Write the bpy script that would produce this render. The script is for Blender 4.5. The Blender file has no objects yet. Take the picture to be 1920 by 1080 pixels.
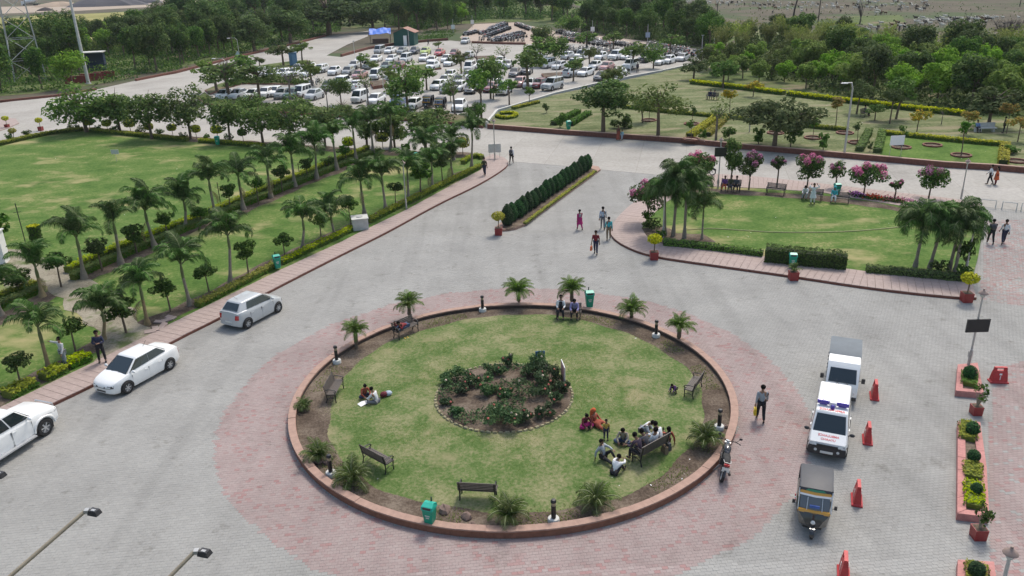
import bpy, bmesh, math, random
import numpy as np
from mathutils import Vector, Matrix
random.seed(7); RNG = np.random.default_rng(7)
SC = bpy.context.scene; COL = SC.collection
R = math.radians; PI = math.pi
# ------------------------------------------------------------------ camera, sky, sun, exposure
CAM_H, TILT, ROLL, FPX = 18.52, R(22.095), R(-1.675), 1513.8
FW = np.array([0, math.cos(TILT), -math.sin(TILT)]); UP0 = np.array([0, math.sin(TILT), math.cos(TILT)]); RT0 = np.array([1., 0, 0])
RT = RT0*math.cos(ROLL)+UP0*math.sin(ROLL); UPV = -RT0*math.sin(ROLL)+UP0*math.cos(ROLL)
cd = bpy.data.cameras.new('camera'); cam = bpy.data.objects.new('camera', cd); COL.objects.link(cam)
cam.matrix_world = Matrix(((RT[0], UPV[0], -FW[0], 0), (RT[1], UPV[1], -FW[1], 0), (RT[2], UPV[2], -FW[2], CAM_H), (0, 0, 0, 1)))
cd.sensor_width = 36; cd.lens = FPX/1920*36; cd.clip_start = .5; cd.clip_end = 6000
SC.camera = cam
SUN_EL, SUN_AZ = R(58), R(28)          # azimuth clockwise from +Y (away from the camera), sun beyond the plaza
W = bpy.data.worlds.new('World'); SC.world = W; W.use_nodes = True
nt = W.node_tree; bg = nt.nodes['Background']; sk = nt.nodes.new('ShaderNodeTexSky')
sk.sky_type = 'NISHITA'; sk.sun_disc = False; sk.sun_elevation = SUN_EL; sk.sun_rotation = SUN_AZ
sk.air_density = 1.4; sk.dust_density = 4.0; sk.ozone_density = 1.0
nt.links.new(sk.outputs[0], bg.inputs[0]); bg.inputs[1].default_value = .15
sl = bpy.data.lights.new('sun', 'SUN'); sun = bpy.data.objects.new('sun', sl); COL.objects.link(sun)
sl.energy = 1.9; sl.angle = R(11); sl.color = (1, .95, .87)
sd = Vector((math.sin(SUN_AZ)*math.cos(SUN_EL), math.cos(SUN_AZ)*math.cos(SUN_EL), math.sin(SUN_EL)))
sun.rotation_euler = sd.to_track_quat('Z', 'Y').to_euler()
SC.view_settings.view_transform = 'Standard'; SC.view_settings.look = 'None'
SC.view_settings.exposure = .33; SC.view_settings.gamma = 1; SC.view_settings.use_curve_mapping = False
SC.render.engine = 'CYCLES'; SC.cycles.max_bounces = 5; SC.cycles.transparent_max_bounces = 6; SC.cycles.use_denoising = True

# ------------------------------------------------------------------ survey: photo point -> place on the ground (or on a plane at height h)
def G(x, y, h=0.):
    d = RT*(x-960)/FPX+UPV*(540-y)/FPX+FW
    t = (h-CAM_H)/d[2]
    return (float(d[0]*t), float(d[1]*t))
def G3(x, y, h=0.):
    g = G(x, y, h); return Vector((g[0], g[1], h))
def PX(X):
    d = np.array(X, float)-[0, 0, CAM_H]; z = d@FW
    return 960+FPX*(d@RT)/z, 540-FPX*(d@UPV)/z
def HT(px, py, ytop, h=0.):                # height of an upright whose foot is at px,py and whose top reaches the row ytop
    g = G(px, py, h); lo, hi = 0, 40
    for _ in range(40):
        m = (lo+hi)/2
        if PX((g[0], g[1], h+m))[1] > ytop: lo = m
        else: hi = m
    return lo
def MPP(px, py, h=0.):                      # metres per photo pixel at that place
    g = G(px, py, h); d = np.array([g[0], g[1], h-CAM_H]); return float(d@FW)/FPX
def GP(pts, h=0.): return [G(x, y, h) for x, y in pts]
def inpoly(x, y, poly):
    x = np.asarray(x, float); y = np.asarray(y, float); c = np.zeros(x.shape, bool); n = len(poly)
    for i in range(n):
        x1, y1 = poly[i]; x2, y2 = poly[(i+1) % n]
        if y1 == y2: continue
        c ^= ((y1 > y) != (y2 > y)) & (x < (x2-x1)*(y-y1)/(y2-y1)+x1)
    return c

# ------------------------------------------------------------------ materials
MATS = {}
def _new(name):
    m = bpy.data.materials.new(name); m.use_nodes = True; MATS[name] = m
    return m, m.node_tree, m.node_tree.nodes['Principled BSDF']
def N(t, kind, **kw):
    n = t.nodes.new(kind)
    for k, v in kw.items():
        if k in n.inputs.keys() if isinstance(k, str) else False: n.inputs[k].default_value = v
        else: setattr(n, k, v)
    return n
def noise(t, scale, detail=4, rough=.6, coord='Object', stretch=None):
    tc = t.nodes.new('ShaderNodeTexCoord'); n = t.nodes.new('ShaderNodeTexNoise')
    n.inputs['Scale'].default_value = scale; n.inputs['Detail'].default_value = detail; n.inputs['Roughness'].default_value = rough
    if stretch:
        mp = t.nodes.new('ShaderNodeMapping'); mp.inputs['Scale'].default_value = stretch[0]; mp.inputs['Rotation'].default_value = (0, 0, stretch[1])
        t.links.new(tc.outputs[coord], mp.inputs[0]); t.links.new(mp.outputs[0], n.inputs['Vector'])
    else: t.links.new(tc.outputs[coord], n.inputs['Vector'])
    return n
def ramp(t, fac, stops):
    r = t.nodes.new('ShaderNodeValToRGB'); e = r.color_ramp.elements
    while len(e) < len(stops): e.new(.5)
    for k, (p, c) in enumerate(stops): e[k].position = p; e[k].color = (*c, 1) if len(c) == 3 else c
    t.links.new(fac, r.inputs[0]); return r
def mixc(t, a, b, fac, mode='MIX'):
    m = t.nodes.new('ShaderNodeMix'); m.data_type = 'RGBA'; m.blend_type = mode
    for s, v in ((6, a), (7, b), (0, fac)):
        if hasattr(v, 'links'): t.links.new(v, m.inputs[s])
        elif s == 0: m.inputs[0].default_value = v
        else: m.inputs[s].default_value = (*v, 1)
    return m.outputs[2]
def bump(t, p, h, strength=.3, dist=.02):
    b = t.nodes.new('ShaderNodeBump'); b.inputs['Strength'].default_value = strength; b.inputs['Distance'].default_value = dist
    t.links.new(h, b.inputs['Height']); t.links.new(b.outputs[0], p.inputs['Normal'])
def mat(name, col, rough=.6, metal=0., var=.18, scale=6., bmp=0., island=0., coat=0.):
    if name in MATS: return MATS[name]
    m, t, p = _new(name)
    p.inputs['Roughness'].default_value = rough; p.inputs['Metallic'].default_value = metal; p.inputs['Coat Weight'].default_value = coat
    n = noise(t, scale, 5, .65)
    k = ramp(t, n.outputs[0], [(.25, tuple(c*(1-var) for c in col)), (.75, tuple(min(1, c*(1+var)) for c in col))]).outputs[0]
    if island:
        gi = t.nodes.new('ShaderNodeNewGeometry')
        r = ramp(t, gi.outputs['Random Per Island'], [(0, (1-island,)*3), (1, (1+island,)*3)])
        k = mixc(t, k, r.outputs[0], 1., 'MULTIPLY')
    t.links.new(k, p.inputs['Base Color'])
    if bmp: bump(t, p, n.outputs[0], bmp, .02)
    return m
def leafm(name, c1, c2, trans=.3, c3=None, gain=1.5):
    q = lambda c: c and (min(.8, c[0]*gain), min(.8, c[1]*gain), min(.8, c[2]*gain*.85)); c1, c2, c3 = q(c1), q(c2), q(c3)
    m, t, p = _new(name)
    gi = t.nodes.new('ShaderNodeNewGeometry'); oi = t.nodes.new('ShaderNodeObjectInfo')
    st = [(0, c1), (1, c2)] if c3 is None else [(0, c1), (.6, c2), (1, c3)]
    k = ramp(t, gi.outputs['Random Per Island'], st).outputs[0]
    hs = t.nodes.new('ShaderNodeHueSaturation')
    for sock, a, b in (('Hue', .485, .515), ('Value', .75, 1.25), ('Saturation', .85, 1.1)):
        mr = t.nodes.new('ShaderNodeMapRange'); mr.inputs['To Min'].default_value = a; mr.inputs['To Max'].default_value = b
        t.links.new(oi.outputs['Random'], mr.inputs[0]); t.links.new(mr.outputs[0], hs.inputs[sock])
    t.links.new(k, hs.inputs['Color'])
    t.links.new(hs.outputs[0], p.inputs['Base Color']); p.inputs['Roughness'].default_value = .75; p.inputs['Specular IOR Level'].default_value = .12
    tr = t.nodes.new('ShaderNodeBsdfTranslucent'); t.links.new(hs.outputs[0], tr.inputs[0])
    mx = t.nodes.new('ShaderNodeMixShader'); mx.inputs[0].default_value = trans
    out = t.nodes['Material Output']
    t.links.new(p.outputs[0], mx.inputs[1]); t.links.new(tr.outputs[0], mx.inputs[2]); t.links.new(mx.outputs[0], out.inputs[0])
    return m
def glassm(name, col, rough=.06):
    m, t, p = _new(name); p.inputs['Base Color'].default_value = (*col, 1); p.inputs['Roughness'].default_value = rough
    p.inputs['Specular IOR Level'].default_value = .6; p.inputs['Coat Weight'].default_value = .5; p.inputs['Coat Roughness'].default_value = .03
    return m
def groundm(name, scales, stops, big=None, bmp=.4, rough=.95, stretch=None, bdist=.03):
    """natural ground: two noises over a ramp, with an optional large patch colour"""
    m, t, p = _new(name); p.inputs['Roughness'].default_value = rough; p.inputs['Specular IOR Level'].default_value = .15
    a = noise(t, scales[0], 6, .65, stretch=stretch); b = noise(t, scales[1], 4, .7)
    ad = t.nodes.new('ShaderNodeMath'); ad.operation = 'MULTIPLY_ADD'; ad.inputs[1].default_value = .45
    t.links.new(b.outputs[0], ad.inputs[0]); sc = t.nodes.new('ShaderNodeMath'); sc.operation = 'MULTIPLY'; sc.inputs[1].default_value = .55
    t.links.new(a.outputs[0], sc.inputs[0]); t.links.new(sc.outputs[0], ad.inputs[2])
    k = ramp(t, ad.outputs[0], [(.5+(q-.5)*.5, c) for q, c in stops]).outputs[0]
    if big:
        c = noise(t, big[0], 5, .6, stretch=stretch); f = ramp(t, c.outputs[0], [(.5+(big[2]-.5)*.6, (0, 0, 0)), (.5+(big[3]-.5)*.75, (1, 1, 1))])
        k = mixc(t, k, big[1], f.outputs[0])
    t.links.new(k, p.inputs['Base Color'])
    if bmp: bump(t, p, b.outputs[0], bmp, bdist)
    return m

# ------------------------------------------------------------------ mesh builder
class MB:
    def __init__(s): s.v = []; s.f = []; s.m = []
    def add(s, vs, fs, mi=0):
        o = len(s.v); s.v += [tuple(p) for p in vs]; s.f += [tuple(i+o for i in f) for f in fs]; s.m += [mi]*len(fs); return s
    def box(s, c, d, rz=0, mi=0, taper=1., rx=0):
        a, b, h = d[0]/2, d[1]/2, d[2]/2; q = []
        for z, k in ((-h, 1), (h, taper)):
            for x, y in ((-a, -b), (a, -b), (a, b), (-a, b)): q.append(Vector((x*k, y*k, z)))
        M = Matrix.Rotation(rz, 3, 'Z') @ Matrix.Rotation(rx, 3, 'X')
        return s.add([M @ p+Vector(c) for p in q], [(3, 2, 1, 0), (4, 5, 6, 7), (0, 1, 5, 4), (1, 2, 6, 5), (2, 3, 7, 6), (3, 0, 4, 7)], mi)
    def tube(s, pts, rad, n=8, mi=0, cap=True):
        pts = [Vector(p) for p in pts]; rad = rad if isinstance(rad, (list, tuple)) else [rad]*len(pts)
        rings = []; vs = []
        for i, p in enumerate(pts):
            t = (pts[min(i+1, len(pts)-1)]-pts[max(i-1, 0)]).normalized()
            u = t.orthogonal().normalized() if i == 0 else (u-t*u.dot(t)).normalized()
            w = t.cross(u)
            for k in range(n):
                a = 2*PI*k/n; vs.append(p+(u*math.cos(a)+w*math.sin(a))*rad[i])
        fs = [(i*n+k, i*n+(k+1) % n, (i+1)*n+(k+1) % n, (i+1)*n+k) for i in range(len(pts)-1) for k in range(n)]
        if cap: fs += [tuple(range(n-1, -1, -1)), tuple((len(pts)-1)*n+k for k in range(n))]
        return s.add(vs, fs, mi)
    def lathe(s, prof, n=16, c=(0, 0, 0), mi=0, axis='Z', cap=True):
        vs = []; c = Vector(c)
        for r, z in prof:
            for k in range(n):
                a = 2*PI*k/n; p = (r*math.cos(a), r*math.sin(a), z)
                if axis == 'Y': p = (p[0], z, p[1])
                if axis == 'X': p = (z, p[0], p[1])
                vs.append(c+Vector(p))
        fs = [(i*n+k, i*n+(k+1) % n, (i+1)*n+(k+1) % n, (i+1)*n+k) for i in range(len(prof)-1) for k in range(n)]
        if cap: fs += [tuple(range(n-1, -1, -1)), tuple((len(prof)-1)*n+k for k in range(n))]
        if axis == 'Y': fs = [tuple(reversed(f)) for f in fs]
        return s.add(vs, fs, mi)
    def ball(s, c, r, n=10, mi=0, z0=-1., z1=1.):
        r = r if isinstance(r, (list, tuple)) else (r, r, r); k = max(4, n//2); pr = []
        a0, a1 = math.asin(z0), math.asin(z1)
        vs = []; c = Vector(c)
        for i in range(k+1):
            a = a0+(a1-a0)*i/k
            for j in range(n):
                b = 2*PI*j/n; vs.append(c+Vector((r[0]*math.cos(a)*math.cos(b), r[1]*math.cos(a)*math.sin(b), r[2]*math.sin(a))))
        fs = [(i*n+j, i*n+(j+1) % n, (i+1)*n+(j+1) % n, (i+1)*n+j) for i in range(k) for j in range(n)]
        return s.add(vs, fs, mi)
    def prism(s, poly, z0, z1, mi=0, bottom=False):
        n = len(poly); ar = sum(poly[i][0]*poly[(i+1) % n][1]-poly[(i+1) % n][0]*poly[i][1] for i in range(n))
        if ar < 0: poly = poly[::-1]
        vs = [(x, y, z0) for x, y in poly]+[(x, y, z1) for x, y in poly]
        fs = [tuple(range(n, 2*n))]+[(i, (i+1) % n, n+(i+1) % n, n+i) for i in range(n)]
        if bottom: fs.append(tuple(range(n-1, -1, -1)))
        return s.add(vs, fs, mi)
    def quad(s, a, b, c, d, mi=0): return s.add([a, b, c, d], [(0, 1, 2, 3)], mi)
    def mesh(s, name, mats, smooth=None):
        me = bpy.data.meshes.new(name); me.from_pydata([tuple(p) for p in s.v], [], s.f)
        for m in (mats if isinstance(mats, (list, tuple)) else [mats]): me.materials.append(m)
        me.polygons.foreach_set('material_index', s.m)
        if smooth is not None:
            me.polygons.foreach_set('use_smooth', [True]*len(s.f)); me.set_sharp_from_angle(angle=R(smooth))
        me.update(); return me
    def build(s, name, mats, parent=None, smooth=None, **kw):
        return put(name, s.mesh(name, mats, smooth), parent, **kw)
def put(name, me, parent=None, loc=None, rz=None, rot=None, scl=None, **props):
    o = bpy.data.objects.new(name, me); COL.objects.link(o)
    if parent: o.parent = parent
    if loc is not None: o.location = loc
    if rz is not None: o.rotation_euler = (0, 0, rz)
    if rot is not None: o.rotation_euler = rot
    if scl is not None: o.scale = scl if hasattr(scl, '__len__') else (scl,)*3
    for k, v in props.items(): o[k] = v
    return o
def tag(o, label, cat, group=None, kind=None):
    o['label'] = label; o['category'] = cat
    if group: o['group'] = group
    if kind: o['kind'] = kind
    return o
def thing(name, label, cat, loc=(0, 0, 0), rz=0., group=None, scl=None):
    o = bpy.data.objects.new(name, None); COL.objects.link(o); o.location = loc; o.rotation_euler = (0, 0, rz); o.empty_display_size = .2
    if scl: o.scale = (scl,)*3 if not hasattr(scl, '__len__') else scl
    return tag(o, label, cat, group)
def struct(name, mb, m, label, cat=None, smooth=None):
    o = mb.build(name, m, smooth=smooth) if isinstance(mb, MB) else put(name, mb)
    o['kind'] = 'structure'; o['label'] = label; o['category'] = cat or name.replace('_', ' '); return o
def dup(root, loc, rz=0., label=None, group=None, scl=None, paint=None):
    r = root.copy(); COL.objects.link(r); r.location = loc; r.rotation_euler = (0, 0, rz)
    if scl: r.scale = (scl,)*3 if not hasattr(scl, '__len__') else scl
    if label: r['label'] = label
    if group: r['group'] = group
    for ch in root.children:
        c = ch.copy(); COL.objects.link(c); c.parent = r
        if paint and c.get('painted'): c.material_slots[0].link = 'OBJECT'; c.material_slots[0].material = paint
        for g in ch.children:
            d = g.copy(); COL.objects.link(d); d.parent = c
    return r
def drop(root):                              # remove a pattern that has only been copied from
    for ch in list(root.children):
        for g in list(ch.children): bpy.data.objects.remove(g)
        bpy.data.objects.remove(ch)
    bpy.data.objects.remove(root)
def npmesh(name, V, quads, mats, tri=False):
    V = np.asarray(V, np.float32).reshape(-1, 3); n = len(quads); k = quads.shape[1]
    me = bpy.data.meshes.new(name); me.vertices.add(len(V)); me.vertices.foreach_set('co', V.ravel())
    me.loops.add(n*k); me.loops.foreach_set('vertex_index', quads.astype(np.int32).ravel())
    me.polygons.add(n); me.polygons.foreach_set('loop_start', np.arange(0, n*k, k, dtype=np.int32))
    for m in (mats if isinstance(mats, (list, tuple)) else [mats]): me.materials.append(m)
    me.update(calc_edges=True); me.shade_flat(); return me
def leaves(name, P, size, m, up=.5, asp=.55, rng=RNG, out=None, jit=.35):
    """one bent-free leaf quad (diamond) per point of P, facing mostly outwards/upwards"""
    P = np.asarray(P, float); n = len(P)
    nr = rng.normal(size=(n, 3)); nr /= np.linalg.norm(nr, axis=1)[:, None]
    if out is not None: nr = nr*.7+out
    nr[:, 2] += up; nr /= np.linalg.norm(nr, axis=1)[:, None]
    d = rng.normal(size=(n, 3)); d -= nr*(d*nr).sum(1)[:, None]; d /= np.linalg.norm(d, axis=1)[:, None]
    w = np.cross(nr, d); s = (size*(1+jit*rng.normal(size=n)).clip(.4, 2))[:, None]
    V = np.stack([P-d*s*.5, P+w*s*asp*.5, P+d*s*.5, P-w*s*asp*.5], 1)
    return npmesh(name, V, np.arange(4*n).reshape(n, 4), m)
def blobs(rng, n, centres, radii, shell=.55):
    """points spread through clumps, denser towards each clump's skin"""
    c = np.asarray(centres, float); r = np.asarray(radii, float)
    if r.ndim == 1: r = np.repeat(r[:, None], 3, 1)
    vol = r.prod(1)**.75; k = rng.choice(len(c), n, p=vol/vol.sum())
    u = rng.normal(size=(n, 3)); u /= np.linalg.norm(u, axis=1)[:, None]
    q = (shell+(1-shell)*rng.random(n))**(1/1.5)
    return c[k]+u*r[k]*q[:, None], u
# ------------------------------------------------------------------ material palette
m_field = groundm('field_soil', (.05, .9), [(.3, (.062, .056, .04)), (.5, (.095, .083, .06)), (.7, (.125, .11, .078))], big=(.03, (.06, .085, .036), .5, .62))
m_yfield = groundm('dry_grass', (.08, 1.2), [(.3, (.17, .17, .055)), (.5, (.25, .24, .085)), (.7, (.31, .28, .12))])
m_scrub = groundm('scrub', (.15, 1.5), [(.3, (.05, .075, .022)), (.5, (.085, .12, .036)), (.7, (.13, .145, .06))], big=(.09, (.17, .14, .09), .58, .7))
m_soil = groundm('garden_soil', (.8, 9), [(.3, (.065, .048, .036)), (.5, (.115, .088, .066)), (.72, (.19, .155, .12))], bmp=.8)
m_sand = groundm('bare_earth', (.5, 8), [(.3, (.17, .15, .11)), (.5, (.25, .225, .17)), (.7, (.31, .285, .225))], big=(.6, (.11, .14, .055), .55, .68), bmp=.4)
m_lawnl = groundm('mown_lawn', (.28, 5), [(.28, (.048, .102, .017)), (.46, (.076, .14, .028)), (.62, (.12, .172, .046)), (.76, (.24, .235, .10))],
                  big=(.13, (.29, .265, .125), .565, .70), stretch=((1., 1.4, 1), .3))
m_lawnr = groundm('round_lawn', (.55, 7), [(.26, (.054, .10, .023)), (.43, (.092, .142, .042)), (.56, (.155, .175, .076)), (.74, (.24, .232, .125))],
                  big=(.45, (.24, .22, .12), .62, .76))
m_lawnp = groundm('park_lawn', (.2, 3), [(.3, (.07, .095, .032)), (.5, (.13, .152, .066)), (.7, (.215, .215, .12))], big=(.12, (.22, .2, .12), .56, .68), stretch=((1., 3, 1), .1))
m_lawng = groundm('fresh_lawn', (.3, 4), [(.3, (.05, .105, .014)), (.5, (.085, .15, .026)), (.7, (.13, .19, .045))])
def concrete():
    m, t, p = _new('concrete'); p.inputs['Roughness'].default_value = .95; p.inputs['Specular IOR Level'].default_value = .12
    a = noise(t, .12, 6, .7); b = noise(t, 3, 5, .7)
    k = ramp(t, a.outputs[0], [(.3, (.31, .295, .27)), (.5, (.38, .365, .335)), (.7, (.43, .41, .38))]).outputs[0]
    k = mixc(t, k, ramp(t, b.outputs[0], [(.3, (.8, .8, .8)), (.7, (1.08, 1.08, 1.08))]).outputs[0], 1., 'MULTIPLY')
    tc = t.nodes.new('ShaderNodeTexCoord'); mp = t.nodes.new('ShaderNodeMapping'); mp.inputs['Rotation'].default_value = (0, 0, .22)
    br = t.nodes.new('ShaderNodeTexBrick'); br.offset = 0; t.links.new(tc.outputs['Object'], mp.inputs[0]); t.links.new(mp.outputs[0], br.inputs[0])
    for s, v in (('Scale', 1.), ('Mortar Size', .03), ('Brick Width', 4.5), ('Row Height', 4.), ('Mortar Smooth', .2)): br.inputs[s].default_value = v
    br.inputs['Color1'].default_value = (1, 1, 1, 1); br.inputs['Color2'].default_value = (.93, .93, .92, 1); br.inputs['Mortar'].default_value = (.8, .79, .77, 1)
    k = mixc(t, k, br.outputs[0], 1., 'MULTIPLY'); t.links.new(k, p.inputs['Base Color']); return m
m_conc = concrete()
PAV_ROT, PAV_L, PAV_W = .10, .2, .145
def pavermat(name, c1, c2, c3, geo):
    """paving: per-stone tone, broad weathering; the flat version draws the joints that are too far to be built"""
    m, t, p = _new(name); p.inputs['Roughness'].default_value = .92; p.inputs['Specular IOR Level'].default_value = .18
    a = noise(t, .22, 5, .7); b = noise(t, 14, 4, .7)
    gi = t.nodes.new('ShaderNodeNewGeometry')
    if geo: fac = gi.outputs['Random Per Island']
    else: fac = noise(t, 7., 2, .5).outputs[0]
    k = ramp(t, fac, [(0, c1), (.14 if geo and c1[1] < .2 else .55, c2), (1, c3)]).outputs[0]
    k = mixc(t, k, ramp(t, a.outputs[0], [(.3, (.84, .84, .84)), (.7, (1.1, 1.1, 1.1))]).outputs[0], 1., 'MULTIPLY')
    k = mixc(t, k, ramp(t, b.outputs[0], [(.3, (.9, .9, .9)), (.7, (1.06, 1.06, 1.06))]).outputs[0], 1., 'MULTIPLY')
    st = noise(t, .9, 6, .75); k = mixc(t, k, ramp(t, st.outputs[0], [(.30, (.70, .69, .67)), (.43, (1, 1, 1))]).outputs[0], 1., 'MULTIPLY')
    tk = noise(t, .35, 3, .5, stretch=((2.6, .16, 1), -.5)); k = mixc(t, k, ramp(t, tk.outputs[0], [(.36, (.93, .93, .93)), (.5, (1.02, 1.02, 1.02))]).outputs[0], 1., 'MULTIPLY')
    if not geo:
        tc = t.nodes.new('ShaderNodeTexCoord'); mp = t.nodes.new('ShaderNodeMapping'); mp.inputs['Rotation'].default_value = (0, 0, -PAV_ROT)
        br = t.nodes.new('ShaderNodeTexBrick'); t.links.new(tc.outputs['Object'], mp.inputs[0]); t.links.new(mp.outputs[0], br.inputs[0])
        for s, v in (('Scale', 1.), ('Mortar Size', .006), ('Brick Width', PAV_L), ('Row Height', PAV_W)): br.inputs[s].default_value = v
        br.inputs['Color1'].default_value = (1.04, 1.04, 1.04, 1); br.inputs['Color2'].default_value = (.94, .94, .94, 1); br.inputs['Mortar'].default_value = (.55, .54, .52, 1)
        k = mixc(t, k, br.outputs[0], 1., 'MULTIPLY')
    t.links.new(k, p.inputs['Base Color']); bump(t, p, b.outputs[0], .25, .01); return m
GR = [(.283, .281, .266), (.295, .293, .278), (.307, .305, .288)]
RD = [(.30, .17, .165), (.375, .255, .24), (.43, .335, .315)]
m_pavg = pavermat('grey_pavers', *GR, True); m_pavr = pavermat('red_pavers', (.305, .185, .175), (.30, .236, .224), (.318, .262, .247), True)
m_pave = pavermat('grey_paving_far', *GR, False)
m_kerb = mat('red_sandstone', (.17, .068, .048), .85, var=.35, scale=5, bmp=.3)
m_cope = mat('salmon_coping', (.33, .215, .168), .85, var=.22, scale=3, bmp=.2, island=.08)
m_slab = mat('pink_slab', (.34, .268, .242), .85, var=.2, scale=3, bmp=.2, island=.1)
m_pinkc = mat('pink_planter', (.44, .20, .18), .85, var=.25, scale=5, bmp=.2, island=.06)
m_redpot = mat('red_pot', (.26, .03, .028), .5, var=.2)
m_redpl = mat('red_plastic', (.45, .035, .038), .5, var=.28, scale=7)
m_white = mat('white_paint', (.78, .78, .77), .5, var=.04)
m_offw = mat('weathered_white', (.52, .52, .49), .8, var=.15, scale=3)
m_black = mat('black_metal', (.018, .018, .02), .45, var=.2)
m_rubber = mat('rubber', (.02, .02, .02), .8)
m_dark = mat('dark_plastic', (.03, .03, .033), .5)
m_steel = mat('grey_steel', (.45, .45, .44), .45, .5, var=.12)
m_chrome = mat('bright_metal', (.65, .65, .65), .3, .8, var=.05)
m_wood = mat('bench_wood', (.085, .07, .062), .6, var=.3, scale=12)
m_bin = mat('bin_green', (.0, .27, .17), .4, var=.1); m_binlid = mat('bin_lid', (.01, .36, .27), .4, var=.1)
m_trunk = mat('bark', (.14, .105, .075), .95, var=.35, scale=7, bmp=.6)
m_palmt = mat('palm_trunk', (.24, .205, .165), .9, var=.25, scale=5, bmp=.4)
m_shaft = mat('palm_crownshaft', (.13, .155, .06), .6, var=.3, scale=3)
m_yshaft = mat('palm_stem_tan', (.25, .19, .10), .8, var=.3, scale=3)
m_tank = mat('tank_concrete', (.5, .5, .48), .9, var=.15, scale=3)
l_palm = leafm('palm_leaf', (.022, .052, .015), (.05, .095, .028), .3, (.085, .13, .05), 1.6)
l_cycad = leafm('cycad_leaf', (.05, .095, .015), (.105, .165, .036), .35, None, 1.7)
l_ball = leafm('ficus_leaf', (.014, .036, .008), (.038, .075, .014), .25, (.07, .115, .026), 1.7)
l_thuja = leafm('thuja_leaf', (.014, .04, .016), (.03, .07, .026), .15)
l_gul = leafm('road_tree_leaf', (.024, .055, .014), (.055, .095, .024), .35, (.10, .14, .042), 2.1)
l_park = leafm('park_tree_leaf', (.035, .066, .02), (.065, .105, .033), .35, (.1, .14, .05))
l_sparse = leafm('thin_leaf', (.055, .085, .022), (.10, .135, .04), .35)
l_orange = leafm('orange_leaf', (.10, .125, .025), (.19, .16, .035), .3, (.33, .17, .04))
l_wood = leafm('wood_leaf', (.018, .042, .012), (.044, .08, .02), .3, (.08, .118, .03), 1.85)
l_bright = leafm('bright_leaf', (.05, .10, .014), (.10, .165, .028), .4, (.15, .21, .045), 1.85)
l_bamb = leafm('bamboo_leaf', (.07, .10, .025), (.125, .155, .042), .4, (.19, .2, .07), 1.75)
l_dkwood = leafm('dark_wood_leaf', (.015, .034, .012), (.036, .06, .020), .3, (.06, .088, .03), 2.3)
l_hedgey = leafm('hedge_yellow', (.14, .19, .012), (.23, .27, .018), .3, (.32, .33, .03), 1.25)
l_hedgeg = leafm('hedge_green', (.025, .06, .01), (.06, .11, .017), .2)
l_hedgel = leafm('hedge_light', (.06, .11, .026), (.11, .17, .05), .25)
l_yel = leafm('golden_leaf', (.20, .23, .015), (.38, .37, .03), .3, (.5, .46, .05), 1.1)
l_bush = leafm('bush_leaf', (.028, .066, .012), (.07, .125, .026), .25)
l_rose = leafm('rose_leaf', (.025, .046, .024), (.05, .082, .042), .25, (.07, .105, .05), 1.75)
l_boug = leafm('bougainvillea_leaf', (.018, .045, .012), (.05, .09, .025), .25, (.09, .12, .04))
l_pink = leafm('bougainvillea_flower', (.24, .05, .15), (.32, .10, .22), .3, (.4, .18, .29), 1.8)
l_lgrass = leafm('lawn_blade', (.10, .145, .035), (.17, .21, .07), .45, (.27, .27, .13), 1.6)
l_grass = leafm('grass_blade', (.06, .115, .018), (.13, .185, .045), .3, (.25, .25, .11))

# ------------------------------------------------------------------ ground, road, paving
RC = Vector((-.11, 32.58)); RR = 10.0                  # centre and outer radius of the round garden
mb = MB(); mb.quad((-1500, -60, -.05), (1500, -60, -.05), (1500, 2600, -.05), (-1500, 2600, -.05))
struct('ground', mb, m_field, 'brown open ground reaching to the far fields', 'ground')
def sheet(name, px, z, m, label, cat, kind='structure', wpoly=None):
    mb = MB(); poly = wpoly or GP(px, max(0, z)); mb.prism(poly, z-.02, z)
    return struct(name, mb, m, label, cat)
sheet('grass_field', [(-140, 62), (0, 32), (200, 24), (430, 12), (445, 28), (330, 47), (200, 77), (100, 97), (0, 127), (-160, 160)], -.02, m_yfield, 'yellow dry grass field beyond the dark wood', 'field')
sheet('motorcycle_ground', [(880, 82), (985, 85), (1045, 82), (1200, 88), (1340, 101), (1338, 96), (1200, 76), (1040, 58), (965, 42), (890, 45), (862, 70)], .0, mat('sandy_ground', (.36, .29, .235), .95, var=.2, scale=.6), 'sandy pink ground of the motorcycle park', 'ground')
sheet('wood_floor', [(-160, 190), (60, 176), (180, 158), (330, 128), (440, 100), (640, 55), (700, 50), (1000, 40), (1345, 90), (1420, 55), (1300, 40), (1060, 14), (960, 2), (640, 2), (430, 2), (440, 26), (330, 47), (200, 77), (100, 97), (0, 127), (-160, 160)], -.015, m_scrub, 'green brown floor of the woods around the car park', 'ground')
sheet('field_scrub_ground', [(1560, 42), (1600, 30), (1690, 28), (1700, 42), (1640, 48)], -.018, m_scrub, 'dark green patch of the goat field', 'field')
sheet('green_patch', [(1075, 2), (1180, 0), (1190, 8), (1120, 13), (1080, 10)], -.02, m_lawng, 'small green patch of field above the bamboo', 'field')
plaza_poly = [(-48, 6), (46, 6), (46, 86), (-48, 86)]
plaza = sheet('plaza_paving', None, -.006, m_pave, 'grey interlocking block paving of the forecourt', 'paving', wpoly=plaza_poly)
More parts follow.
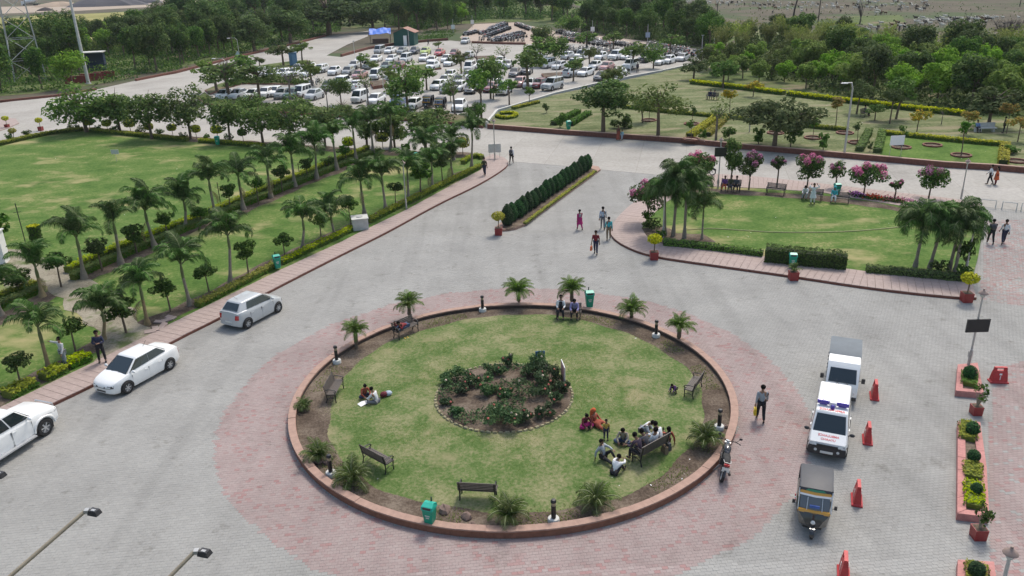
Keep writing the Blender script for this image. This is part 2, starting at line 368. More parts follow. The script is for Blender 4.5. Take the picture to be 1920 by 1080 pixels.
sheet('concrete_road', [(925, 300), (1068, 312), (1126, 318), (1213, 326), (1300, 334), (1540, 352), (1715, 372), (1798, 380), (1848, 388), (2010, 404), (2010, 320),
      (1860, 317), (1600, 296), (1280, 266), (1067, 251), (915, 239), (932, 214), (1040, 181), (1240, 138), (1345, 112), (1335, 97), (1200, 86), (1045, 80), (985, 83), (885, 80), (845, 76), (800, 79), (740, 85),
      (690, 93), (640, 107), (612, 104), (650, 84), (690, 68), (690, 58), (620, 66), (560, 82), (440, 110), (330, 138), (260, 150), (180, 168), (100, 180), (0, 193), (-120, 206), (-160, 310), (0, 280), (157, 258), (480, 290), (700, 305)],
      .006, m_conc, 'pale concrete road and car park behind the gardens', 'road')
# pavers: every stone that is big enough to see is built
def pavers():
    ca, sa = math.cos(PAV_ROT), math.sin(PAV_ROT)
    y0, y1 = 17., 56.; us = np.arange(-50, 60, PAV_L); vs = np.arange(5, 70, PAV_W)
    U, Vv = np.meshgrid(us, vs); U = U+(np.arange(len(vs)) % 2)[:, None]*PAV_L/2
    U = U.ravel(); Vv = Vv.ravel(); X = U*ca-Vv*sa; Y = U*sa+Vv*ca
    d = np.stack([X, Y, 0*X-CAM_H], 1); z = d@FW; px = 960+FPX*(d@RT)/z; py = 540-FPX*(d@UPV)/z
    rr = np.hypot(X-RC.x, Y-RC.y)
    ok = (px > -60) & (px < 1980) & (py < 1110) & (Y < y1) & (z > 1) & (rr > RR+.02)
    edge = [(-200, 905), (0, 806), (80, 769), (187, 719), (323, 642), (417, 596), (503, 549), (640, 479), (724, 438), (760, 418)]
    ok &= ~inpoly(px, py, edge+[(760, 0), (-200, 0)])
    ok &= ~inpoly(px, py, [(1144, 438), (1150, 450), (1172, 465), (1215, 481), (1300, 493), (1480, 518), (1640, 543), (1800, 560), (1828, 558), (1850, 400), (1850, 0), (1144, 0)])
    ok &= ~inpoly(px, py, [(932, 424), (935, 431), (945, 435), (967, 432), (986, 424), (1126, 320), (1098, 310)])
    X, Y, px, py, rr, z = X[ok], Y[ok], px[ok], py[ok], rr[ok], z[ok]
    nz = np.sin(X*1.7+Y*.6)*.12+RNG.normal(size=len(X))*.07
    red = rr < RR+3.0+nz*.6
    red |= inpoly(px, py, [(1868, 690), (1990, 660), (1990, 1100), (1858, 1100), (1850, 860)]) & (RNG.random(len(X)) < .93)
    red |= inpoly(px, py, [(1838, 560), (1852, 395), (1990, 395), (1990, 572), (1900, 572)]) & (RNG.random(len(X)) < .6)
    n = len(X); hz = RNG.normal(size=n)*.0012; tx, ty = RNG.normal(size=n)*.004, RNG.normal(size=n)*.004
    g = .0016; a, b = PAV_L/2-g, PAV_W/2-g; c = .0018
    L = np.array([(-a, -b), (a, -b), (a, b), (-a, b)]); L2 = L*np.array([(a-c)/a, (b-c)/b])
    def V(sel):
        k = sel.sum(); out = []
        for P, dz in ((L2, 0.), (L, -.005), ):
            wx = P[:, 0]*ca-P[:, 1]*sa; wy = P[:, 0]*sa+P[:, 1]*ca
            out.append(np.stack([X[sel][:, None]+wx, Y[sel][:, None]+wy, (hz[sel][:, None]+tx[sel][:, None]*wx+ty[sel][:, None]*wy)+dz], -1))
        v = np.concatenate(out, 1); F = np.array([(0, 1, 2, 3), (4, 5, 1, 0), (5, 6, 2, 1), (6, 7, 3, 2), (7, 4, 0, 3)])
        return v.reshape(-1, 3), (np.arange(k)[:, None, None]*8+F).reshape(-1, 4)
    vis = (px > 4) & (px < 1916) & (py > 4) & (py < 1076)
    o = np.argsort(np.where(vis, z, 1e9))[:300]; near = np.zeros(n, bool); near[o] = True
    for nm, sel, m in (('grey_paving_stones', ~near & ~red, m_pavg), ('red_paving_stones', ~near & red, m_pavr)):
        v, f = V(sel); put(nm, npmesh(nm, v, f, m), plaza, kind='stuff')
    one = MB(); F = [(0, 1, 2, 3), (4, 5, 1, 0), (5, 6, 2, 1), (6, 7, 3, 2), (7, 4, 0, 3)]
    vv = [(x, y, 0) for x, y in L2]+[(x, y, -.005) for x, y in L]
    tones = []
    for pal in (GR, [(.305, .185, .175), (.30, .236, .224), (.318, .262, .247)]):
        row = []
        for k in range(4):
            f = k/3; c0 = [pal[0][j]*(1-f)+pal[2][j]*f for j in range(3)] if k not in (1, 2) else pal[1]
            mm = MB(); mm.add(vv, F); row.append(mm.mesh('paver', mat('paver_%s%d' % ('red' if pal is not GR else 'grey', k), tuple(c0), .88, var=.1, scale=14, bmp=.25)))
        tones.append(row)
    for i in o:
        put('paver', random.choice(tones[int(red[i])]), plaza, loc=(X[i], Y[i], hz[i]), rot=(ty[i], -tx[i], PAV_ROT))
pavers()

# ------------------------------------------------------------------ raised walks, gardens, kerbs
def resample(P, step):
    P = [Vector(p) for p in P]; L = [0]
    for a, b in zip(P, P[1:]): L.append(L[-1]+(b-a).length)
    n = max(1, round(L[-1]/step)); out = []; k = 0
    for i in range(n+1):
        s = L[-1]*i/n
        while k < len(P)-2 and L[k+1] < s: k += 1
        out.append(P[k].lerp(P[k+1], (s-L[k])/max(1e-9, L[k+1]-L[k])))
    return out
def closest(P, q):
    best = None
    for a, b in zip(P, P[1:]):
        a, b = Vector(a), Vector(b); ab = b-a; t = max(0, min(1, (q-a).dot(ab)/max(1e-9, ab.dot(ab)))); c = a+ab*t
        if best is None or (c-q).length < best[0]: best = ((c-q).length, c)
    return best[1]
def smooth2(P, it=2):
    P = [Vector(p) for p in P]
    for _ in range(it):
        Q = [P[0]]
        for a, b in zip(P, P[1:]): Q += [a.lerp(b, .25), a.lerp(b, .75)]
        P = Q+[P[-1]]
    return P
def walkway(outer, inner, label, z=.16, step=.44):
    O = resample(smooth2(GP(outer)), step); I = [Vector(p) for p in GP(inner, z)]
    base = MB(); poly = [tuple(p) for p in O]+[tuple(p) for p in reversed(resample(I, 1.))]
    base.prism(poly, -.03, z-.025)
    w = struct('sidewalk', base, m_soil, label, 'sidewalk')
    for a, b in zip(O, O[1:]):
        ca, cb = closest(I, a), closest(I, b); k = []
        for p, q, c, d in ((a, b, ca, cb),):
            e = (b-a).normalized()*.011
            nrm = Vector((-(b-a).y, (b-a).x)).normalized()
            if nrm.dot(ca-a) < 0: nrm = -nrm
            k = [a+e-nrm*.02, b-e-nrm*.02, d-e*.5 if (d-c).length > .03 else d, c+e*.5 if (d-c).length > .03 else c]
        if (k[2]-k[3]).length < .01: k = k[:3]
        cen = sum(k, Vector((0, 0)))/len(k); mb = MB(); mb.prism([tuple(p-cen) for p in k], -.03, 0)
        mb.build('slab', m_slab, w, loc=(cen.x, cen.y, z+random.gauss(0, .002)))
        nrm = Vector((-(b-a).y, (b-a).x)).normalized()
        if nrm.dot(ca-a) < 0: nrm = -nrm
    K = resample(O, 1.05)
    for a, b in zip(K, K[1:]):
        nrm = Vector((-(b-a).y, (b-a).x)).normalized(); c0 = closest(I, (a+b)/2)
        if nrm.dot(c0-(a+b)/2) < 0: nrm = -nrm
        e = (b-a).normalized()*.004; cen = (a+b)/2; mb = MB()
        mb.prism([tuple(p-cen) for p in (a+e-nrm*.05, b-e-nrm*.05, b-e+nrm*.06, a+e+nrm*.06)], -.2, 0)
        mb.build('kerb_stone', m_kerb, w, loc=(cen.x, cen.y, z-.034))
    return w
WL_O = [(-140, 874), (0, 807), (80, 770), (187, 720), (323, 643), (417, 597), (503, 550), (640, 480), (724, 439), (822, 384), (893, 351), (938, 324), (954, 310), (949, 299), (925, 291)]
WL_I = [(-190, 853), (0, 763), (167, 683), (337, 598), (523, 507), (640, 453), (667, 439), (764, 392), (850, 345), (902, 318), (906, 296)]
walkway(WL_O, WL_I, 'pink slab sidewalk along the palm garden with dark red kerb')
WR_O = [(1840, 386), (1798, 377), (1715, 368), (1540, 347), (1382, 330), (1307, 329), (1240, 350), (1186, 383), (1153, 416), (1144, 438), (1150, 450), (1172, 465), (1215, 482), (1300, 495), (1480, 520), (1640, 545), (1800, 562), (1830, 562)]
WR_I = [(1835, 398), (1705, 388), (1593, 370), (1540, 360), (1433, 353), (1302, 348), (1250, 378), (1212, 412), (1203, 428), (1215, 446), (1242, 457), (1427, 479), (1585, 503), (1622, 508), (1808, 526), (1822, 528)]
walkway(WR_O, WR_I, 'pink slab sidewalk around the small lawn with potted plants')
LG = [(-420, 420), (-160, 320), (0, 272), (50, 260), (100, 250), (157, 243), (230, 252), (350, 264), (480, 274), (600, 283), (700, 288), (800, 292), (880, 293), (906, 293),
      (902, 318), (850, 345), (764, 392), (667, 439), (640, 453), (523, 507), (337, 598), (167, 683), (0, 763), (-190, 853), (-420, 960)]
sheet('palm_garden_lawn', LG, .13, m_lawnl, 'green lawn of the palm garden with dry yellow patches', 'lawn')
RG = [(1822, 526), (1834, 481), (1848, 402), (1705, 388), (1593, 370), (1540, 360), (1433, 353), (1302, 348), (1250, 378), (1212, 412), (1203, 428), (1215, 446), (1242, 457), (1427, 479), (1585, 503), (1622, 508), (1808, 526)]
sheet('small_lawn', RG, .13, m_lawnl, 'small green lawn crossed by a yellow hose', 'lawn')
PKF = [(915, 241), (1067, 253), (1280, 268), (1397, 280), (1600, 298), (1773, 314), (1860, 319), (2020, 333)]
PH = .42
pk = GP([(x, y-1) for x, y in PKF]); 
sheet('park_lawn', None, PH, m_lawnp, 'worn grass of the raised park behind the road', 'lawn', wpoly=pk+GP([(2040, 130), (1850, 92), (1600, 72), (1420, 58), (1345, 106), (1240, 140), (1040, 183), (932, 216)]))
sheet('scrub_ground', [(2040, 250), (1900, 224), (1800, 214), (1700, 204), (1600, 191), (1440, 170), (1296, 153), (1345, 112), (1420, 62), (1600, 76), (1850, 96), (2040, 134)], PH+.01, m_scrub, 'scrubby wood floor beyond the yellow hedge', 'ground') if 0 else None
mb = MB(); mb.prism(GP([(2040, 252), (1900, 226), (1800, 216), (1700, 206), (1600, 193), (1440, 172), (1296, 155), (1345, 113), (1420, 64), (1600, 77), (1850, 97), (2040, 135)], PH), PH-.02, PH+.006)
struct('scrub_ground', mb, m_scrub, 'scrubby wood floor beyond the yellow hedge', 'ground')
mb = MB(); mb.prism(GP([(1650, 290), (1656, 251), (1690, 254), (1800, 266), (1878, 272), (1876, 309), (1773, 303)], PH), PH-.02, PH+.006)
struct('watered_lawn', mb, m_lawng, 'fresh green rectangular lawn with ringed saplings in the park', 'lawn')
def strip(px, w, z, m, name, label, cat='soil', h=0.):
    P = resample(smooth2(GP(px, h), 1), 1.); L = []; Rr = []
    for i, p in enumerate(P):
        t = (P[min(i+1, len(P)-1)]-P[max(i-1, 0)]).normalized(); n = Vector((-t.y, t.x)); k = w/2*(1+.18*math.sin(i*1.9)+.12*math.sin(i*.7))
        L.append(tuple(p+n*k)); Rr.append(tuple(p-n*k))
    mb = MB(); mb.add([(x, y, z) for x, y in L]+[(x, y, z) for x, y in Rr], [(i+1, i, len(P)+i, len(P)+i+1) for i in range(len(P)-1)])
    for i, f in enumerate(mb.f): pass
    return struct(name, mb, m, label, cat)
strip([(-60, 620), (20, 592), (82, 558), (160, 520), (228, 494), (290, 463), (348, 432), (406, 416), (458, 393), (508, 371), (553, 350), (632, 320), (700, 290)], 1.5, .138, m_soil, 'soil_bed', 'brown soil strip under the palms beside the double hedge', h=.13)
strip([(-60, 775), (10, 742), (95, 697), (194, 640), (277, 608), (357, 573), (432, 535), (567, 466), (628, 441), (724, 397), (812, 353), (884, 318)], 1.3, .138, m_soil, 'soil_bed', 'brown soil strip under the palms beside the front walk', h=.13)
strip([(20, 500), (70, 508), (120, 528), (170, 560), (215, 600), (240, 640), (236, 668)], 2.6, .142, m_sand, 'dirt_path', 'bare trodden dirt crossing the palm garden', 'path', h=.13)
strip([(-80, 470), (-20, 492), (40, 505), (90, 518)], 4.2, .146, m_sand, 'dirt_path', 'bare ground by the white pillar', 'path', h=.13)
strip([(1210, 428), (1232, 442), (1280, 452), (1330, 446)], 2.6, .138, m_soil, 'soil_bed', 'soil bed under the palm cluster by the curved walk', h=.13)
strip([(1300, 356), (1433, 364), (1540, 371), (1640, 384), (1705, 396)], 1.4, .138, m_soil, 'soil_bed', 'soil strip behind the benches of the small lawn', h=.13)
strip([(1700, 512), (1760, 517), (1815, 518)], 1.6, .138, m_soil, 'soil_bed', 'soil bed under the palms at the lawn corner', h=.13)
strip([(0, 268), (100, 247), (157, 241), (230, 249), (350, 260), (480, 270), (700, 285), (880, 291)], 2.2, .138, m_soil, 'soil_bed', 'planted soil strip behind the big lawn', h=.13)
# retaining wall of the park
def wallstrip(name, px, w, z0, z1, m, label, cap=None, capw=.06, capz=.05, h=0.):
    P = [Vector(p) for p in GP(px, h)]; t = thing(name, label, 'wall', (0, 0, 0))
    for nm, zz0, zz1, ww, mm in (('wall', z0, z1, w, m),)+((('coping', z1+.002, z1+capz, w+capw, cap),) if cap else ()):
        mb = MB()
        for i in range(len(P)-1):
            a, b = P[i], P[i+1]; n = Vector((-(b-a).y, (b-a).x)).normalized()*ww/2
            na = n; nb = n
            if i: t0 = (P[i]-P[i-1]).normalized(); t1 = (b-a).normalized(); q = (t0+t1).normalized(); na = Vector((-q.y, q.x))*ww/2
            if i < len(P)-2: t0 = (b-a).normalized(); t1 = (P[i+2]-b).normalized(); q = (t0+t1).normalized(); nb = Vector((-q.y, q.x))*ww/2
            mb.prism([tuple(a+na), tuple(b+nb), tuple(b-nb), tuple(a-na)], zz0, zz1)
        mb.build(nm, mm, t)
    return t
wallstrip('retaining_wall', PKF, .3, -.04, .5, m_kerb, 'long low red stone wall holding the park behind the road', m_cope)
wallstrip('boundary_wall', [(912, 240), (932, 215), (1040, 182), (1150, 156), (1240, 139), (1290, 128), (1345, 111)], .25, -.04, .62, m_tank, 'grey low wall between the car park and the park lawn', m_offw)
wallstrip('kerb_wall', [(640, 106), (690, 92), (740, 84), (800, 78), (840, 75)], .4, -.04, .5, m_kerb, 'red brick kerb wall at the far side of the car park by the green hut')
wallstrip('kerb_wall', [(885, 81), (940, 83), (985, 84)], .4, -.04, .5, m_kerb, 'short red kerb wall in front of the parked motorcycles')
wallstrip('kerb_wall', [(-80, 203), (0, 192), (60, 186), (110, 181), (180, 169)], .4, -.04, .35, m_kerb, 'red kerb wall along the road edge under the tall white mast')
wallstrip('kerb_wall', [(255, 152), (330, 137), (440, 109), (560, 81), (610, 68)], .4, -.04, .4, m_kerb, 'red kerb wall along the dark wood')
# islands of the car park
def island(px, m, label, z=.2, inset=.16):
    P = GP(px); t = thing('traffic_island', label, 'traffic island', (0, 0, 0))
    mb = MB(); mb.prism(P, -.04, z); mb.build('kerb', m_kerb, t)
    c = sum((Vector(p) for p in P), Vector((0, 0)))/len(P); Q = []
    for i, p in enumerate(P):
        a, b, d = Vector(P[i-1]), Vector(p), Vector(P[(i+1) % len(P)]); t1 = (b-a).normalized(); t2 = (d-b).normalized()
        n = Vector((-(t1+t2).y, (t1+t2).x)).normalized(); s = 1 if sum(P[k][0]*P[(k+1) % len(P)][1]-P[(k+1) % len(P)][0]*P[k][1] for k in range(len(P))) > 0 else -1
        Q.append(tuple(b+n*inset*s))
    mb = MB(); mb.prism(Q, z-.01, z+.03); mb.build('planting_bed', m, t); return t
island([(384, 176), (395, 186), (470, 195), (587, 203), (640, 207), (737, 212), (845, 217), (872, 222), (912, 236), (905, 241), (850, 234), (740, 226), (620, 219), (560, 216), (450, 208), (385, 197), (370, 186)], m_scrub, 'long planted island between the road and the near row of parked cars', .3)
island([(452, 134), (470, 127), (540, 117), (575, 114), (584, 119), (560, 125), (525, 131), (470, 138)], m_scrub, 'grassy island with the blue cabin on it')
island([(384, 171), (412, 159), (452, 147), (520, 149), (582, 153), (584, 159), (500, 159), (455, 158), (420, 168), (394, 178)], m_scrub, 'curved planted island at the car park entrance')
island([(694, 158), (722, 155), (727, 164), (700, 168)], m_soil, 'small brick planter island between white parked cars', .5)
island([(764, 126), (808, 122), (828, 130), (785, 135)], m_scrub, 'planted strip behind the maroon parked car', .3)
island([(1015, 141), (1058, 138), (1064, 144), (1020, 148)], m_soil, 'red kerbed strip in front of parked cars near the park wall', .3)
island([(890, 108), (925, 106), (935, 111), (898, 114)], m_soil, 'short kerbed strip in the middle of the car park', .25)
# median with clipped conifers
MED = [(932, 426), (936, 432), (945, 434), (967, 431), (984, 424), (1126, 320), (1122, 315), (1100, 311)]
t = thing('median_island', 'long narrow median planted with clipped conifers', 'traffic island', (0, 0, 0)); P = GP(MED)
mb = MB(); mb.prism(P, -.04, .16); mb.build('kerb', m_cope, t)
P2 = GP([(941, 426), (950, 430), (966, 427), (980, 422), (1118, 319), (1104, 314)], .16); mb = MB(); mb.prism(P2, .15, .185); mb.build('planting_bed', m_soil, t)
# ------------------------------------------------------------------ round garden
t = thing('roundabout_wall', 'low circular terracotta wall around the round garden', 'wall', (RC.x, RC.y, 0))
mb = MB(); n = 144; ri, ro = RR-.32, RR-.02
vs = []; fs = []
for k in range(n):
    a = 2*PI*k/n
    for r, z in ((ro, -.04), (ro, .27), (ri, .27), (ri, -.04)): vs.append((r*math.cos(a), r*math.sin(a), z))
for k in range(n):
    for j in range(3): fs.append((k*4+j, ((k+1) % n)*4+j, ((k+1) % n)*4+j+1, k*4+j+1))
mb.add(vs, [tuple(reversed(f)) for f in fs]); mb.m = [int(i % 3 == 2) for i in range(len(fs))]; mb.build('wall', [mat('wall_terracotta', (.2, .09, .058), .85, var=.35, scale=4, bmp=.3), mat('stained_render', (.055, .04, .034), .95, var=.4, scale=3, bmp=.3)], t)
N_C = 60
for k in range(N_C):
    a0, a1 = 2*PI*k/N_C+.0002, 2*PI*(k+1)/N_C-.0002; mid = (a0+a1)/2; pts = []
    for r in (RR+.01, RR-.31):
        for j in range(4):
            a = a0+(a1-a0)*j/3-mid; pts.append((r*math.cos(a), r*math.sin(a)))
    poly = pts[:4]+pts[:3:-1]; mb = MB() if k == 0 else mb
    if k == 0:
        mb.prism(poly, .272, .33, bottom=True); cope_me = mb.mesh('coping_stone', m_cope)
    put('coping_stone', cope_me, t, rot=(random.gauss(0, .0008), random.gauss(0, .0008), mid))
def disc(name, r, z0, zc, m, label, cat, c=RC, wob=0., rings=6, seg=96, r0=0., dr=None):
    mb = MB(); vs = []; fs = []
    for i in range(rings+1):
        q = r0+(r-r0)*i/rings
        for k in range(seg):
            a = 2*PI*k/seg; w = 1+wob*(math.sin(a*5+1)+.6*math.sin(a*11)+.5*math.sin(a*23+2)) if i == rings else 1
            if dr: w *= 1+dr(a)*(i/rings)
            vs.append((c[0]+q*w*math.cos(a), c[1]+q*w*math.sin(a), z0+(zc-z0)*(1-(q/r)**2)))
    for i in range(rings):
        for k in range(seg): fs.append((i*seg+k, (i+1)*seg+k, (i+1)*seg+(k+1) % seg, i*seg+(k+1) % seg))
    mb.add(vs, fs); return struct(name, mb, m, label, cat, smooth=60)
disc('soil_ring', RR-.30, .12, .12, m_soil, 'bare brown soil border inside the circular wall', 'soil', r0=6)
disc('round_lawn', RR-1.2, .10, .26, m_lawnr, 'circular green lawn with worn straw coloured patches', 'lawn', wob=.03, rings=10, seg=160, dr=lambda a: .07-.058*max(0, math.cos(a-PI*.97))**2-.035*max(0, math.cos(a-.3))**3)
BC = Vector(G(945, 742, .24))
disc('rose_bed_soil', 3.05, .25, .33, m_soil, 'round dark soil bed of the rose garden', 'soil', c=BC, wob=.008)
tb = thing('bed_edging', 'ring of pale stones edging the rose bed', 'edging', (BC.x, BC.y, 0))
for k in range(74):
    a = 2*PI*k/74; mb = MB(); s = random.uniform(.17, .26); mb.box((0, 0, 0), (.13*random.uniform(.6, 1.2), s, .06), taper=.7)
    mb.build('edging_stone', mat('edging_stone%d' % (k % 3), [(.27, .235, .135), (.23, .21, .13), (.3, .27, .17)][k % 3], .9), tb, loc=(3.1*math.cos(a), 3.1*math.sin(a), .27), rot=(random.gauss(0, .12), random.gauss(0, .12), a+random.gauss(0, .15)))
n = 5200; a = RNG.random(n)*2*PI; r = 3.0*np.sqrt(RNG.random(n)); X, Y = r*np.cos(a), r*np.sin(a); ok = (np.sin(X*1.9+1)+np.sin(Y*2.3)+np.sin(X*1.1-Y*1.7)*1.1 > .15)
X, Y = X[ok], Y[ok]; tag(put('bed_weeds', leaves('bed_weeds', np.c_[BC.x+X, BC.y+Y, .32+.16*RNG.random(len(X))], .11, l_rose, .7, .6)), 'low leafy ground cover in the rose bed', 'weeds', kind='stuff')
def lawn_z(x, y):
    r = math.hypot(x-RC.x, y-RC.y); return .10+.16*(1-min(1, r/(RR-1.35))**2) if r < RR-1.35 else .12
def tufts(name, pts, zf, h, w, m, label):
    P = np.asarray(pts, float); n = len(P); a = RNG.random(n)*2*PI; d = np.stack([np.cos(a), np.sin(a), 0*a], 1)*(w/2)
    z = zf(P); B = np.c_[P, z]; lean = RNG.normal(size=(n, 3))*h*.45; lean[:, 2] = h*(.6+.6*RNG.random(n))
    V = np.stack([B-d, B+d, B+lean], 1); o = put(name, npmesh(name, V, np.arange(3*n).reshape(n, 3), m)); return tag(o, label, 'grass', kind='stuff')
n = 70000; r = (RR-1.2)*np.sqrt(RNG.random(n)); a = RNG.random(n)*2*PI; P = np.c_[RC.x+r*np.cos(a), RC.y+r*np.sin(a)]
P = P[np.hypot(P[:, 0]-BC.x, P[:, 1]-BC.y) > 3.2]
P = P[(np.sin(P[:, 0]*1.1+P[:, 1]*.5)+np.sin(P[:, 1]*1.3-P[:, 0]*.4)+RNG.normal(size=len(P))*.9) > -.4]
tufts('lawn_grass', P, lambda p: .10+.16*(1-np.minimum(1, np.hypot(p[:, 0]-RC.x, p[:, 1]-RC.y)/(RR-1.35))**2)-.005, .038, .035, l_lgrass, 'short grass blades of the round lawn')
a = RNG.random(9000)*2*PI; r = RR-.85+RNG.normal(size=9000)*.3; P = np.c_[RC.x+r*np.cos(a), RC.y+r*np.sin(a)]; P = P[(r < RR-.5) & (np.sin(a*7)+np.sin(a*13+1) > .25)]
tufts('border_weeds', P, lambda p: 0*p[:, 0]+.11, .07, .06, l_lgrass, 'low weeds along the inner edge of the circular soil border')
# ------------------------------------------------------------------ vegetation
def hedge(px, w, h, m, label, z=.13, dens=150, leaf=.11, name='hedge', core=None, top=None, group=None):
    P = resample(smooth2(GP(px, z), 1), .5); t = thing(name, label, 'hedge', (0, 0, 0), 0, group)
    mb = MB(); L = sum((b-a).length for a, b in zip(P, P[1:]))
    ns = []
    for i in range(len(P)):
        d = (P[min(i+1, len(P)-1)]-P[max(i-1, 0)]).normalized(); ns.append(Vector((-d.y, d.x)))
    vs = []; k = .40
    for i, p in enumerate(P):
        for s, zz in ((-1, -.02), (-1, h*.84), (1, h*.84), (1, -.02)): q = p+ns[i]*s*w*k; vs.append((q.x, q.y, z+zz))
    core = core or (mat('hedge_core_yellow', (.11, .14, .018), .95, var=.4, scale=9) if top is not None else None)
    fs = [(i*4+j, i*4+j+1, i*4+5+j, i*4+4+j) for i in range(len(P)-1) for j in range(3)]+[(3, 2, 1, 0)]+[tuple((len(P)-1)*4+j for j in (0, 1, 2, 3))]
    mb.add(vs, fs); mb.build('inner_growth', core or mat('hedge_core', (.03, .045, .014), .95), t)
    nn = int(L*(w+2*h)*dens*1.5); pts = []; out = []; tp = []
    for _ in range(nn):
        s = random.random()*(len(P)-1.001); i = int(s); p = P[i].lerp(P[i+1], s-i); n = ns[i]; u = random.random()*(w+2*h); wv = .06*math.sin(s*2.3)+.05*math.sin(s*5.1)
        if u < w: q = p+n*(u-w/2); pts.append((q.x, q.y, z+h*(1+wv)+random.gauss(0, .025))); out.append((0, 0, 1)); tp.append(1)
        else:
            sd = -1 if u < w+h else 1; zz = (u-w) % h; q = p+n*sd*(w/2*(1+wv)+random.gauss(0, .02)); pts.append((q.x, q.y, z+zz)); out.append((n.x*sd, n.y*sd, .2)); tp.append(zz > h*(.55+.2*random.random()))
    pts = np.array(pts); out = np.array(out); tp = np.array(tp, bool)
    if top is None: put('foliage', leaves('foliage', pts, leaf, m, .3, .7, out=out), t)
    else:
        put('foliage', leaves('foliage', pts[~tp], leaf, m, .3, .7, out=out[~tp]), t); put('top_growth', leaves('top_growth', pts[tp], leaf, top, .3, .7, out=out[tp]), t)
    return t
YG = dict(top=l_hedgey)
hedge([(-40, 281), (0, 273), (50, 261), (100, 251), (157, 245)], .6, .45, l_hedgeg, 'low clipped yellow green hedge curving around the lawn corner', **YG, dens=110, leaf=.14)
hedge([(172, 247), (230, 253), (300, 260), (352, 265)], .6, .45, l_hedgeg, 'low yellow green hedge at the back of the big lawn', **YG, dens=110, leaf=.14)
hedge([(375, 267), (430, 271), (495, 277)], .6, .45, l_hedgeg, 'low yellow green hedge behind the green bin on the big lawn', **YG, dens=110, leaf=.14)
hedge([(127, 512), (170, 490), (232, 466), (300, 440), (375, 410)], .55, .5, l_hedgeg, 'bright yellow topped half of the double hedge, nearer its open end', **YG, dens=130)
hedge([(377, 409), (450, 379), (508, 353), (560, 333), (640, 301), (690, 281)], .55, .5, l_hedgeg, 'bright yellow topped half of the double hedge, going away under the palms', **YG, dens=130)
hedge([(137, 526), (180, 504), (235, 481), (290, 458), (372, 423), (440, 394), (520, 362), (580, 337), (640, 313), (712, 285)], .5, .5, l_hedgeg, 'darker green half of the double hedge beside the palm trunks', top=l_hedgel, dens=130)
hedge([(-80, 590), (-20, 569), (30, 551), (68, 536)], .5, .45, l_hedgeg, 'short yellow green hedge stub near the white pillar', **YG)
hedge([(-80, 607), (-20, 585), (30, 566), (76, 546)], .5, .45, l_hedgeg, 'short dark green hedge stub before the leaning palm', top=l_hedgel)
hedge([(371, 576), (432, 545), (480, 520), (516, 501)], .5, .38, l_hedgeg, 'yellow green walk hedge behind the silver hatchback', **YG)
hedge([(527, 496), (560, 480), (600, 461), (640, 443), (662, 430)], .5, .38, l_hedgeg, 'yellow green walk hedge between the green bin and the white tank', **YG)
hedge([(692, 418), (735, 396), (764, 382), (830, 350), (902, 314)], .5, .42, l_hedgeg, 'long yellow green walk hedge running to the garden tip', **YG)
hedge([(868, 308), (880, 299), (896, 294), (904, 299)], .5, .42, l_hedgeg, 'yellow hedge curving round the garden tip', **YG)
for px, lb in (([(14, 748), (40, 734), (62, 722)], 'ragged yellow green shrub clump nearest the white pickup'), ([(82, 714), (104, 703), (121, 694)], 'yellow green shrub clump at the foot of the leaning palm'), ([(126, 690), (150, 680), (168, 672)], 'yellow green shrub clump by the man in grey trousers')):
    hedge(px, .75, .42, l_hedgeg, lb, top=l_hedgey, leaf=.15, dens=110, name='shrub_clump')
hedge([(1244, 459), (1300, 464), (1360, 471), (1430, 480)], .6, .4, l_hedgel, 'low light green hedge beside the curved walk', dens=140)
hedge([(1434, 488), (1480, 493), (1530, 498), (1586, 503)], .9, 1.0, l_hedgeg, 'tall dark clipped hedge behind the green bin', dens=120)
hedge([(1623, 509), (1680, 514), (1740, 520), (1812, 527)], .6, .4, l_hedgel, 'low light green hedge at the palm corner of the small lawn', dens=140)
PK = dict(z=PH)
hedge([(1296, 157), (1350, 163), (1400, 169), (1470, 178)], .9, .6, l_hedgeg, 'yellow park hedge far back along the scrub, behind the couple on the bench', top=l_yel, dens=60, leaf=.2, **PK)
hedge([(1478, 179), (1500, 182), (1600, 194), (1700, 206), (1806, 217)], .9, .6, l_hedgeg, 'yellow park hedge in front of the dense bright wood', top=l_yel, dens=60, leaf=.2, **PK)
hedge([(1165, 202), (1210, 207), (1260, 213), (1300, 216), (1340, 220)], .6, .4, l_hedgeg, 'thin broken hedge crossing the park behind the sparse tree', top=l_hedgey, dens=60, leaf=.18, **PK)
hedge([(1372, 222), (1440, 231), (1520, 240), (1590, 246)], .6, .4, l_hedgeg, 'thin hedge crossing the park behind the umbrella tree', top=l_hedgey, dens=60, leaf=.18, **PK)
hedge([(1655, 252), (1700, 257), (1760, 263), (1810, 268), (1880, 274)], .6, .45, l_hedgeg, 'yellow hedge along the back of the fresh green lawn', top=l_yel, dens=70, leaf=.17, **PK)
hedge([(1884, 275), (1882, 290), (1880, 309)], .8, .5, l_yel, 'golden hedge at the end of the fresh green lawn', dens=90, leaf=.17, **PK)
hedge([(1293, 258), (1318, 240), (1344, 221)], .8, .45, l_yel, 'golden hedge strip bordering a path, by the curved trunk, far one', dens=80, leaf=.17, **PK)
hedge([(1325, 256), (1343, 240), (1364, 220)], .8, .45, l_yel, 'golden hedge strip behind the curved trunk', dens=80, leaf=.17, **PK)
hedge([(1611, 284), (1620, 266), (1629, 249)], .7, .5, l_hedgel, 'green box hedge on the white lamp side of the planted path', dens=90, leaf=.15, core=mat('hedge_core_light', (.05, .08, .02), .9), **PK)
hedge([(1645, 287), (1650, 268), (1654, 250)], .7, .5, l_hedgel, 'green box hedge on the signboard side of the planted path', dens=90, leaf=.15, core=MATS['hedge_core_light'], **PK)
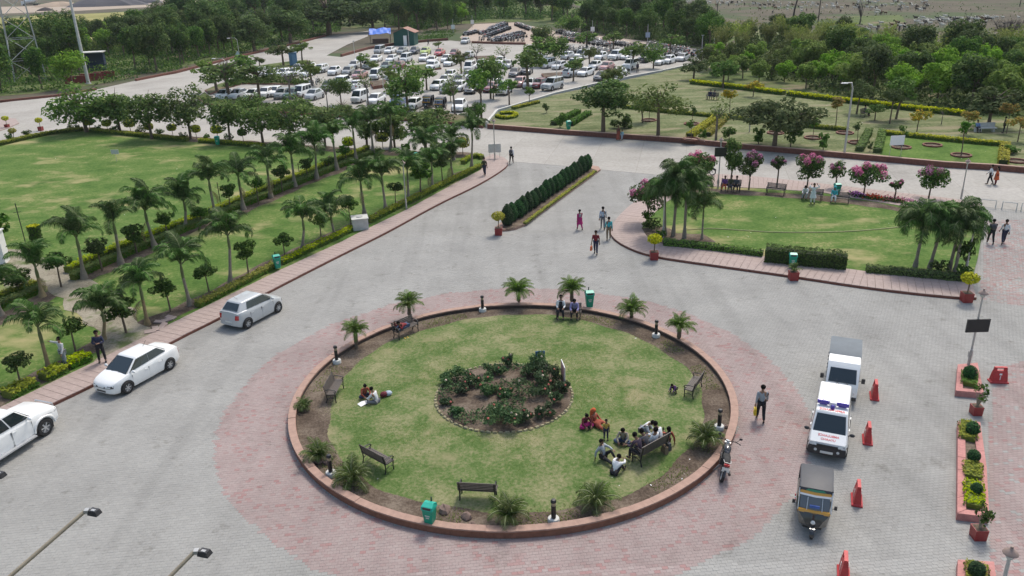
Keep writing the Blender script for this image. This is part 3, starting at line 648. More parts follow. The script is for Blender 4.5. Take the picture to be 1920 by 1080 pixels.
hedge([(1038, 235), (1060, 224), (1084, 212)], .8, .5, l_hedgeg, 'dark green hedge strip beside the dense park tree', dens=80, leaf=.17, **PK)
hedge([(1069, 236), (1085, 226), (1104, 215)], .8, .5, l_bush, 'mid green hedge strip at the foot of the dense park tree', dens=80, leaf=.17, **PK)
hedge([(931, 220), (945, 224), (962, 222), (970, 217), (958, 213), (938, 215)], .5, .35, l_hedgeg, 'small oval yellow hedge at the park corner', top=l_yel, dens=80, leaf=.17, **PK)
hedge([(962, 205), (985, 199), (1010, 193)], .6, .35, l_hedgeg, 'short yellow hedge by the grey car park wall', top=l_yel, dens=80, leaf=.17, **PK)
hedge([(984, 420), (1010, 400), (1060, 363), (1116, 322)], .28, .14, l_hedgeg, 'thin yellow ground hedge along the median kerb', top=l_yel, z=.17, dens=120, leaf=.09)

# ---- palms: trunk, crownshaft, every frond its own piece
def frond_mesh(name, L, droop, leaf, n, m, ms, wid=.055, vee=.5, rise=.7, hang=.55):
    """rachis that rises then arches over, two rows of hanging leaflets"""
    mb = MB(); pts = []; rng = random.Random(hash(name) & 255)
    for i in range(9):
        s = i/8; ang = rise-droop*s*s; 
        if i == 0: p = Vector((0, 0, 0))
        else: p = pts[-1]+Vector((math.cos(ang), 0, math.sin(ang)))*L/8
        pts.append(p)
    mb.tube(pts, [.035*(1-.8*i/8)+.006 for i in range(9)], 4, 1, cap=False)
    for i in range(n):
        s = .14+.86*i/(n-1); k = s*8; a = min(7, int(k)); p = pts[a].lerp(pts[a+1], k-a); t = (pts[a+1]-pts[a]).normalized()
        l = leaf*(math.sin(PI*min(1, .16+s*.8))**.7)
        for sd in (-1, 1):
            d = (t*(.45+.5*s)+Vector((0, sd, 0))*1.0+Vector((0, 0, vee-.5*rng.random()))).normalized()
            q = p+d*l*.55; e = q+(d*.5+Vector((0, 0, -hang-.3*rng.random()))).normalized()*l*.5; w = t*wid
            mb.add([p-w*.4, p+w*.4, q+w*.55, q-w*.55, e], [(0, 1, 2, 3), (3, 2, 4)])
    return mb.mesh('frond', [m, ms])
fr_royal = [frond_mesh('frond', 2.5, d, .8, 38, l_palm, m_shaft, .06, .25, r, .9) for d, r in ((2.1, 1.0), (2.4, .8), (1.8, 1.2), (2.7, .6))]
fr_dead = [frond_mesh('dead_frond', 2.0, d, .6, 22, leafm('dry_frond', (.10, .075, .045), (.2, .165, .11), .2), m_yshaft, .05, .1, .5, 1.2) for d in (1.4, 1.9)]
fr_fan = [frond_mesh('frond', 2.2, d, .85, 46, l_palm, m_shaft, .042, .1, r, 1.2) for d, r in ((2.6, .8), (2.9, .5), (2.2, 1.1))]
fr_cyc = [frond_mesh('frond', 1.05, d, .30, 22, l_cycad, m_shaft, .022, .2, r, .3) for d, r in ((1.5, .8), (1.8, .55), (1.2, 1.05))]
fr_dark = [frond_mesh('frond', 1.0, d, .34, 20, leafm('fern_leaf', (.04, .07, .018), (.085, .115, .036), .35), m_shaft, .022, .2, r, .4) for d, r in ((1.6, 1.0), (1.9, .8), (1.2, 1.25))]
def palm(px, py, pyc, label, z=.13, fr=fr_royal, nf=11, size=1., group='royal palms of the palm garden', fat=.23, thin=.092, tan=False, shaft=.8, dead=1, bark=None):
    g = G(px, py, z); t = thing('palm_tree', label, 'palm tree', (g[0], g[1], z), random.random()*6.28, group)
    h = HT(px, py, pyc, z)-(.3 if fr is fr_royal else 0); sh = min(shaft, h*.35); ht = h-sh
    bx, by = random.gauss(0, .13), random.gauss(0, .13); nf += random.choice((-2, -1, 0, 0, 1, 2)); size *= random.uniform(.86, 1.08)
    mb = MB(); pr = [(0, fat*1.15), (.12*ht, fat), (.3*ht, fat*.62), (.5*ht, thin*1.15), (1*ht, thin)]
    mb.tube([(bx*u/max(ht, .1), by*u/max(ht, .1), u-.03*(u == 0)) for u, _ in pr], [r for _, r in pr], 10)
    tr = mb.build('trunk', bark or (m_yshaft if tan else m_palmt), t, smooth=50)
    mb = MB(); mb.tube([(bx, by, ht-.02), (bx, by, ht+sh*.5), (bx, by, h+.1)], [thin*1.05, thin*1.15, thin*.5], 8); mb.build('crownshaft', m_shaft, t, smooth=60)
    for i in range(nf):
        a = i*2.39996+random.gauss(0, .15); u = i/nf
        f = put('frond', fr[min(len(fr)-1, int(random.random()*len(fr)))], t, loc=(bx, by, h-.05+.1*random.random()), scl=size*random.uniform(.85, 1.1))
        tilt = (-1.2+1.32*u) if fr is fr_royal else (-.95+1.25*u)+random.gauss(0, .08)
        f.rotation_euler = Matrix.Rotation(a, 3, 'Z').to_4x4().to_euler() if 0 else (Matrix.Rotation(a, 3, 'Z') @ Matrix.Rotation(tilt*.75, 3, 'Y')).to_euler()
    for i in range(random.choice((0, 0, 1)) if fr is fr_royal else 0):
        f = put('dead_frond', fr_dead[i % 2], t, loc=(bx, by, ht+.05), scl=size*random.uniform(.6, .85)); f.rotation_euler = (Matrix.Rotation(random.random()*6.28, 3, 'Z') @ Matrix.Rotation(random.uniform(1.0, 1.35), 3, 'Y')).to_euler()
    return t
ROW = [(1, 591, 528, 'royal palm at the frame edge with one frond over the hedge stub'), (80, 556, 494, 'royal palm with tan trunk by the bare earth and the white pillar'), (158, 522, 438, 'royal palm at the open end of the double hedge'),
       (227, 495, 408, 'royal palm second along the double hedge from its open end'), (291, 465, 387, 'royal palm third along the double hedge, straight trunk'), (348, 431, 372, 'royal palm fourth along the double hedge, partly behind a small palm'),
       (406, 417, 331, 'tallest royal palm of the hedge row, thick grey base'), (457, 393, 325, 'royal palm just beyond the tallest one in the hedge row'), (508, 371, 304, 'royal palm seventh along the double hedge, drooping frond over a round tree'),
       (553, 350, 285, 'royal palm eighth along the double hedge, slightly leaning'), (594, 335, 270, 'slender royal palm ninth along the double hedge'), (632, 319, 251, 'royal palm tenth along the double hedge, dark spreading crown'),
       (668, 303, 236, 'royal palm deep in the hedge row against the road'), (700, 290, 224, 'royal palm near the far end of the hedge row'), (733, 284, 214, 'royal palm last of the hedge row below the road trees')]
for px, py, pc, lb in ROW: palm(px, py, pc, lb, size=1.12 if py < 480 else 1., tan=px == 80)
FRT = [(567, 467, 404, 'front walk palm with pale hanging dead frond, above the green bin'), (628, 441, 397, 'thin young palm between two round trees at the front walk'), (432, 534, 436, 'front walk palm overlapping a big round dark tree'), (357, 573, 487, 'front walk palm right behind the silver hatchback hedge'),
       (277, 609, 527, 'front walk palm by the pile of broken slabs'), (194, 637, 575, 'small front walk palm beside the man in dark clothes'), (93, 696, 606, 'big front walk palm the man in a white shirt leans on'), (-38, 742, 640, 'palm cut by the frame edge above the white pickup'),
       (684, 404, 333, 'palm behind the white tank with wide spreading fronds'), (724, 397, 324, 'palm beside the lamp post of the front walk'), (766, 376, 313, 'palm hidden behind the lamp post of the front walk'), (811, 354, 303, 'palm with thick pale base beyond the lamp post'),
       (850, 335, 290, 'palm near the garden tip with a low drooping crown'), (884, 319, 240, 'tall dark palm at the very tip of the garden'), (851, 300, 258, 'palm with upright fronds behind the garden tip'), (800, 322, 268, 'palm with upright fronds against the concrete road')]
for i, (px, py, pc, lb) in enumerate(FRT): palm(px, py, pc, lb, size=.92 if px < 660 else 1.05, nf=11, tan=px in (277, 194, 93), fat=.17 if px < 660 else .2, thin=.08, group='palms along the front walk')
SMALLP = [(1247, 441, 366, 'palm behind the lamp post in the palm cluster'), (1262, 442, 338, 'tallest palm of the cluster on the small lawn'), (1283, 446, 352, 'palm with pale straight trunk in the cluster'), (1316, 448, 391, 'short separate palm at the edge of the cluster'), (1307, 372, 345, 'low palm by the back walk behind the cluster'),
          (1716, 500, 420, 'slim palm with bare trunk at the lawn corner'), (1743, 502, 414, 'middle palm of the lawn corner group'), (1779, 508, 416, 'stout palm of the lawn corner group'), (1790, 512, 432, 'palm by the lamp post at the lawn corner')]
for px, py, pc, lb in SMALLP:
    b = px not in (1316, 1307)
    palm(px, py, pc, lb, fr=fr_fan, nf=22 if b else 10, size=(1.05 if px < 1770 else .95) if b else .85, fat=.15 if b else .1, thin=.085 if b else .06, group='palms of the small lawn')
CYC = [(669, 652, 622, 'cycad beside the black bollard on the wall'), (768, 599, 574, 'cycad behind the bench with the lying man'), (974, 571, 545, 'cycad at the far side of the round garden, left of the two seated men'), (1072, 573, 543, 'cycad behind the two seated men'), (1184, 598, 578, 'cycad with dense crown between bin and bollard'), (1272, 640, 610, 'bright green cycad by the far bollard of the round garden')]
for px, py, pc, lb in CYC:
    palm(px, py+1, pc+3, lb, z=.12, fr=fr_cyc, nf=36, size=1.05 if px not in (669, 1184, 1272) else .92, fat=.10, thin=.10, shaft=.15, bark=m_trunk, group='cycads around the round garden')
TUF = [(598, 862, 1.05, 'big grassy palm clump beside the grey boulder and bollard'), (662, 908, 1.25, 'largest dark palm clump inside the wall'), (953, 977, 1.25, 'bushy palm clump in front of the lone bench'), (1117, 953, 1.25, 'bushy palm clump beside the near bollard'), (1322, 836, 1.3, 'bushy palm clump by the motorcycle'), (570, 768, .7, 'small ragged palm clump near the bench with slats')]
for px, py, s, lb in TUF:
    g = G(px, py, .12); t = thing('palm_clump', lb, 'palm', (g[0], g[1], .12), random.random()*6, 'low palm clumps inside the wall')
    mb = MB(); mb.tube([(0, 0, -.02), (0, 0, .22*s)], [.14, .1], 7); mb.build('stem', m_trunk, t)
    for i in range(30):
        f = put('frond', fr_dark[i % 3], t, loc=(random.gauss(0, .06), random.gauss(0, .06), .14*s), scl=s*random.uniform(.55, .92))
        f.rotation_euler = (Matrix.Rotation(i*2.4, 3, 'Z') @ Matrix.Rotation(-.6+.9*i/30, 3, 'Y')).to_euler()

# ---- trees
def crown_mesh(name, seed, w, h, n, leaf, m, nb=14, flat=.6, shell=.5, up=.5, asp=.55, bottom=-.6, gap=1.):
    """clumps in an ellipsoid of half-width w and half-height h centred on the origin"""
    rng = np.random.default_rng(seed); c = []; r = []
    while len(c) < nb:
        u = rng.normal(size=3); u /= np.linalg.norm(u); u *= rng.random()**.4
        if u[2] < bottom: continue
        c.append((u[0]*w*.74, u[1]*w*.74, u[2]*h*.74)); k = rng.uniform(.26, .46)*gap; r.append((w*k, w*k, max(h*k, w*k*flat)))
    P, u = blobs(rng, n, c, r, shell); return leaves('crown', P, leaf, m, up, asp, rng=rng, out=u*.8), c
def limbs(mb, h0, tips, r0, bend=.25, n=6, root=None):
    for tp in tips:
        tp = Vector(tp); b = Vector(root or (0, 0, h0)); md = b.lerp(tp, .5)+Vector((0, 0, bend*(tp-b).length*.3))
        mb.tube([b, md, tp], [r0, r0*.62, r0*.22], n, cap=False)
TREES = {}
def pattern(key, seed, H, w, h, n, leaf, m, trunk_r, nb=14, bark=m_trunk, lean=0., cat='tree', forks=5, name='tree', **kw):
    """H = height of the crown's centre, w/h half sizes. The pattern is copied, then removed."""
    t = thing(name, 'x', cat, (0, 0, -500)); cm, c = crown_mesh('crown', seed, w, h, n, leaf, m, nb, **kw)
    rg = random.Random(seed); mb = MB(); fork = max(.3, H-h*.75); bx, by = rg.gauss(0, .08)*H*.3+lean, rg.gauss(0, .08)*H*.3
    mb.tube([(0, 0, -.05), (bx*.3, by*.3, fork*.5), (bx, by, fork)], [trunk_r*1.25, trunk_r, trunk_r*.8], 7)
    tips = sorted(c, key=lambda q: rg.random())[:forks+3]
    limbs(mb, fork, [(q[0]*.85+bx, q[1]*.85+by, q[2]*.7+H-.16*h) for q in tips], trunk_r*.5, root=(bx, by, fork))
    mb.build('trunk', bark, t, smooth=50); put('crown', cm, t, loc=(bx, by, H)); t['H'] = H; t['W'] = w; TREES[key] = t; return t
for s in range(3): pattern('ball%d' % s, 10+s, 1.75, .72, .55, 1500, .13, l_ball, .04, nb=13, shell=.6, gap=1.02, name='clipped_tree', bottom=-.9)
for s in range(3): pattern('gul%d' % s, 20+s, 4.1, 2.6, 2.3, 2700, .27, l_gul, .11, nb=34, flat=.35, gap=.72, name='road_tree', forks=7)
for s in range(2): pattern('gulr%d' % s, 25+s, 3.6, 1.7, 2.0, 2200, .25, l_gul, .09, nb=18, flat=.4, gap=.8, name='road_tree')
pattern('park_dense', 31, 4.2, 2.9, 2.0, 3600, .26, leafm('dense_leaf', (.013, .034, .010), (.035, .06, .018), .25, (.06, .09, .03)), .16, nb=26, gap=.8, name='park_tree')
pattern('park_thin', 32, 4.6, 2.9, 2.4, 1900, .25, l_sparse, .13, nb=24, gap=.75, name='park_tree', forks=9)
pattern('park_umb', 33, 3.5, 4.1, 2.1, 5200, .27, l_park, .16, nb=44, flat=.3, gap=.55, name='park_tree', forks=10)
for s in range(3): pattern('park%d' % s, 35+s, 3.4, 1.9, 1.5, 1500, .26, l_park, .09, nb=18, gap=.8, name='park_tree')
for s in range(2): pattern('orange%d' % s, 40+s, 2.7, 1.15, .85, 700, .2, l_orange, .04, nb=14, flat=.4, gap=.85, name='flowering_tree')
for s in range(3): pattern('lot%d' % s, 45+s, 3.3, 1.9, 1.3, 900, .27, l_gul if s else l_sparse, .1, nb=20, flat=.35, gap=.65, name='car_park_tree', forks=8)
pattern('bare0', 49, 3.4, 2.2, 1.5, 260, .22, l_sparse, .1, nb=18, gap=.8, name='bare_tree', forks=14, bark=mat('grey_bark', (.16, .14, .12), .95))
for s in range(2): pattern('bush%d' % s, 50+s, .75, .75, .7, 420, .2, l_bush, .04, nb=10, gap=1., name='bush', cat='bush', bottom=-1)
for s in range(2): pattern('dkbush%d' % s, 53+s, .45, .5, .45, 330, .13, l_ball, .03, nb=9, gap=1., name='bush', cat='bush', bottom=-1)
for s in range(2): pattern('sap%d' % s, 56+s, 1.25, .42, .5, 90, .2, l_bush, .025, nb=6, gap=1., name='sapling', cat='sapling')
for s in range(5): pattern('wood%d' % s, 60+s, [4.2, 5.2, 3.6, 5., 4.4][s], [2.6, 2.4, 2.4, 3., 2.2][s], [2.6, 3.4, 2.2, 2.8, 2.8][s], 3800, .31, l_wood, .15, nb=22, gap=.9, name='wood_tree', bottom=-1)
for s in range(4): pattern('bright%d' % s, 70+s, [2.8, 3.4, 2.4, 3.2][s], [2.1, 2.2, 1.8, 2.4][s], [1.9, 2.2, 1.6, 2.0][s], 2600, .3, l_bright, .1, nb=20, gap=.9, name='young_tree', bottom=-1)
for s in range(3): pattern('dark%d' % s, 76+s, [6., 8.5, 7.][s], [3.6, 3.2, 4.2][s], [3.8, 6.2, 4.][s], 5000, .4, l_dkwood, .25, nb=28, gap=.9, name='tall_tree', bottom=-.8)
for s in range(2): pattern('pale%d' % s, 80+s, 3.2, 2.3, 2.2, 1100, .36, l_sparse, .1, nb=18, gap=.85, name='thicket_tree', bottom=-.9)
def bamboo(seed, H=5.5):
    rng = np.random.default_rng(seed); t = thing('bamboo_clump', 'x', 'bamboo', (0, 0, -500)); mb = MB(); P = []
    for k in range(22):
        a = rng.random()*6.28; b = .5*rng.random()**.5; L = H*rng.uniform(.7, 1.1); o = rng.uniform(.12, .38); pts = []
        for i in range(6):
            s = i/5; pts.append((math.cos(a)*(b+o*L*s*s), math.sin(a)*(b+o*L*s*s), L*(s-.16*s*s*s)))
        mb.tube(pts, [.045, .04, .035, .028, .02, .008], 4, cap=False)
        for i in range(70):
            s = .28+.72*rng.random(); j = min(4, int(s*5)); f = s*5-j; p = np.array(pts[j])*(1-f)+np.array(pts[j+1])*f; P.append(p+rng.normal(size=3)*np.array([.3, .3, .25]))
    mb.build('canes', mat('bamboo_cane', (.2, .2, .07), .6), t); put('crown', leaves('crown', np.array(P), .38, l_bamb, .2, .32, rng=rng), t); t['H'] = H*.6; t['W'] = 2.; TREES['bamb%d' % seed] = t
for s in range(3): bamboo(s)
def plant(key, px, py, label, group=None, z=.0, pyc=None, s=None, sxy=None, name=None):
    src = TREES[key]; g = G(px, py, z)
    k = s or (HT(px, py, pyc, z)/src['H'] if pyc else 1.)
    t = dup(src, (g[0], g[1], z), random.random()*6.28, label, group, scl=(k*(sxy or 1), k*(sxy or 1), k)); t.name = src.name.split('.')[0]
    return t
ZS = {'gul': 1.18}
WIDER = {'gul': 1.25, 'lot': 1.4, 'par': 1.32, 'bal': 1.12, 'bar': 1.25, 'ora': 1.35, 'dkb': 1.15, 'bus': 1.15}
def plant_r(key, px, py, pyc, rpx, label, group, z):
    """crown centre at row pyc, crown half width rpx photo pixels"""
    k = HT(px, py, pyc, z)/TREES[key]['H']; w = WIDER.get(key[:3], 1.)*rpx*MPP(px, py, z)/TREES[key]['W']; g = G(px, py, z)
    t = dup(TREES[key], (g[0], g[1], z), random.random()*6.28, label, group, scl=(w, w, (k*.6+w*.4)*ZS.get(key[:3], 1))); t.name = TREES[key].name.split('.')[0]
    # keep the crown centre at its surveyed height
    for c in t.children:
        if c.name.startswith('crown'): c.location.z = TREES[key]['H']*k/((k*.6+w*.4)*ZS.get(key[:3], 1))-(.25 if key[:3] == 'gul' else 0)
    return t
BALL = [(317, 452, 408, 18, 'round clipped tree on thin stem between third and fourth hedge palms'), (378, 421, 397, 18, 'round clipped tree touching the yellow hedge by the tallest palm'), (433, 397, 359, 16, 'small round tree beside the thin black pole'), (485, 383, 343, 15, 'round clipped tree under the drooping frond'),
        (530, 360, 322, 17, 'dark dense round tree beside the double hedge'), (577, 337, 308, 14, 'round clipped tree near the slender palm'), (617, 314, 300, 14, 'round clipped tree close to the dark spreading palm'), (650, 302, 281, 15, 'wide dark round tree far along the double hedge'),
        (257, 475, 437, 24, 'round dark tree partly behind a hedge palm frond'), (192, 508, 460, 24, 'round dark tree by the open end of the double hedge'), (115, 538, 488, 24, 'round tree with clear stem by the dirt path'), (35, 548, 521, 29, 'largest round tree over the hedge stub'),
        (603, 453, 410, 19, 'round tree left of the white tank'), (535, 484, 450, 19, 'round tree above the green bin'), (467, 520, 470, 23, 'big dark round tree under the overlapping palm'), (392, 547, 508, 20, 'round tree just behind the second front palm'), (320, 584, 538, 24, 'round tree behind the broken slabs'),
        (237, 624, 576, 33, 'largest bright round tree beside the man in dark clothes'), (143, 664, 612, 26, 'bright round tree above the man in a white shirt'), (40, 724, 678, 26, 'dark round tree behind the yellow shrubs'), (789, 368, 320, 23, 'large round dark tree between thick palm bases'), (742, 385, 350, 14, 'leaning small round tree by the lamp post'),
        (658, 425, 381, 17, 'flat topped round tree beside the white tank'), (830, 341, 301, 16, 'round tree near the garden tip')]
for i, (px, py, pc, r, lb) in enumerate(BALL): plant_r('ball%d' % (i % 3), px, py, pc, r, lb, 'round clipped trees of the palm garden', .13)
GUL = [(163, 248, 195, 56, 'spreading tree at the corner of the big lawn'), (226, 248, 200, 33, 'narrower road tree next to the corner tree'), (285, 261, 198, 44, 'road tree with reddish twigs above the lawn hedge'), (358, 261, 197, 42, 'dark road tree third from the lawn corner'), (432, 268, 211, 38, 'road tree with forked pale trunk above the green bin'),
       (493, 268, 218, 40, 'road tree before the near parked cars'), (545, 272, 216, 42, 'road tree above the hedge palms'), (610, 278, 224, 40, 'road tree tangled with palm crowns'), (688, 276, 232, 30, 'dark leafy road tree beside the palms'), (740, 276, 236, 28, 'reddish dark road tree behind the garden'), (799, 284, 231, 40, 'thin road tree with pale trunk near the garden tip')]
for i, (px, py, pc, r, lb) in enumerate(GUL): plant_r(('gulr%d' % (i % 2)) if r < 35 else 'gul%d' % (i % 3), px, py, pc, r, lb, 'trees along the road behind the big lawn', .1)
LOT = [('gul2', 640, 196, 158, 22, 'leafy tree between the white hatchback and the van'), ('lot0', 735, 172, 138, 22, 'feathery tree behind the blue hatchback'), ('lot2', 800, 168, 136, 22, 'feathery tree at the dark middle block'), ('lot0', 865, 140, 108, 20, 'thin crowned tree in the open bays'), ('lot1', 955, 196, 160, 18, 'low tree before the pale red hatchback'), ('lot2', 1075, 152, 118, 20, 'tree before the rows near the park wall'), ('lot0', 1105, 128, 98, 18, 'tree between two rows of white cars'), ('gul0', 1225, 128, 98, 22, 'leafy tree by the charcoal off-roader'), ('lot2', 1150, 92, 68, 20, 'tree inside the long motorcycle row'), ('gul1', 1015, 92, 62, 24, 'tall tree at the head of the motorcycle rows'), ('lot0', 585, 160, 126, 26, 'feathery tree over the entrance island'), ('lot1', 455, 150, 116, 26, 'feathery tree above the island kerb'), ('lot0', 407, 172, 128, 34, 'thin umbrella tree at the car park entrance'), ('lot1', 430, 186, 140, 42, 'dark trunked umbrella tree over near parked cars'), ('lot1', 487, 188, 138, 36, 'umbrella tree over the row of white cars'), ('bare0', 545, 192, 140, 34, 'leafless branching tree over the near car row'), ('bare0', 615, 207, 160, 18, 'small bare tree with round twiggy head'),
       ('lot2', 532, 124, 92, 24, 'tree in front of the blue cabin'), ('lot0', 567, 117, 88, 18, 'tree behind the blue cabin'), ('lot0', 488, 128, 112, 12, 'small sapling tree on the road island'), ('gul0', 765, 208, 150, 42, 'leafy green tree over the auto rickshaws'), ('bare0', 691, 200, 150, 26, 'bare forked tree beside the white van'),
       ('bare0', 853, 217, 150, 30, 'bare tree by the white hatchback near the road'), ('gul1', 920, 185, 128, 30, 'tall tree in the middle of the car park'), ('lot1', 990, 168, 112, 36, 'dark tree among the middle rows'), ('lot2', 1013, 125, 85, 32, 'dense tree in front of the motorcycle rows'), ('gul2', 1040, 122, 84, 28, 'tall dense tree between cars and motorcycles'),
       ('bare0', 946, 128, 95, 16, 'thin leafless tree by the empty bays'), ('bare0', 894, 120, 90, 14, 'thin leafless tree near the silver saloon'), ('lot2', 1186, 130, 92, 26, 'tree before the white bus-like van'), ('lot1', 1100, 95, 70, 22, 'tree among the motorcycles'), ('lot2', 1256, 100, 75, 22, 'tree at the motorcycle park edge'), ('lot0', 1148, 168, 138, 28, 'thin tree at the park wall corner'),
       ('lot2', 925, 186, 168, 16, 'small round tree beside the grey wall'), ('lot2', 993, 200, 170, 10, 'young tree with thin stem at the park wall'), ('gul0', 845, 190, 168, 15, 'green tree before the dark parked cars'), ('lot0', 822, 92, 82, 9, 'tiny umbrella tree by the red car'), ('gul1', 1070, 62, 42, 28, 'tree at the back of the motorcycle park'), ('lot0', 702, 140, 120, 14, 'small tree between white cars'), ('lot2', 677, 130, 108, 16, 'bushy tree in the second car row'),
       ('gul2', 890, 232, 205, 22, 'leafy tree at the garden tip roadside'), ('lot1', 903, 228, 150, 26, 'leaning tree at the park corner'), ('gul1', 645, 216, 205, 22, 'shrubby tree on the long island'), ('lot1', 560, 211, 196, 28, 'shrubby tree on the long island near the silver hatchback'), ('gul0', 470, 204, 190, 26, 'shrubby tree on the long island under the umbrella trees'), ('lot1', 740, 222, 205, 26, 'shrubby tree on the long island below the rickshaws'), ('lot2', 820, 228, 208, 24, 'shrubby tree at the end of the long island')]
for k, px, py, pc, r, lb in LOT: plant_r(k, px, py, pc, r, lb, 'trees in and around the car park', .05)
for k_, px, py, pc, r, lb in [('park_dense', 618, 66, 28, 62, 'big dark spreading tree overhanging the far road'), ('dark2', 545, 82, 44, 46, 'dark leaning tree at the road bend kerb'), ('dark0', 478, 97, 58, 40, 'dark full tree at the kerb behind the diamond board'), ('dark2', 700, 60, 26, 46, 'dark tree behind the blue stall, nearest the road')]: plant_r(k_, px, py, pc, r, lb, 'trees along the far road', 0)
PRK = [('park_dense', 1131, 247, 188, 50, 'dense dark round tree at the park front'), ('park_thin', 1234, 254, 188, 52, 'tall see-through tree beside the dense dark one'), ('park_umb', 1452, 275, 216, 78, 'wide umbrella shaped tree at the park front'), ('bare0', 1342, 264, 205, 36, 'sparse tree with a curved trunk'), ('park0', 1606, 213, 168, 24, 'dark slim tree by the lamp mast'),
       ('park1', 1680, 223, 165, 30, 'pair trunk tree in the middle of the park'), ('park2', 1668, 232, 178, 20, 'slim tree next to the pair trunk tree'), ('park0', 1852, 240, 190, 46, 'spreading tree behind the stone bench'), ('bare0', 1765, 233, 205, 12, 'thin bare sapling tree in the park'), ('park1', 1205, 230, 195, 22, 'light park tree before the boundary wall'),
       ('park2', 1150, 195, 160, 30, 'bushy tree leaning over the car park wall'), ('park0', 1300, 150, 122, 26, 'tree with forked trunk behind the yellow hedge'), ('park1', 1355, 165, 128, 26, 'forked tree at the yellow hedge'), ('orange0', 1567, 236, 192, 17, 'thin orange leaved tree beside the lamp mast'), ('orange1', 1718, 251, 216, 19, 'yellow green tree with an orange top'), ('orange0', 1812, 251, 217, 17, 'orange leaved tree by the man in a blue shirt'), ('orange1', 1908, 266, 231, 20, 'orange leaved tree at the frame edge of the park'),
       ('park2', 1640, 226, 203, 17, 'small round dark tree by the reclining man'), ('orange1', 1412, 181, 159, 15, 'pale yellow shrubby tree before the back hedge'), ('orange0', 1368, 213, 178, 14, 'orange tinted small tree behind the sparse one'), ('orange0', 1887, 250, 205, 16, 'yellow flowered tree by the standing man in the park')]
for k, px, py, pc, r, lb in PRK: plant_r(k, px, py, pc, r, lb, 'trees of the park', PH)
for i, (px, py, pc, r, lb) in enumerate([(1422, 270, 252, 16, 'leafy bush under the umbrella tree'), (1482, 276, 248, 17, 'tall leafy bush beyond the umbrella trunk'), (1543, 282, 262, 14, 'light bush near the lamp mast foot'), (1367, 262, 247, 14, 'bush right behind the road beside the curved trunk'), (1318, 262, 250, 9, 'bush between the two golden hedge strips'),
        (1050, 239, 222, 13, 'bright bush at the park corner by the green bin'), (1170, 240, 225, 22, 'loose bush between the two big park trees'), (1025, 212, 200, 7, 'young tree on the lawn near the grey wall'), (1631, 284, 272, 6, 'dark bush between the box hedges'), (1900, 288, 280, 16, 'brownish bush beside the golden hedge')]):
    plant_r('bush%d' % (i % 2), px, py, pc, r, lb, 'bushes of the park', PH)
for i, (px, py) in enumerate([(1297, 233), (1454, 250), (1524, 259), (1584, 250), (1607, 268), (1690, 277), (1748, 273), (1802, 292), (1906, 303), (1217, 226), (1296, 262)]):
    g = G(px, py, PH); t = thing('tree_ring', 'low brick ring around ' + ['a tiny sapling behind the golden strips', 'a sapling behind the umbrella trunk', 'a leafy sapling before the lamp mast', 'nothing but soil by the lamp mast', 'a sapling at the box hedge', 'a sapling by the white signboard', 'bare soil in the fresh lawn', 'a thin staked sapling in the fresh lawn', 'dry soil at the park edge', 'a leafy sapling by the see-through tree', 'a low plant by the road'][i], 'tree ring', (g[0], g[1], PH), 0, 'brick tree rings in the park')
    for k in range(14):
        a = 2*PI*k/14
        if k == 0 and i == 0: mbb = MB(); mbb.box((0, 0, .06), (.17, .34, .16)); RB = mbb.mesh('brick', m_kerb)
        put('brick', RB, t, loc=(.82*math.cos(a), .82*math.sin(a), 0), rz=a)
    mb = MB(); mb.lathe([(.8, .02), (.0, .05)], 14, cap=False); mb.build('soil', m_soil, t)
    if i not in (3, 6, 8): plant('sap%d' % (i % 2), px, py, 'thin sapling growing in a brick ring, ' + ['behind the golden strips', 'behind the umbrella trunk', 'before the lamp mast', '', 'at the box hedge', 'by the white signboard', '', 'staked in the fresh lawn', '', 'by the see-through tree', 'near the road wall'][i], 'saplings in brick rings', PH, s=1.3 if i != 7 else 2.)
# hedge balls on stems behind the big lawn
for i, (px, py, r, lb) in enumerate([(170, 247, 9, 'yellow green clipped ball under the corner tree'), (203, 249, 9, 'yellow green clipped ball beside the thin stem tree'), (246, 250, 11, 'wide yellow green clipped drum behind the lawn hedge'), (282, 256, 9, 'clipped ball under the reddish twig tree'), (325, 258, 9, 'clipped ball on a clear stem'), (369, 261, 10, 'clipped ball beside the dark road tree'), (409, 263, 11, 'bright clipped ball right above the green bin'), (457, 268, 9, 'dark clipped ball under the forked tree'), (655, 287, 12, 'bright clipped shrub between palms'), (718, 279, 13, 'bright clipped shrub before the road'), (818, 296, 10, 'yellow clipped shrub near the garden tip'), (868, 290, 14, 'yellow clipped shrub at the garden tip')]):
    g = G(px, py, .13); k = r*MPP(px, py)/1.; t = thing('topiary', lb, 'topiary', (g[0], g[1], .13), random.random(), 'clipped shrubs behind the big lawn')
    mb = MB(); mb.tube([(0, 0, -.02), (0, 0, .9)], [.04, .035], 6); mb.build('stem', m_trunk, t)
    rng = np.random.default_rng(i); u = rng.normal(size=(420, 3)); u /= np.linalg.norm(u, axis=1)[:, None]; u = np.sign(u)*np.abs(u)**.75
    put('foliage', leaves('foliage', u*np.array([k, k, k*.72])*.9+np.array([0, 0, 1.05+k*.3]), .18, l_hedgeg if i == 7 else l_hedgey, .3, .7, rng=rng, out=u), t)
    mb = MB(); mb.ball((0, 0, 1.05+k*.3), (k*.8, k*.8, k*.58), 8); mb.build('inner_growth', MATS['hedge_core'], t)
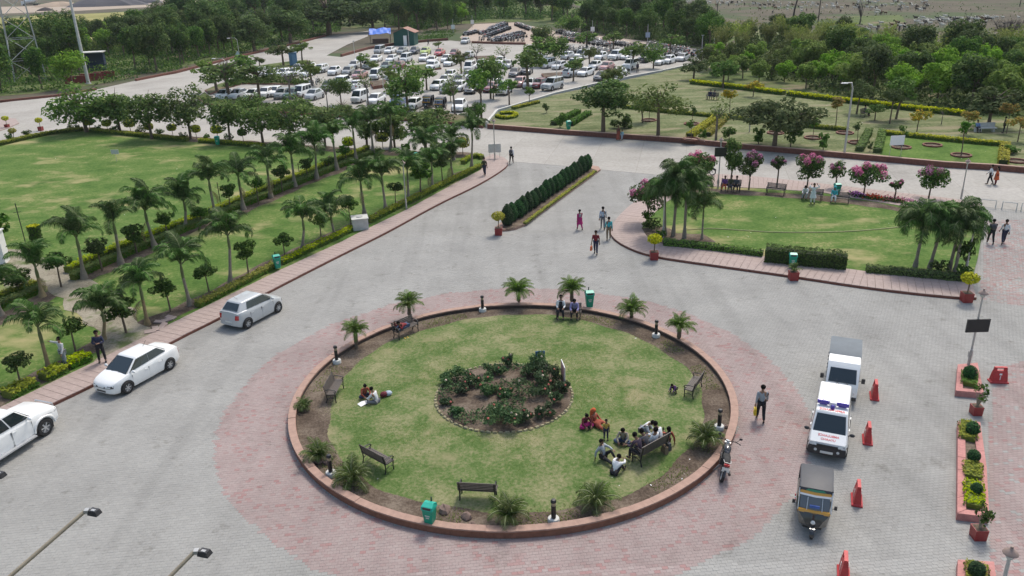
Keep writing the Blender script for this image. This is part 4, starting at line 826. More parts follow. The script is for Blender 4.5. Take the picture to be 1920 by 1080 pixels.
for i, (px, py, s, lb) in enumerate([(18, 265, 1.2, 'dark round bush at the curve of the lawn hedge'), (52, 258, 1.25, 'dark egg shaped bush on the curve of the lawn hedge'), (132, 243, .9, 'small dark bush at the lawn corner'), (147, 244, 1., 'dark bush under the corner tree'), (185, 246, 1., 'dark low shrub behind the lawn hedge'), (218, 249, 1.2, 'shrub between clipped balls'), (265, 253, 1.3, 'dark shrub with reddish leaves'), (300, 255, 1.2, 'low dark shrub behind the lawn'), (345, 262, 1.1, 'low shrub at the dark road tree'), (390, 264, 1.1, 'low shrub before the green bin'), (430, 266, 1.2, 'low shrub under the forked road tree'), (5, 449, 2.5, 'dark clipped bush by the black pole'), (560, 283, 1.5, 'dark shrub behind the hedge palms'), (760, 290, 1.6, 'dark shrub at the road side of the garden'), (840, 300, 1.4, 'dark red leaved shrub near the tip')]):
    plant('dkbush%d' % (i % 2), px, py, lb, 'dark shrubs behind the big lawn', .13, s=s)
for px, py, lb in ((69, 452, 'yellow topped clipped cylinder bush by the black pole'),):
    g = G(px, py, .13); t = thing('topiary', lb, 'topiary', (g[0], g[1], .13)); rng = np.random.default_rng(3); a = rng.random(700)*6.28; z = rng.random(700)*1.1; top = rng.random(700) < .35
    r = np.where(top, .42*np.sqrt(rng.random(700)), .42); z = np.where(top, 1.1, z); P = np.c_[r*np.cos(a), r*np.sin(a), z+.1]; out = np.where(top[:, None], np.array([0, 0, 1.]), np.c_[np.cos(a), np.sin(a), 0*a])
    put('foliage', leaves('foliage', P[~top], .15, l_hedgeg, .2, .7, rng=rng, out=out[~top]), t); put('top_growth', leaves('top_growth', P[top], .15, l_yel, .2, .7, rng=rng, out=out[top]), t)
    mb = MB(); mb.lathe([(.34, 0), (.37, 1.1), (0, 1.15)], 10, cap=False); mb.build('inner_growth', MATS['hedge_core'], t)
# clipped conifers on the median
A, B = Vector(G(952, 421, .18)), Vector(G(1103, 316, .18)); NT = 20
rng = np.random.default_rng(5)
def thuja(seed):
    rng = np.random.default_rng(seed); t = thing('clipped_conifer', 'x', 'conifer', (0, 0, -500)); u = rng.random(1500)**.8; a = rng.random(1500)*6.28
    r = .56*np.sin(PI*(u*.86+.14))**.6*(1-.25*u); r = r*(1+.05*np.sin(a*5+seed)); P = np.c_[r*np.cos(a), r*np.sin(a), .08+u*1.6]; out = np.c_[np.cos(a), np.sin(a), .3+.8*(u-.4)]
    put('foliage', leaves('foliage', P, .11, l_thuja, .2, .5, rng=rng, out=out), t)
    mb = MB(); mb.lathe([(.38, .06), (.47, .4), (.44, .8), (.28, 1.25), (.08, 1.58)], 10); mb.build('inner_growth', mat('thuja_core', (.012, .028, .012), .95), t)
    mb = MB(); mb.tube([(0, 0, -.03), (0, 0, .2)], .06, 6); mb.build('trunk', m_trunk, t); return t
TH = [thuja(k) for k in range(3)]
for k in range(NT):
    p = A.lerp(B, k/(NT-1)); nth = 'nearest the potted golden shrub' if k == 0 else 'at the far end of the row' if k == NT-1 else 'inside the row on the narrow median'
    dup(TH[k % 3], (p.x+random.gauss(0, .03), p.y+random.gauss(0, .03), .18), random.random()*6, 'dark green clipped conifer '+nth, 'clipped conifers on the median', scl=(random.uniform(.80, 1.02), random.uniform(.80, 1.02), random.uniform(.78, .98))).name = 'clipped_conifer'
for t in TH: drop(t)
# bougainvillea trees behind the small lawn
def boug(px, py, pytop, rpx, label, seed, base=None, pinkf=.33, z=.15):
    rng = np.random.default_rng(seed); g = G(px, py, z); h = HT(px, py, pytop, z); w = 1.15*rpx*MPP(px, py); ch = min(h*.68, w*1.7)/2
    t = thing('bougainvillea', label, 'flowering tree', (g[0], g[1], z), 0, 'bougainvillea trees of the small lawn'); c = []; r = []
    for k in range(16):
        u = rng.normal(size=3); u /= np.linalg.norm(u); u *= rng.random()**.4; c.append((u[0]*w*.72, u[1]*w*.72, u[2]*ch*.72)); q = rng.uniform(.25, .42); r.append((w*q, w*q, ch*q*1.2))
    P, u = blobs(rng, int(900*w*w+500), c, r, .6); P += np.array([0, 0, h-ch]); put('crown', leaves('crown', P, .15, l_boug, .4, .65, rng=rng, out=u*.8), t)
    cf = [(q[0]*1.1, q[1]*1.1, q[2]+ch*.25) for q in c if q[2] > -ch*.25][:9]; P, u = blobs(rng, int(480*w*w+160), cf, [w*.2]*len(cf), .5)
    P += np.array([0, 0, h-ch]); put('flowers', leaves('flowers', P, .12, l_pink, .4, .7, rng=rng, out=u), t)
    mb = MB(); fk = max(.25, h-2*ch-.05); mb.tube([(0, 0, -.05), (.03, 0, fk)], [.07, .055], 6); limbs(mb, fk, [(q[0], q[1], q[2]+h-ch) for q in c[:6]], .035); mb.build('trunk', m_trunk, t); return t
for i, a in enumerate([(1310, 340, 282, 33, 'broad bougainvillea with pale pink flowers behind the palm cluster'), (1404, 355, 285, 27, 'round magenta bougainvillea beside the seated pair'), (1456, 353, 291, 14, 'slim bougainvillea with a single flower top above the empty bench'), (1512, 358, 287, 32, 'largest magenta bougainvillea above the standing person in white'),
                       (1566, 352, 301, 17, 'narrow upright bougainvillea by the green bin'), (1619, 366, 304, 36, 'wide bougainvillea with lilac pink flowers above the flower bed'), (1677, 373, 335, 11, 'smallest bougainvillea bush before the lilac flower bed'), (1741, 372, 308, 33, 'dark dense bougainvillea with flowers only on top'), (1214, 417, 335, 36, 'dark sprawling bougainvillea at the curved walk')]): boug(*a, 90+i)
plant_r('gulr0', 1369, 352, 290, 22, 'tall narrow leafy tree beside the black panel post', None, .15)
for i, (px, py, pc, r, lb) in enumerate([(1222, 432, 420, 17, 'low dark shrub with orange flowers at the curved walk'), (1213, 425, 405, 12, 'dark shrub under the sprawling bougainvillea'), (1760, 510, 498, 16, 'shrub at the foot of the stout corner palm'), (1808, 512, 470, 17, 'bushy yellow green shrub by the corner lamp post'), (1238, 446, 438, 12, 'little shrub by the potted golden shrub'), (1800, 522, 505, 14, 'dense shrub at the lawn corner')]): plant_r('dkbush%d' % (i % 2), px, py, pc, r, lb, 'shrubs of the small lawn', .13)
# low flower bed behind the benches
for i, (x0, x1, y0, y1, m, lb) in enumerate([(1596, 1618, 366, 370, leafm('lilac_flower', (.35, .1, .4), (.5, .25, .55), .2), 'low bed of lilac flowers beside the far bench'), (1620, 1650, 371, 374, leafm('red_flower', (.4, .03, .06), (.5, .12, .1), .2), 'low bed of red flowers under the wide bougainvillea'), (1653, 1690, 375, 379, leafm('rose_flower', (.45, .08, .14), (.5, .2, .25), .2), 'low bed of rose pink flowers along the back walk'), (1692, 1716, 380, 384, leafm('mauve_flower', (.35, .15, .3), (.5, .3, .4), .2), 'low bed of mauve flowers by the corner palms')]):
    A, B = Vector(G(x0, y0, .13)), Vector(G(x1, y1, .13)); n = 380; rng = np.random.default_rng(i); s = rng.random(n); P = np.c_[A.x+(B.x-A.x)*s+rng.normal(size=n)*.1, A.y+(B.y-A.y)*s+rng.normal(size=n)*.28, .13+rng.random(n)*.32]; c = (A+B)/2
    t = thing('flower_bed', lb, 'flower bed', (c.x, c.y, .13), 0, 'flower beds of the small lawn'); P -= np.array([c.x, c.y, .13])
    put('leaves', leaves('leaves', P*np.array([1, 1, .7]), .16, l_bush, .5, .6, rng=rng), t); put('flowers', leaves('flowers', P[:230]+np.array([0, 0, .06]), .11, m, .9, .8, rng=rng), t)
# rose bushes in the round bed
ROSE = [(850, 716, 26, 36, 0), (866, 738, 13, 20, 0), (889, 722, 20, 26, 2), (914, 735, 26, 34, 1), (953, 686, 11, 30, 1), (927, 702, 22, 24, 0), (943, 790, 44, 40, 5), (985, 790, 16, 26, 2), (1003, 735, 34, 44, 3), (1030, 722, 26, 50, 1), (1040, 755, 14, 26, 1), (1020, 780, 18, 28, 2), (857, 775, 12, 20, 0), (945, 742, 15, 18, 2), (990, 700, 26, 34, 0), (1012, 700, 20, 48, 0), (838, 757, 11, 14, 0), (1052, 735, 14, 30, 0)]
l_rosef = [leafm('rose_bloom_pink', (.5, .1, .09), (.6, .22, .18), .2), leafm('rose_bloom_cream', (.6, .45, .32), (.65, .55, .4), .2)]
for i, (px, py, r, hp, nf) in enumerate(ROSE):
    z = .29; g = G(px, py, z); h = hp*MPP(px, py)*.74; nf = nf+2 if nf else 1; w = r*MPP(px, py); rng = np.random.default_rng(200+i)
    wh = ['at the leaf edge of the bed', 'small and low at the left rim', 'with two pink blooms', 'in the middle of the bed', 'tall and pale at the far rim', 'at the far edge', 'widest, with coral blooms, at the near rim', 'beside the widest one', 'dark and dense, right of centre', 'tall, below the blue sign', 'by the red banner', 'with pale blooms at the near right', 'sparse and alone at the near left', 'low with two pink blooms', 'at the back beside the blue sign', 'with tall bare shoots', 'tiny, on the left rim', 'at the foot of the banner'][i]
    t = thing('rose_bush', 'dark rose bush ' + wh, 'rose bush', (g[0], g[1], z), 0, 'rose bushes of the round bed'); c = []; rr = []; mb = MB()
    for k in range(7):
        a = rng.random()*6.28; q = rng.random()**.5*w*.8; zz = h*rng.uniform(.35, .9); c.append((q*math.cos(a), q*math.sin(a), zz)); rr.append((w*.34+.05, w*.34+.05, h*.2+.05)); mb.tube([(0, 0, -.03), (q*.4*math.cos(a), q*.4*math.sin(a), zz*.6), c[-1]], [.02, .015, .006], 4, cap=False)
    if hp > 45:
        for k in range(3): a = rng.random()*6; mb.tube([(0, 0, 0), (.2*math.cos(a), .2*math.sin(a), h*1.3)], [.015, .005], 4)
    mb.build('stems', m_trunk, t); P, u = blobs(rng, int(1300*w+260), c, rr, .2); put('foliage', leaves('foliage', P, .105, l_rose, .4, .6, rng=rng), t)
    for k in range(nf):
        q = c[k % 7]; mb = MB(); mb.ball((0, 0, 0), (.06, .06, .045), 8); mb.ball((0, 0, .03), (.035, .035, .03), 6); mb.build('rose', mat('rose_pink', (.55, .14, .11), .7) if (k+i) % 3 else mat('rose_cream', (.62, .48, .36), .7), t, loc=(q[0]*1.15, q[1]*1.15-.04, q[2]+h*.14))
# ---- woods: every tree its own object
def scatter(px, n, sep, h=0., seed=1):
    poly = GP(px, h); xs = [p[0] for p in poly]; ys = [p[1] for p in poly]; rg = random.Random(seed); out = []
    for _ in range(n*60):
        if len(out) >= n: break
        x, y = rg.uniform(min(xs), max(xs)), rg.uniform(min(ys), max(ys))
        if not inpoly([x], [y], poly)[0]: continue
        if all((x-a)**2+(y-b)**2 > sep*sep for a, b in out): out.append((x, y))
    return out
LM = [((60, 150), 'by the lattice tower'), ((185, 150), 'behind the mast foot'), ((185, 120), 'round the blue shelter'), ((330, 118), 'at the bend of the curved road'), ((450, 96), 'behind the diamond board'), ((550, 70), 'before the far end of the road'), ((640, 45), 'where the road enters the wood'), ((714, 62), 'behind the blue stall'), ((790, 55), 'behind the green hut'), ((880, 40), 'behind the silver hatchback by the bikes'), ((950, 34), 'above the arc of motorcycles'), ((1070, 36), 'behind the thin white poles'), ((1150, 50), 'behind the second motorcycle row'), ((1215, 62), 'behind the blue board'), ((1300, 76), 'behind the last lamp poles'), ((1400, 80), 'beside the far end of the car park'), ((1484, 72), 'under the leaning tall palm'), ((1531, 84), 'under the tall dark pole'), ((1600, 96), 'facing the green field patch'), ((1684, 100), 'before the short field post'), ((1760, 108), 'facing the string of goats'), ((1880, 112), 'around the grey thorn tree'), ((1960, 124), 'beyond the frame edge'),
      ((1400, 135), 'behind the couple on the far bench'), ((1470, 150), 'behind the umbrella tree'), ((1600, 160), 'behind the lamp mast'), ((1680, 180), 'behind the pair trunk tree'), ((1760, 190), 'behind the thin bare sapling'), ((1850, 205), 'behind the stone bench'), ((1920, 215), 'behind the standing person in olive'), ((200, 60), 'at the yellow field'), ((310, 60), 'beside the grey gravel heap'), ((130, 86), 'beyond the lattice tower'), ((385, 44), 'by the second gravel heap'), ((255, 72), 'in the pale scrub'), ((425, 34), 'at the end of the yellow field'), ((160, 96), 'left of the pale scrub'), ((500, 14), 'far off above the road'), ((620, 12), 'far off in the middle of the skyline'), ((760, 12), 'far off beyond the hut'), ((900, 12), 'far off by the white tent')]
RANK = ['tallest', 'second tallest', 'third tallest', 'fourth tallest', 'fifth tallest', 'sixth tallest', 'seventh tallest', 'eighth tallest', 'ninth tallest', 'tenth tallest', 'eleventh', 'twelfth', 'thirteenth', 'fourteenth', 'fifteenth', 'sixteenth', 'seventeenth', 'lowest']
SIG = {'wood': ('wood tree', 'mid green'), 'brig': ('young tree', 'bright green'), 'dark': ('broad tree', 'dark green'), 'pale': ('loose tree', 'pale olive'), 'bamb': ('bamboo clump', 'arching olive')}
PLANTED = {}
def grove(px, n, sep, keys, labels, group, h, seed, smin=.8, smax=1.25):
    rg = random.Random(seed)
    for x, y in scatter(px, n, sep, h, seed):
        i = rg.randrange(len(keys)); k = rg.uniform(smin, smax); t = dup(TREES[keys[i]], (x, y, h), rg.random()*6.28, None, group, scl=(k*rg.uniform(.9, 1.1), k*rg.uniform(.9, 1.1), k)); t.name = TREES[keys[i]].name.split('.')[0]
        p = PX((x, y, h)); lm = min(LM, key=lambda q: (q[0][0]-p[0])**2+(2.5*(q[0][1]-p[1]))**2)[1]; PLANTED.setdefault((keys[i][:4], lm), []).append((k*TREES[keys[i]]['H'], t))
def label_groves():
    for (kd, lm), L in PLANTED.items():
        L.sort(key=lambda q: -q[0]); nm, col = SIG[kd]
        for i, (hh, t) in enumerate(L): t['label'] = '%s %s %s' % (col, nm, lm) if len(L) == 1 else '%s %s %s, %s of %d' % (col, nm, lm, RANK[min(i, 17)] if i < len(L)-1 else 'lowest', len(L))
LBL = {'wood': 'mid green leafy tree in the dense wood %s', 'brig': 'bright green young tree in the thicket %s', 'dark': 'tall dark green tree of the wood %s', 'pale': 'pale loose tree in the thicket %s', 'bamb': 'arching olive bamboo clump %s', 'bush': 'leafy bush %s', 'gul0': 'x', 'lot0': 'x'}
def LB(s): return {k: v % s if '%' in v else v for k, v in LBL.items()}
def undergrowth(px, n, leaf, m, h, hh, label, seed):
    poly = GP(px, h); rng = np.random.default_rng(seed); xs = np.array([p[0] for p in poly]); ys = np.array([p[1] for p in poly])
    X = rng.uniform(xs.min(), xs.max(), n*6); Y = rng.uniform(ys.min(), ys.max(), n*6); k = inpoly(X, Y, poly) & (np.sin(X*.7+1)+np.sin(Y*.5)+np.sin(X*.23-Y*.31)*1.2 > -.7); X, Y = X[k][:n], Y[k][:n]
    P = np.c_[X, Y, h+rng.random(len(X))**1.5*hh*(1+.5*np.sin(X*.9)*np.sin(Y*.8))]; o = put('undergrowth', leaves('undergrowth', P, leaf, m, .5, .6, rng=rng)); tag(o, label, 'undergrowth', kind='stuff')
grove([(-80, 192), (60, 178), (180, 160), (250, 142), (330, 128), (430, 100), (440, 60), (330, 52), (200, 80), (100, 100), (-80, 140)], 78, 3.9, ['wood0', 'wood1', 'wood2', 'bright1', 'bright3', 'wood3', 'wood4'], LB('around the lattice tower'), 'wood around the lattice tower', 0, 1, 1.0, 1.45)
grove([(110, 92), (250, 76), (440, 40), (440, 28), (330, 50), (200, 80)], 46, 5, ['wood0', 'pale0', 'wood2', 'bright2', 'pale1'], LB('x'), 'scrub belt at the yellow field', 0, 9, .8, 1.3)
undergrowth([(60, 112), (250, 74), (440, 30), (445, 60), (330, 76), (200, 100), (60, 130)], 22000, .6, l_sparse, 0, 2.4, 'pale green scrub between the yellow field and the wood', 9)
grove([(300, 132), (420, 104), (560, 74), (640, 50), (640, 20), (450, 26), (310, 66)], 34, 5.5, ['dark0', 'dark2', 'wood1', 'wood3', 'dark0'], LB('behind the curved road'), 'dark wood behind the curved road', 0, 2, .95, 1.4)
grove([(430, 26), (650, 18), (980, 26), (980, -2), (430, -2)], 44, 8, ['dark1', 'dark0', 'dark2', 'dark1'], LB('on the far skyline of the wood'), 'far dark wood', 0, 3, 1.1, 1.8)
grove([(770, 62), (830, 58), (880, 42), (960, 36), (1100, 44), (1180, 60), (1330, 84), (1340, 62), (1200, 44), (1060, 26), (850, 22), (700, 30), (690, 45)], 62, 4.8, ['dark0', 'wood1', 'wood3', 'wood0', 'bamb1', 'wood4'], LB('behind the motorcycle park'), 'wood behind the motorcycle park', 0, 4, .95, 1.45)
grove([(1100, 58), (1200, 74), (1335, 95), (1345, 84), (1200, 60), (1100, 46)], 26, 3.6, ['dark0', 'wood1', 'wood3', 'wood0'], 0, 'wood behind the motorcycle park', 0, 14, .8, 1.1)
grove([(640, 54), (700, 52), (770, 58), (830, 58), (880, 44), (860, 34), (640, 34)], 26, 4.5, ['dark0', 'wood1', 'wood3', 'bright1'], 0, 'wood behind the green hut', 0, 15, .9, 1.3)
grove([(1345, 104), (1420, 106), (1600, 118), (1800, 128), (2000, 140), (2000, 112), (1850, 98), (1600, 80), (1420, 68), (1350, 78)], 52, 3.6, ['bamb0', 'bamb1', 'bamb2', 'bamb0', 'wood2'], LB('along the goat field'), 'bamboo belt along the goat field', PH, 5, .75, 1.1)
grove([(1560, 178), (1700, 196), (1830, 212), (2000, 228), (2000, 140), (1800, 130), (1600, 122), (1480, 130)], 62, 3.3, ['bright0', 'bright1', 'bright2', 'bright3', 'wood2', 'wood0', 'bright0'], LB('behind the yellow park hedge'), 'bright wood behind the park hedge', PH, 6, .85, 1.25)
grove([(1350, 118), (1480, 126), (1550, 170), (1430, 160), (1340, 148), (1320, 130)], 22, 3.2, ['pale0', 'pale1', 'bright2', 'bright0'], LB('at the end of the car park'), 'thicket at the end of the car park', PH, 7, .65, 1.0)
undergrowth([(-80, 186), (180, 160), (330, 132), (440, 106), (560, 78), (640, 58), (640, 20), (330, 50), (200, 78), (-80, 130)], 70000, .4, l_wood, 0, 1.5, 'tangled undergrowth of the dark wood and around the tower', 1)
undergrowth([(1090, 60), (1200, 76), (1338, 97), (1345, 80), (1200, 58), (1090, 46)], 9000, .45, l_dkwood, 0, 2.2, 'dark undergrowth right behind the motorcycles', 12)
undergrowth([(770, 62), (880, 42), (960, 36), (1100, 44), (1330, 84), (1345, 60), (1060, 24), (690, 30)], 26000, .5, l_dkwood, 0, 2.2, 'undergrowth below the trees behind the motorcycle park', 2)
undergrowth([(1345, 112), (1440, 150), (1560, 178), (1800, 212), (2000, 230), (2000, 112), (1600, 80), (1420, 66)], 30000, .38, l_bush, PH, 1.5, 'undergrowth of the bright wood beyond the park', 3)
undergrowth([(430, 40), (640, 30), (1000, 34), (1000, 0), (430, 0)], 26000, .8, l_dkwood, 0, 4, 'far undergrowth under the tall dark trees', 8)
undergrowth([(1290, 22), (1340, 34), (1480, 50), (1620, 62), (1760, 72), (1900, 84), (1990, 60), (1990, 10), (1700, 2), (1400, 4)], 900, .5, l_wood, -.05, .4, 'low scrub scattered over the goat field', 21)
undergrowth([(384, 180), (395, 188), (587, 205), (737, 214), (870, 224), (905, 238), (740, 224), (560, 214), (390, 195)], 5200, .26, l_hedgeg, .3, .9, 'low green planting covering the long car park island', 4)
undergrowth([(400, 170), (452, 149), (582, 154), (580, 158), (455, 157)], 2600, .3, l_hedgeg, .2, .8, 'low green planting on the curved entrance island', 5)
undergrowth([(770, 76), (840, 72), (865, 58), (800, 58)], 1600, .35, l_bush, 0, .5, 'rough grass beside the green hut', 6)
label_groves()
for t in list(TREES.values()): drop(t)
# ------------------------------------------------------------------ vehicles (x forward, y to the vehicle's left, z up)
def paint(name, c): return mat('paint_'+name, c, .3, var=.03, coat=.7)
PAINT = {'white': paint('white', (.78, .79, .78)), 'silver': paint('silver', (.46, .48, .49)), 'grey': paint('grey', (.22, .24, .24)), 'maroon': paint('maroon', (.16, .018, .028)), 'red': paint('red', (.42, .022, .035)), 'navy': paint('navy', (.03, .04, .07)), 'black': paint('black', (.02, .02, .024)),
         'lime': paint('lime', (.42, .55, .12)), 'green': paint('dark_green', (.03, .09, .06)), 'blue': paint('blue', (.05, .11, .25)), 'rose': paint('rose', (.45, .22, .22)), 'dark': paint('dark', (.05, .052, .058))}
m_glass = glassm('car_glass', (.018, .028, .032)); m_lamp = glassm('lamp_glass', (.62, .64, .64), .12); m_tail = mat('tail_red', (.4, .015, .02), .25, coat=.6); m_amber = mat('amber_lens', (.6, .22, .02), .3, coat=.5)
m_dkl = glassm('headlight_housing', (.06, .06, .065), .15); m_plate = mat('number_plate', (.7, .7, .66), .5, var=.05); m_alloy = mat('alloy', (.52, .53, .54), .35, .5, var=.05); m_seam = mat('panel_gap', (.05, .05, .055), .8)
SPEC = {
 'sedan': dict(st=[(2.08, .34, .3, .5), (2.04, .54, .25, .60), (1.92, .68, .21, .68), (1.72, .77, .19, .75), (1.45, .82, .18, .81), (1.1, .84, .18, .88), (0, .85, .17, .92), (-1., .85, .18, .95), (-1.55, .83, .19, 1.0), (-1.88, .76, .22, .99), (-2.04, .66, .26, .9), (-2.1, .54, .3, .62)],
   gh=(1.18, -1.46, .78, .70, .87, .985), top=(.35, -.84, .58, .54, 1.45), wb=(1.30, -1.25), r=.31, door=[(.93, -.02), (-.05, -.86)], win=[(.04, .52), (.53, .95)]),
 'hatch': dict(st=[(1.86, .38, .3, .55), (1.81, .56, .25, .66), (1.66, .72, .21, .76), (1.35, .81, .18, .86), (.95, .84, .18, .95), (0, .84, .17, .98), (-1., .84, .18, 1.02), (-1.5, .80, .2, 1.04), (-1.7, .73, .24, 1.0), (-1.8, .62, .3, .7)],
   gh=(1.05, -1.68, .77, .68, .95, 1.03), top=(.30, -1.2, .57, .52, 1.52), wb=(1.2, -1.22), r=.31, door=[(.85, -.05), (-.09, -.92)], win=[(.04, .47), (.48, .76)]),
 'suv': dict(st=[(2.2, .66, .42, .78), (2.15, .82, .35, .94), (2.0, .88, .3, 1.02), (1.2, .9, .3, 1.1), (0, .9, .28, 1.13), (-1.5, .9, .3, 1.14), (-2.1, .88, .34, 1.12), (-2.18, .82, .42, .9)],
   gh=(1.08, -2.1, .84, .82, 1.1, 1.13), top=(.42, -1.98, .68, .68, 1.86), wb=(1.42, -1.32), r=.38, door=[(.9, -.08), (-.12, -1.02)], win=[(.04, .36), (.39, .66), (.69, .96)]),
 'pickup': dict(st=[(2.35, .66, .45, .8), (2.3, .82, .38, .96), (2.12, .88, .32, 1.04), (1.2, .9, .32, 1.12), (0, .9, .3, 1.15), (-.95, .9, .3, 1.16), (-2.4, .88, .36, 1.16), (-2.48, .82, .45, .9)],
   gh=(1.12, -.9, .84, .82, 1.12, 1.16), top=(.42, -.72, .68, .68, 1.84), wb=(1.5, -1.45), r=.39, door=[(.95, -.02), (-.06, -.86)], win=[(.06, .5), (.54, .92)]),
 'van': dict(st=[(1.84, .58, .36, .62), (1.8, .70, .3, .78), (1.62, .735, .24, .9), (1.2, .74, .22, 1.0), (0, .74, .22, 1.02), (-1.5, .74, .22, 1.02), (-1.8, .72, .26, 1.0), (-1.84, .68, .34, .7)],
   gh=(1.5, -1.82, .715, .70, .93, 1.0), top=(.88, -1.72, .60, .62, 1.80), wb=(1.18, -1.17), r=.28, door=[(1.0, .28), (.24, -.72)], win=[(.08, .33), (.37, .64), (.68, .95)])}
def side_w(sp, x, z):
    st = sp['st']
    for a, b in zip(st, st[1:]):
        if a[0] >= x >= b[0]:
            f = (a[0]-x)/(a[0]-b[0]); w, zb, zt = [a[i]*(1-f)+b[i]*f for i in (1, 2, 3)]; q = max(0, min(1, (z-zb)/(zt-zb)))
            return w*np.interp(q, [0, .12, .35, .7, .9, 1], [.93, .985, 1., .985, .955, .9])
    return .5
def grid_prism(mb, P, off):
    """P: rows of points of a patch; gives it the thickness off along its outward normal"""
    n, k = len(P), len(P[0]); nr = (P[0][-1]-P[0][0]).cross(P[-1][0]-P[0][0]).normalized(); vs = [p+nr*off for r in P for p in r]+[p-nr*.004 for r in P for p in r]; N0 = n*k
    fs = [(i*k+j, i*k+j+1, (i+1)*k+j+1, (i+1)*k+j) for i in range(n-1) for j in range(k-1)]
    ed = [j for j in range(k)]+[i*k+k-1 for i in range(1, n)]+[(n-1)*k+j for j in range(k-2, -1, -1)]+[i*k for i in range(n-2, 0, -1)]
    fs += [(ed[(i+1) % len(ed)], ed[i], ed[i]+N0, ed[(i+1) % len(ed)]+N0) for i in range(len(ed))]
    mb.add(vs, fs)
def bil(c, u, v): return c[0]*(1-u)*(1-v)+c[1]*u*(1-v)+c[2]*u*v+c[3]*(1-u)*v
def wheel_meshes(r, w=.19, spokes=6):
    mt = MB(); mt.lathe([(r*.62, -w/2), (r*.9, -w/2), (r, -w*.32), (r, w*.32), (r*.9, w/2), (r*.62, w/2)], 20, axis='Y', cap=False)
    mr = MB(); mr.lathe([(r*.64, -w*.42), (r*.64, w*.4), (r*.57, w*.44), (r*.55, w*.2), (.0, w*.16)], 20, axis='Y', cap=False)
    for k in range(spokes):
        a = 2*PI*k/spokes; c = (math.cos(a)*r*.33, w*.3, math.sin(a)*r*.33); q = MB(); q.box((0, 0, 0), (r*.5, .03, r*.15)); M = Matrix.Rotation(-a, 3, 'Y'); mr.add([M @ Vector(v)+Vector(c) for v in q.v], q.f, 1)
    mr.lathe([(r*.16, w*.3), (r*.14, w*.38), (0, w*.38)], 10, axis='Y', cap=False, mi=1)
    return mt.mesh('tyre', m_rubber, 40), mr.mesh('rim', [mat('rim_dark', (.26, .26, .265), .4, .4), m_alloy])
WHEELS = {}
def add_wheels(t, xs, y, r, lite=False, spokes=6):
    if (r, spokes) not in WHEELS: WHEELS[(r, spokes)] = wheel_meshes(r, .2 if r > .35 else .175, spokes)
    mt, mr = WHEELS[(r, spokes)]
    for x in xs:
        for s in (1, -1):
            w = put('wheel', mt, t, loc=(x, s*y, r), rz=0 if s > 0 else PI); put('rim', mr, w)
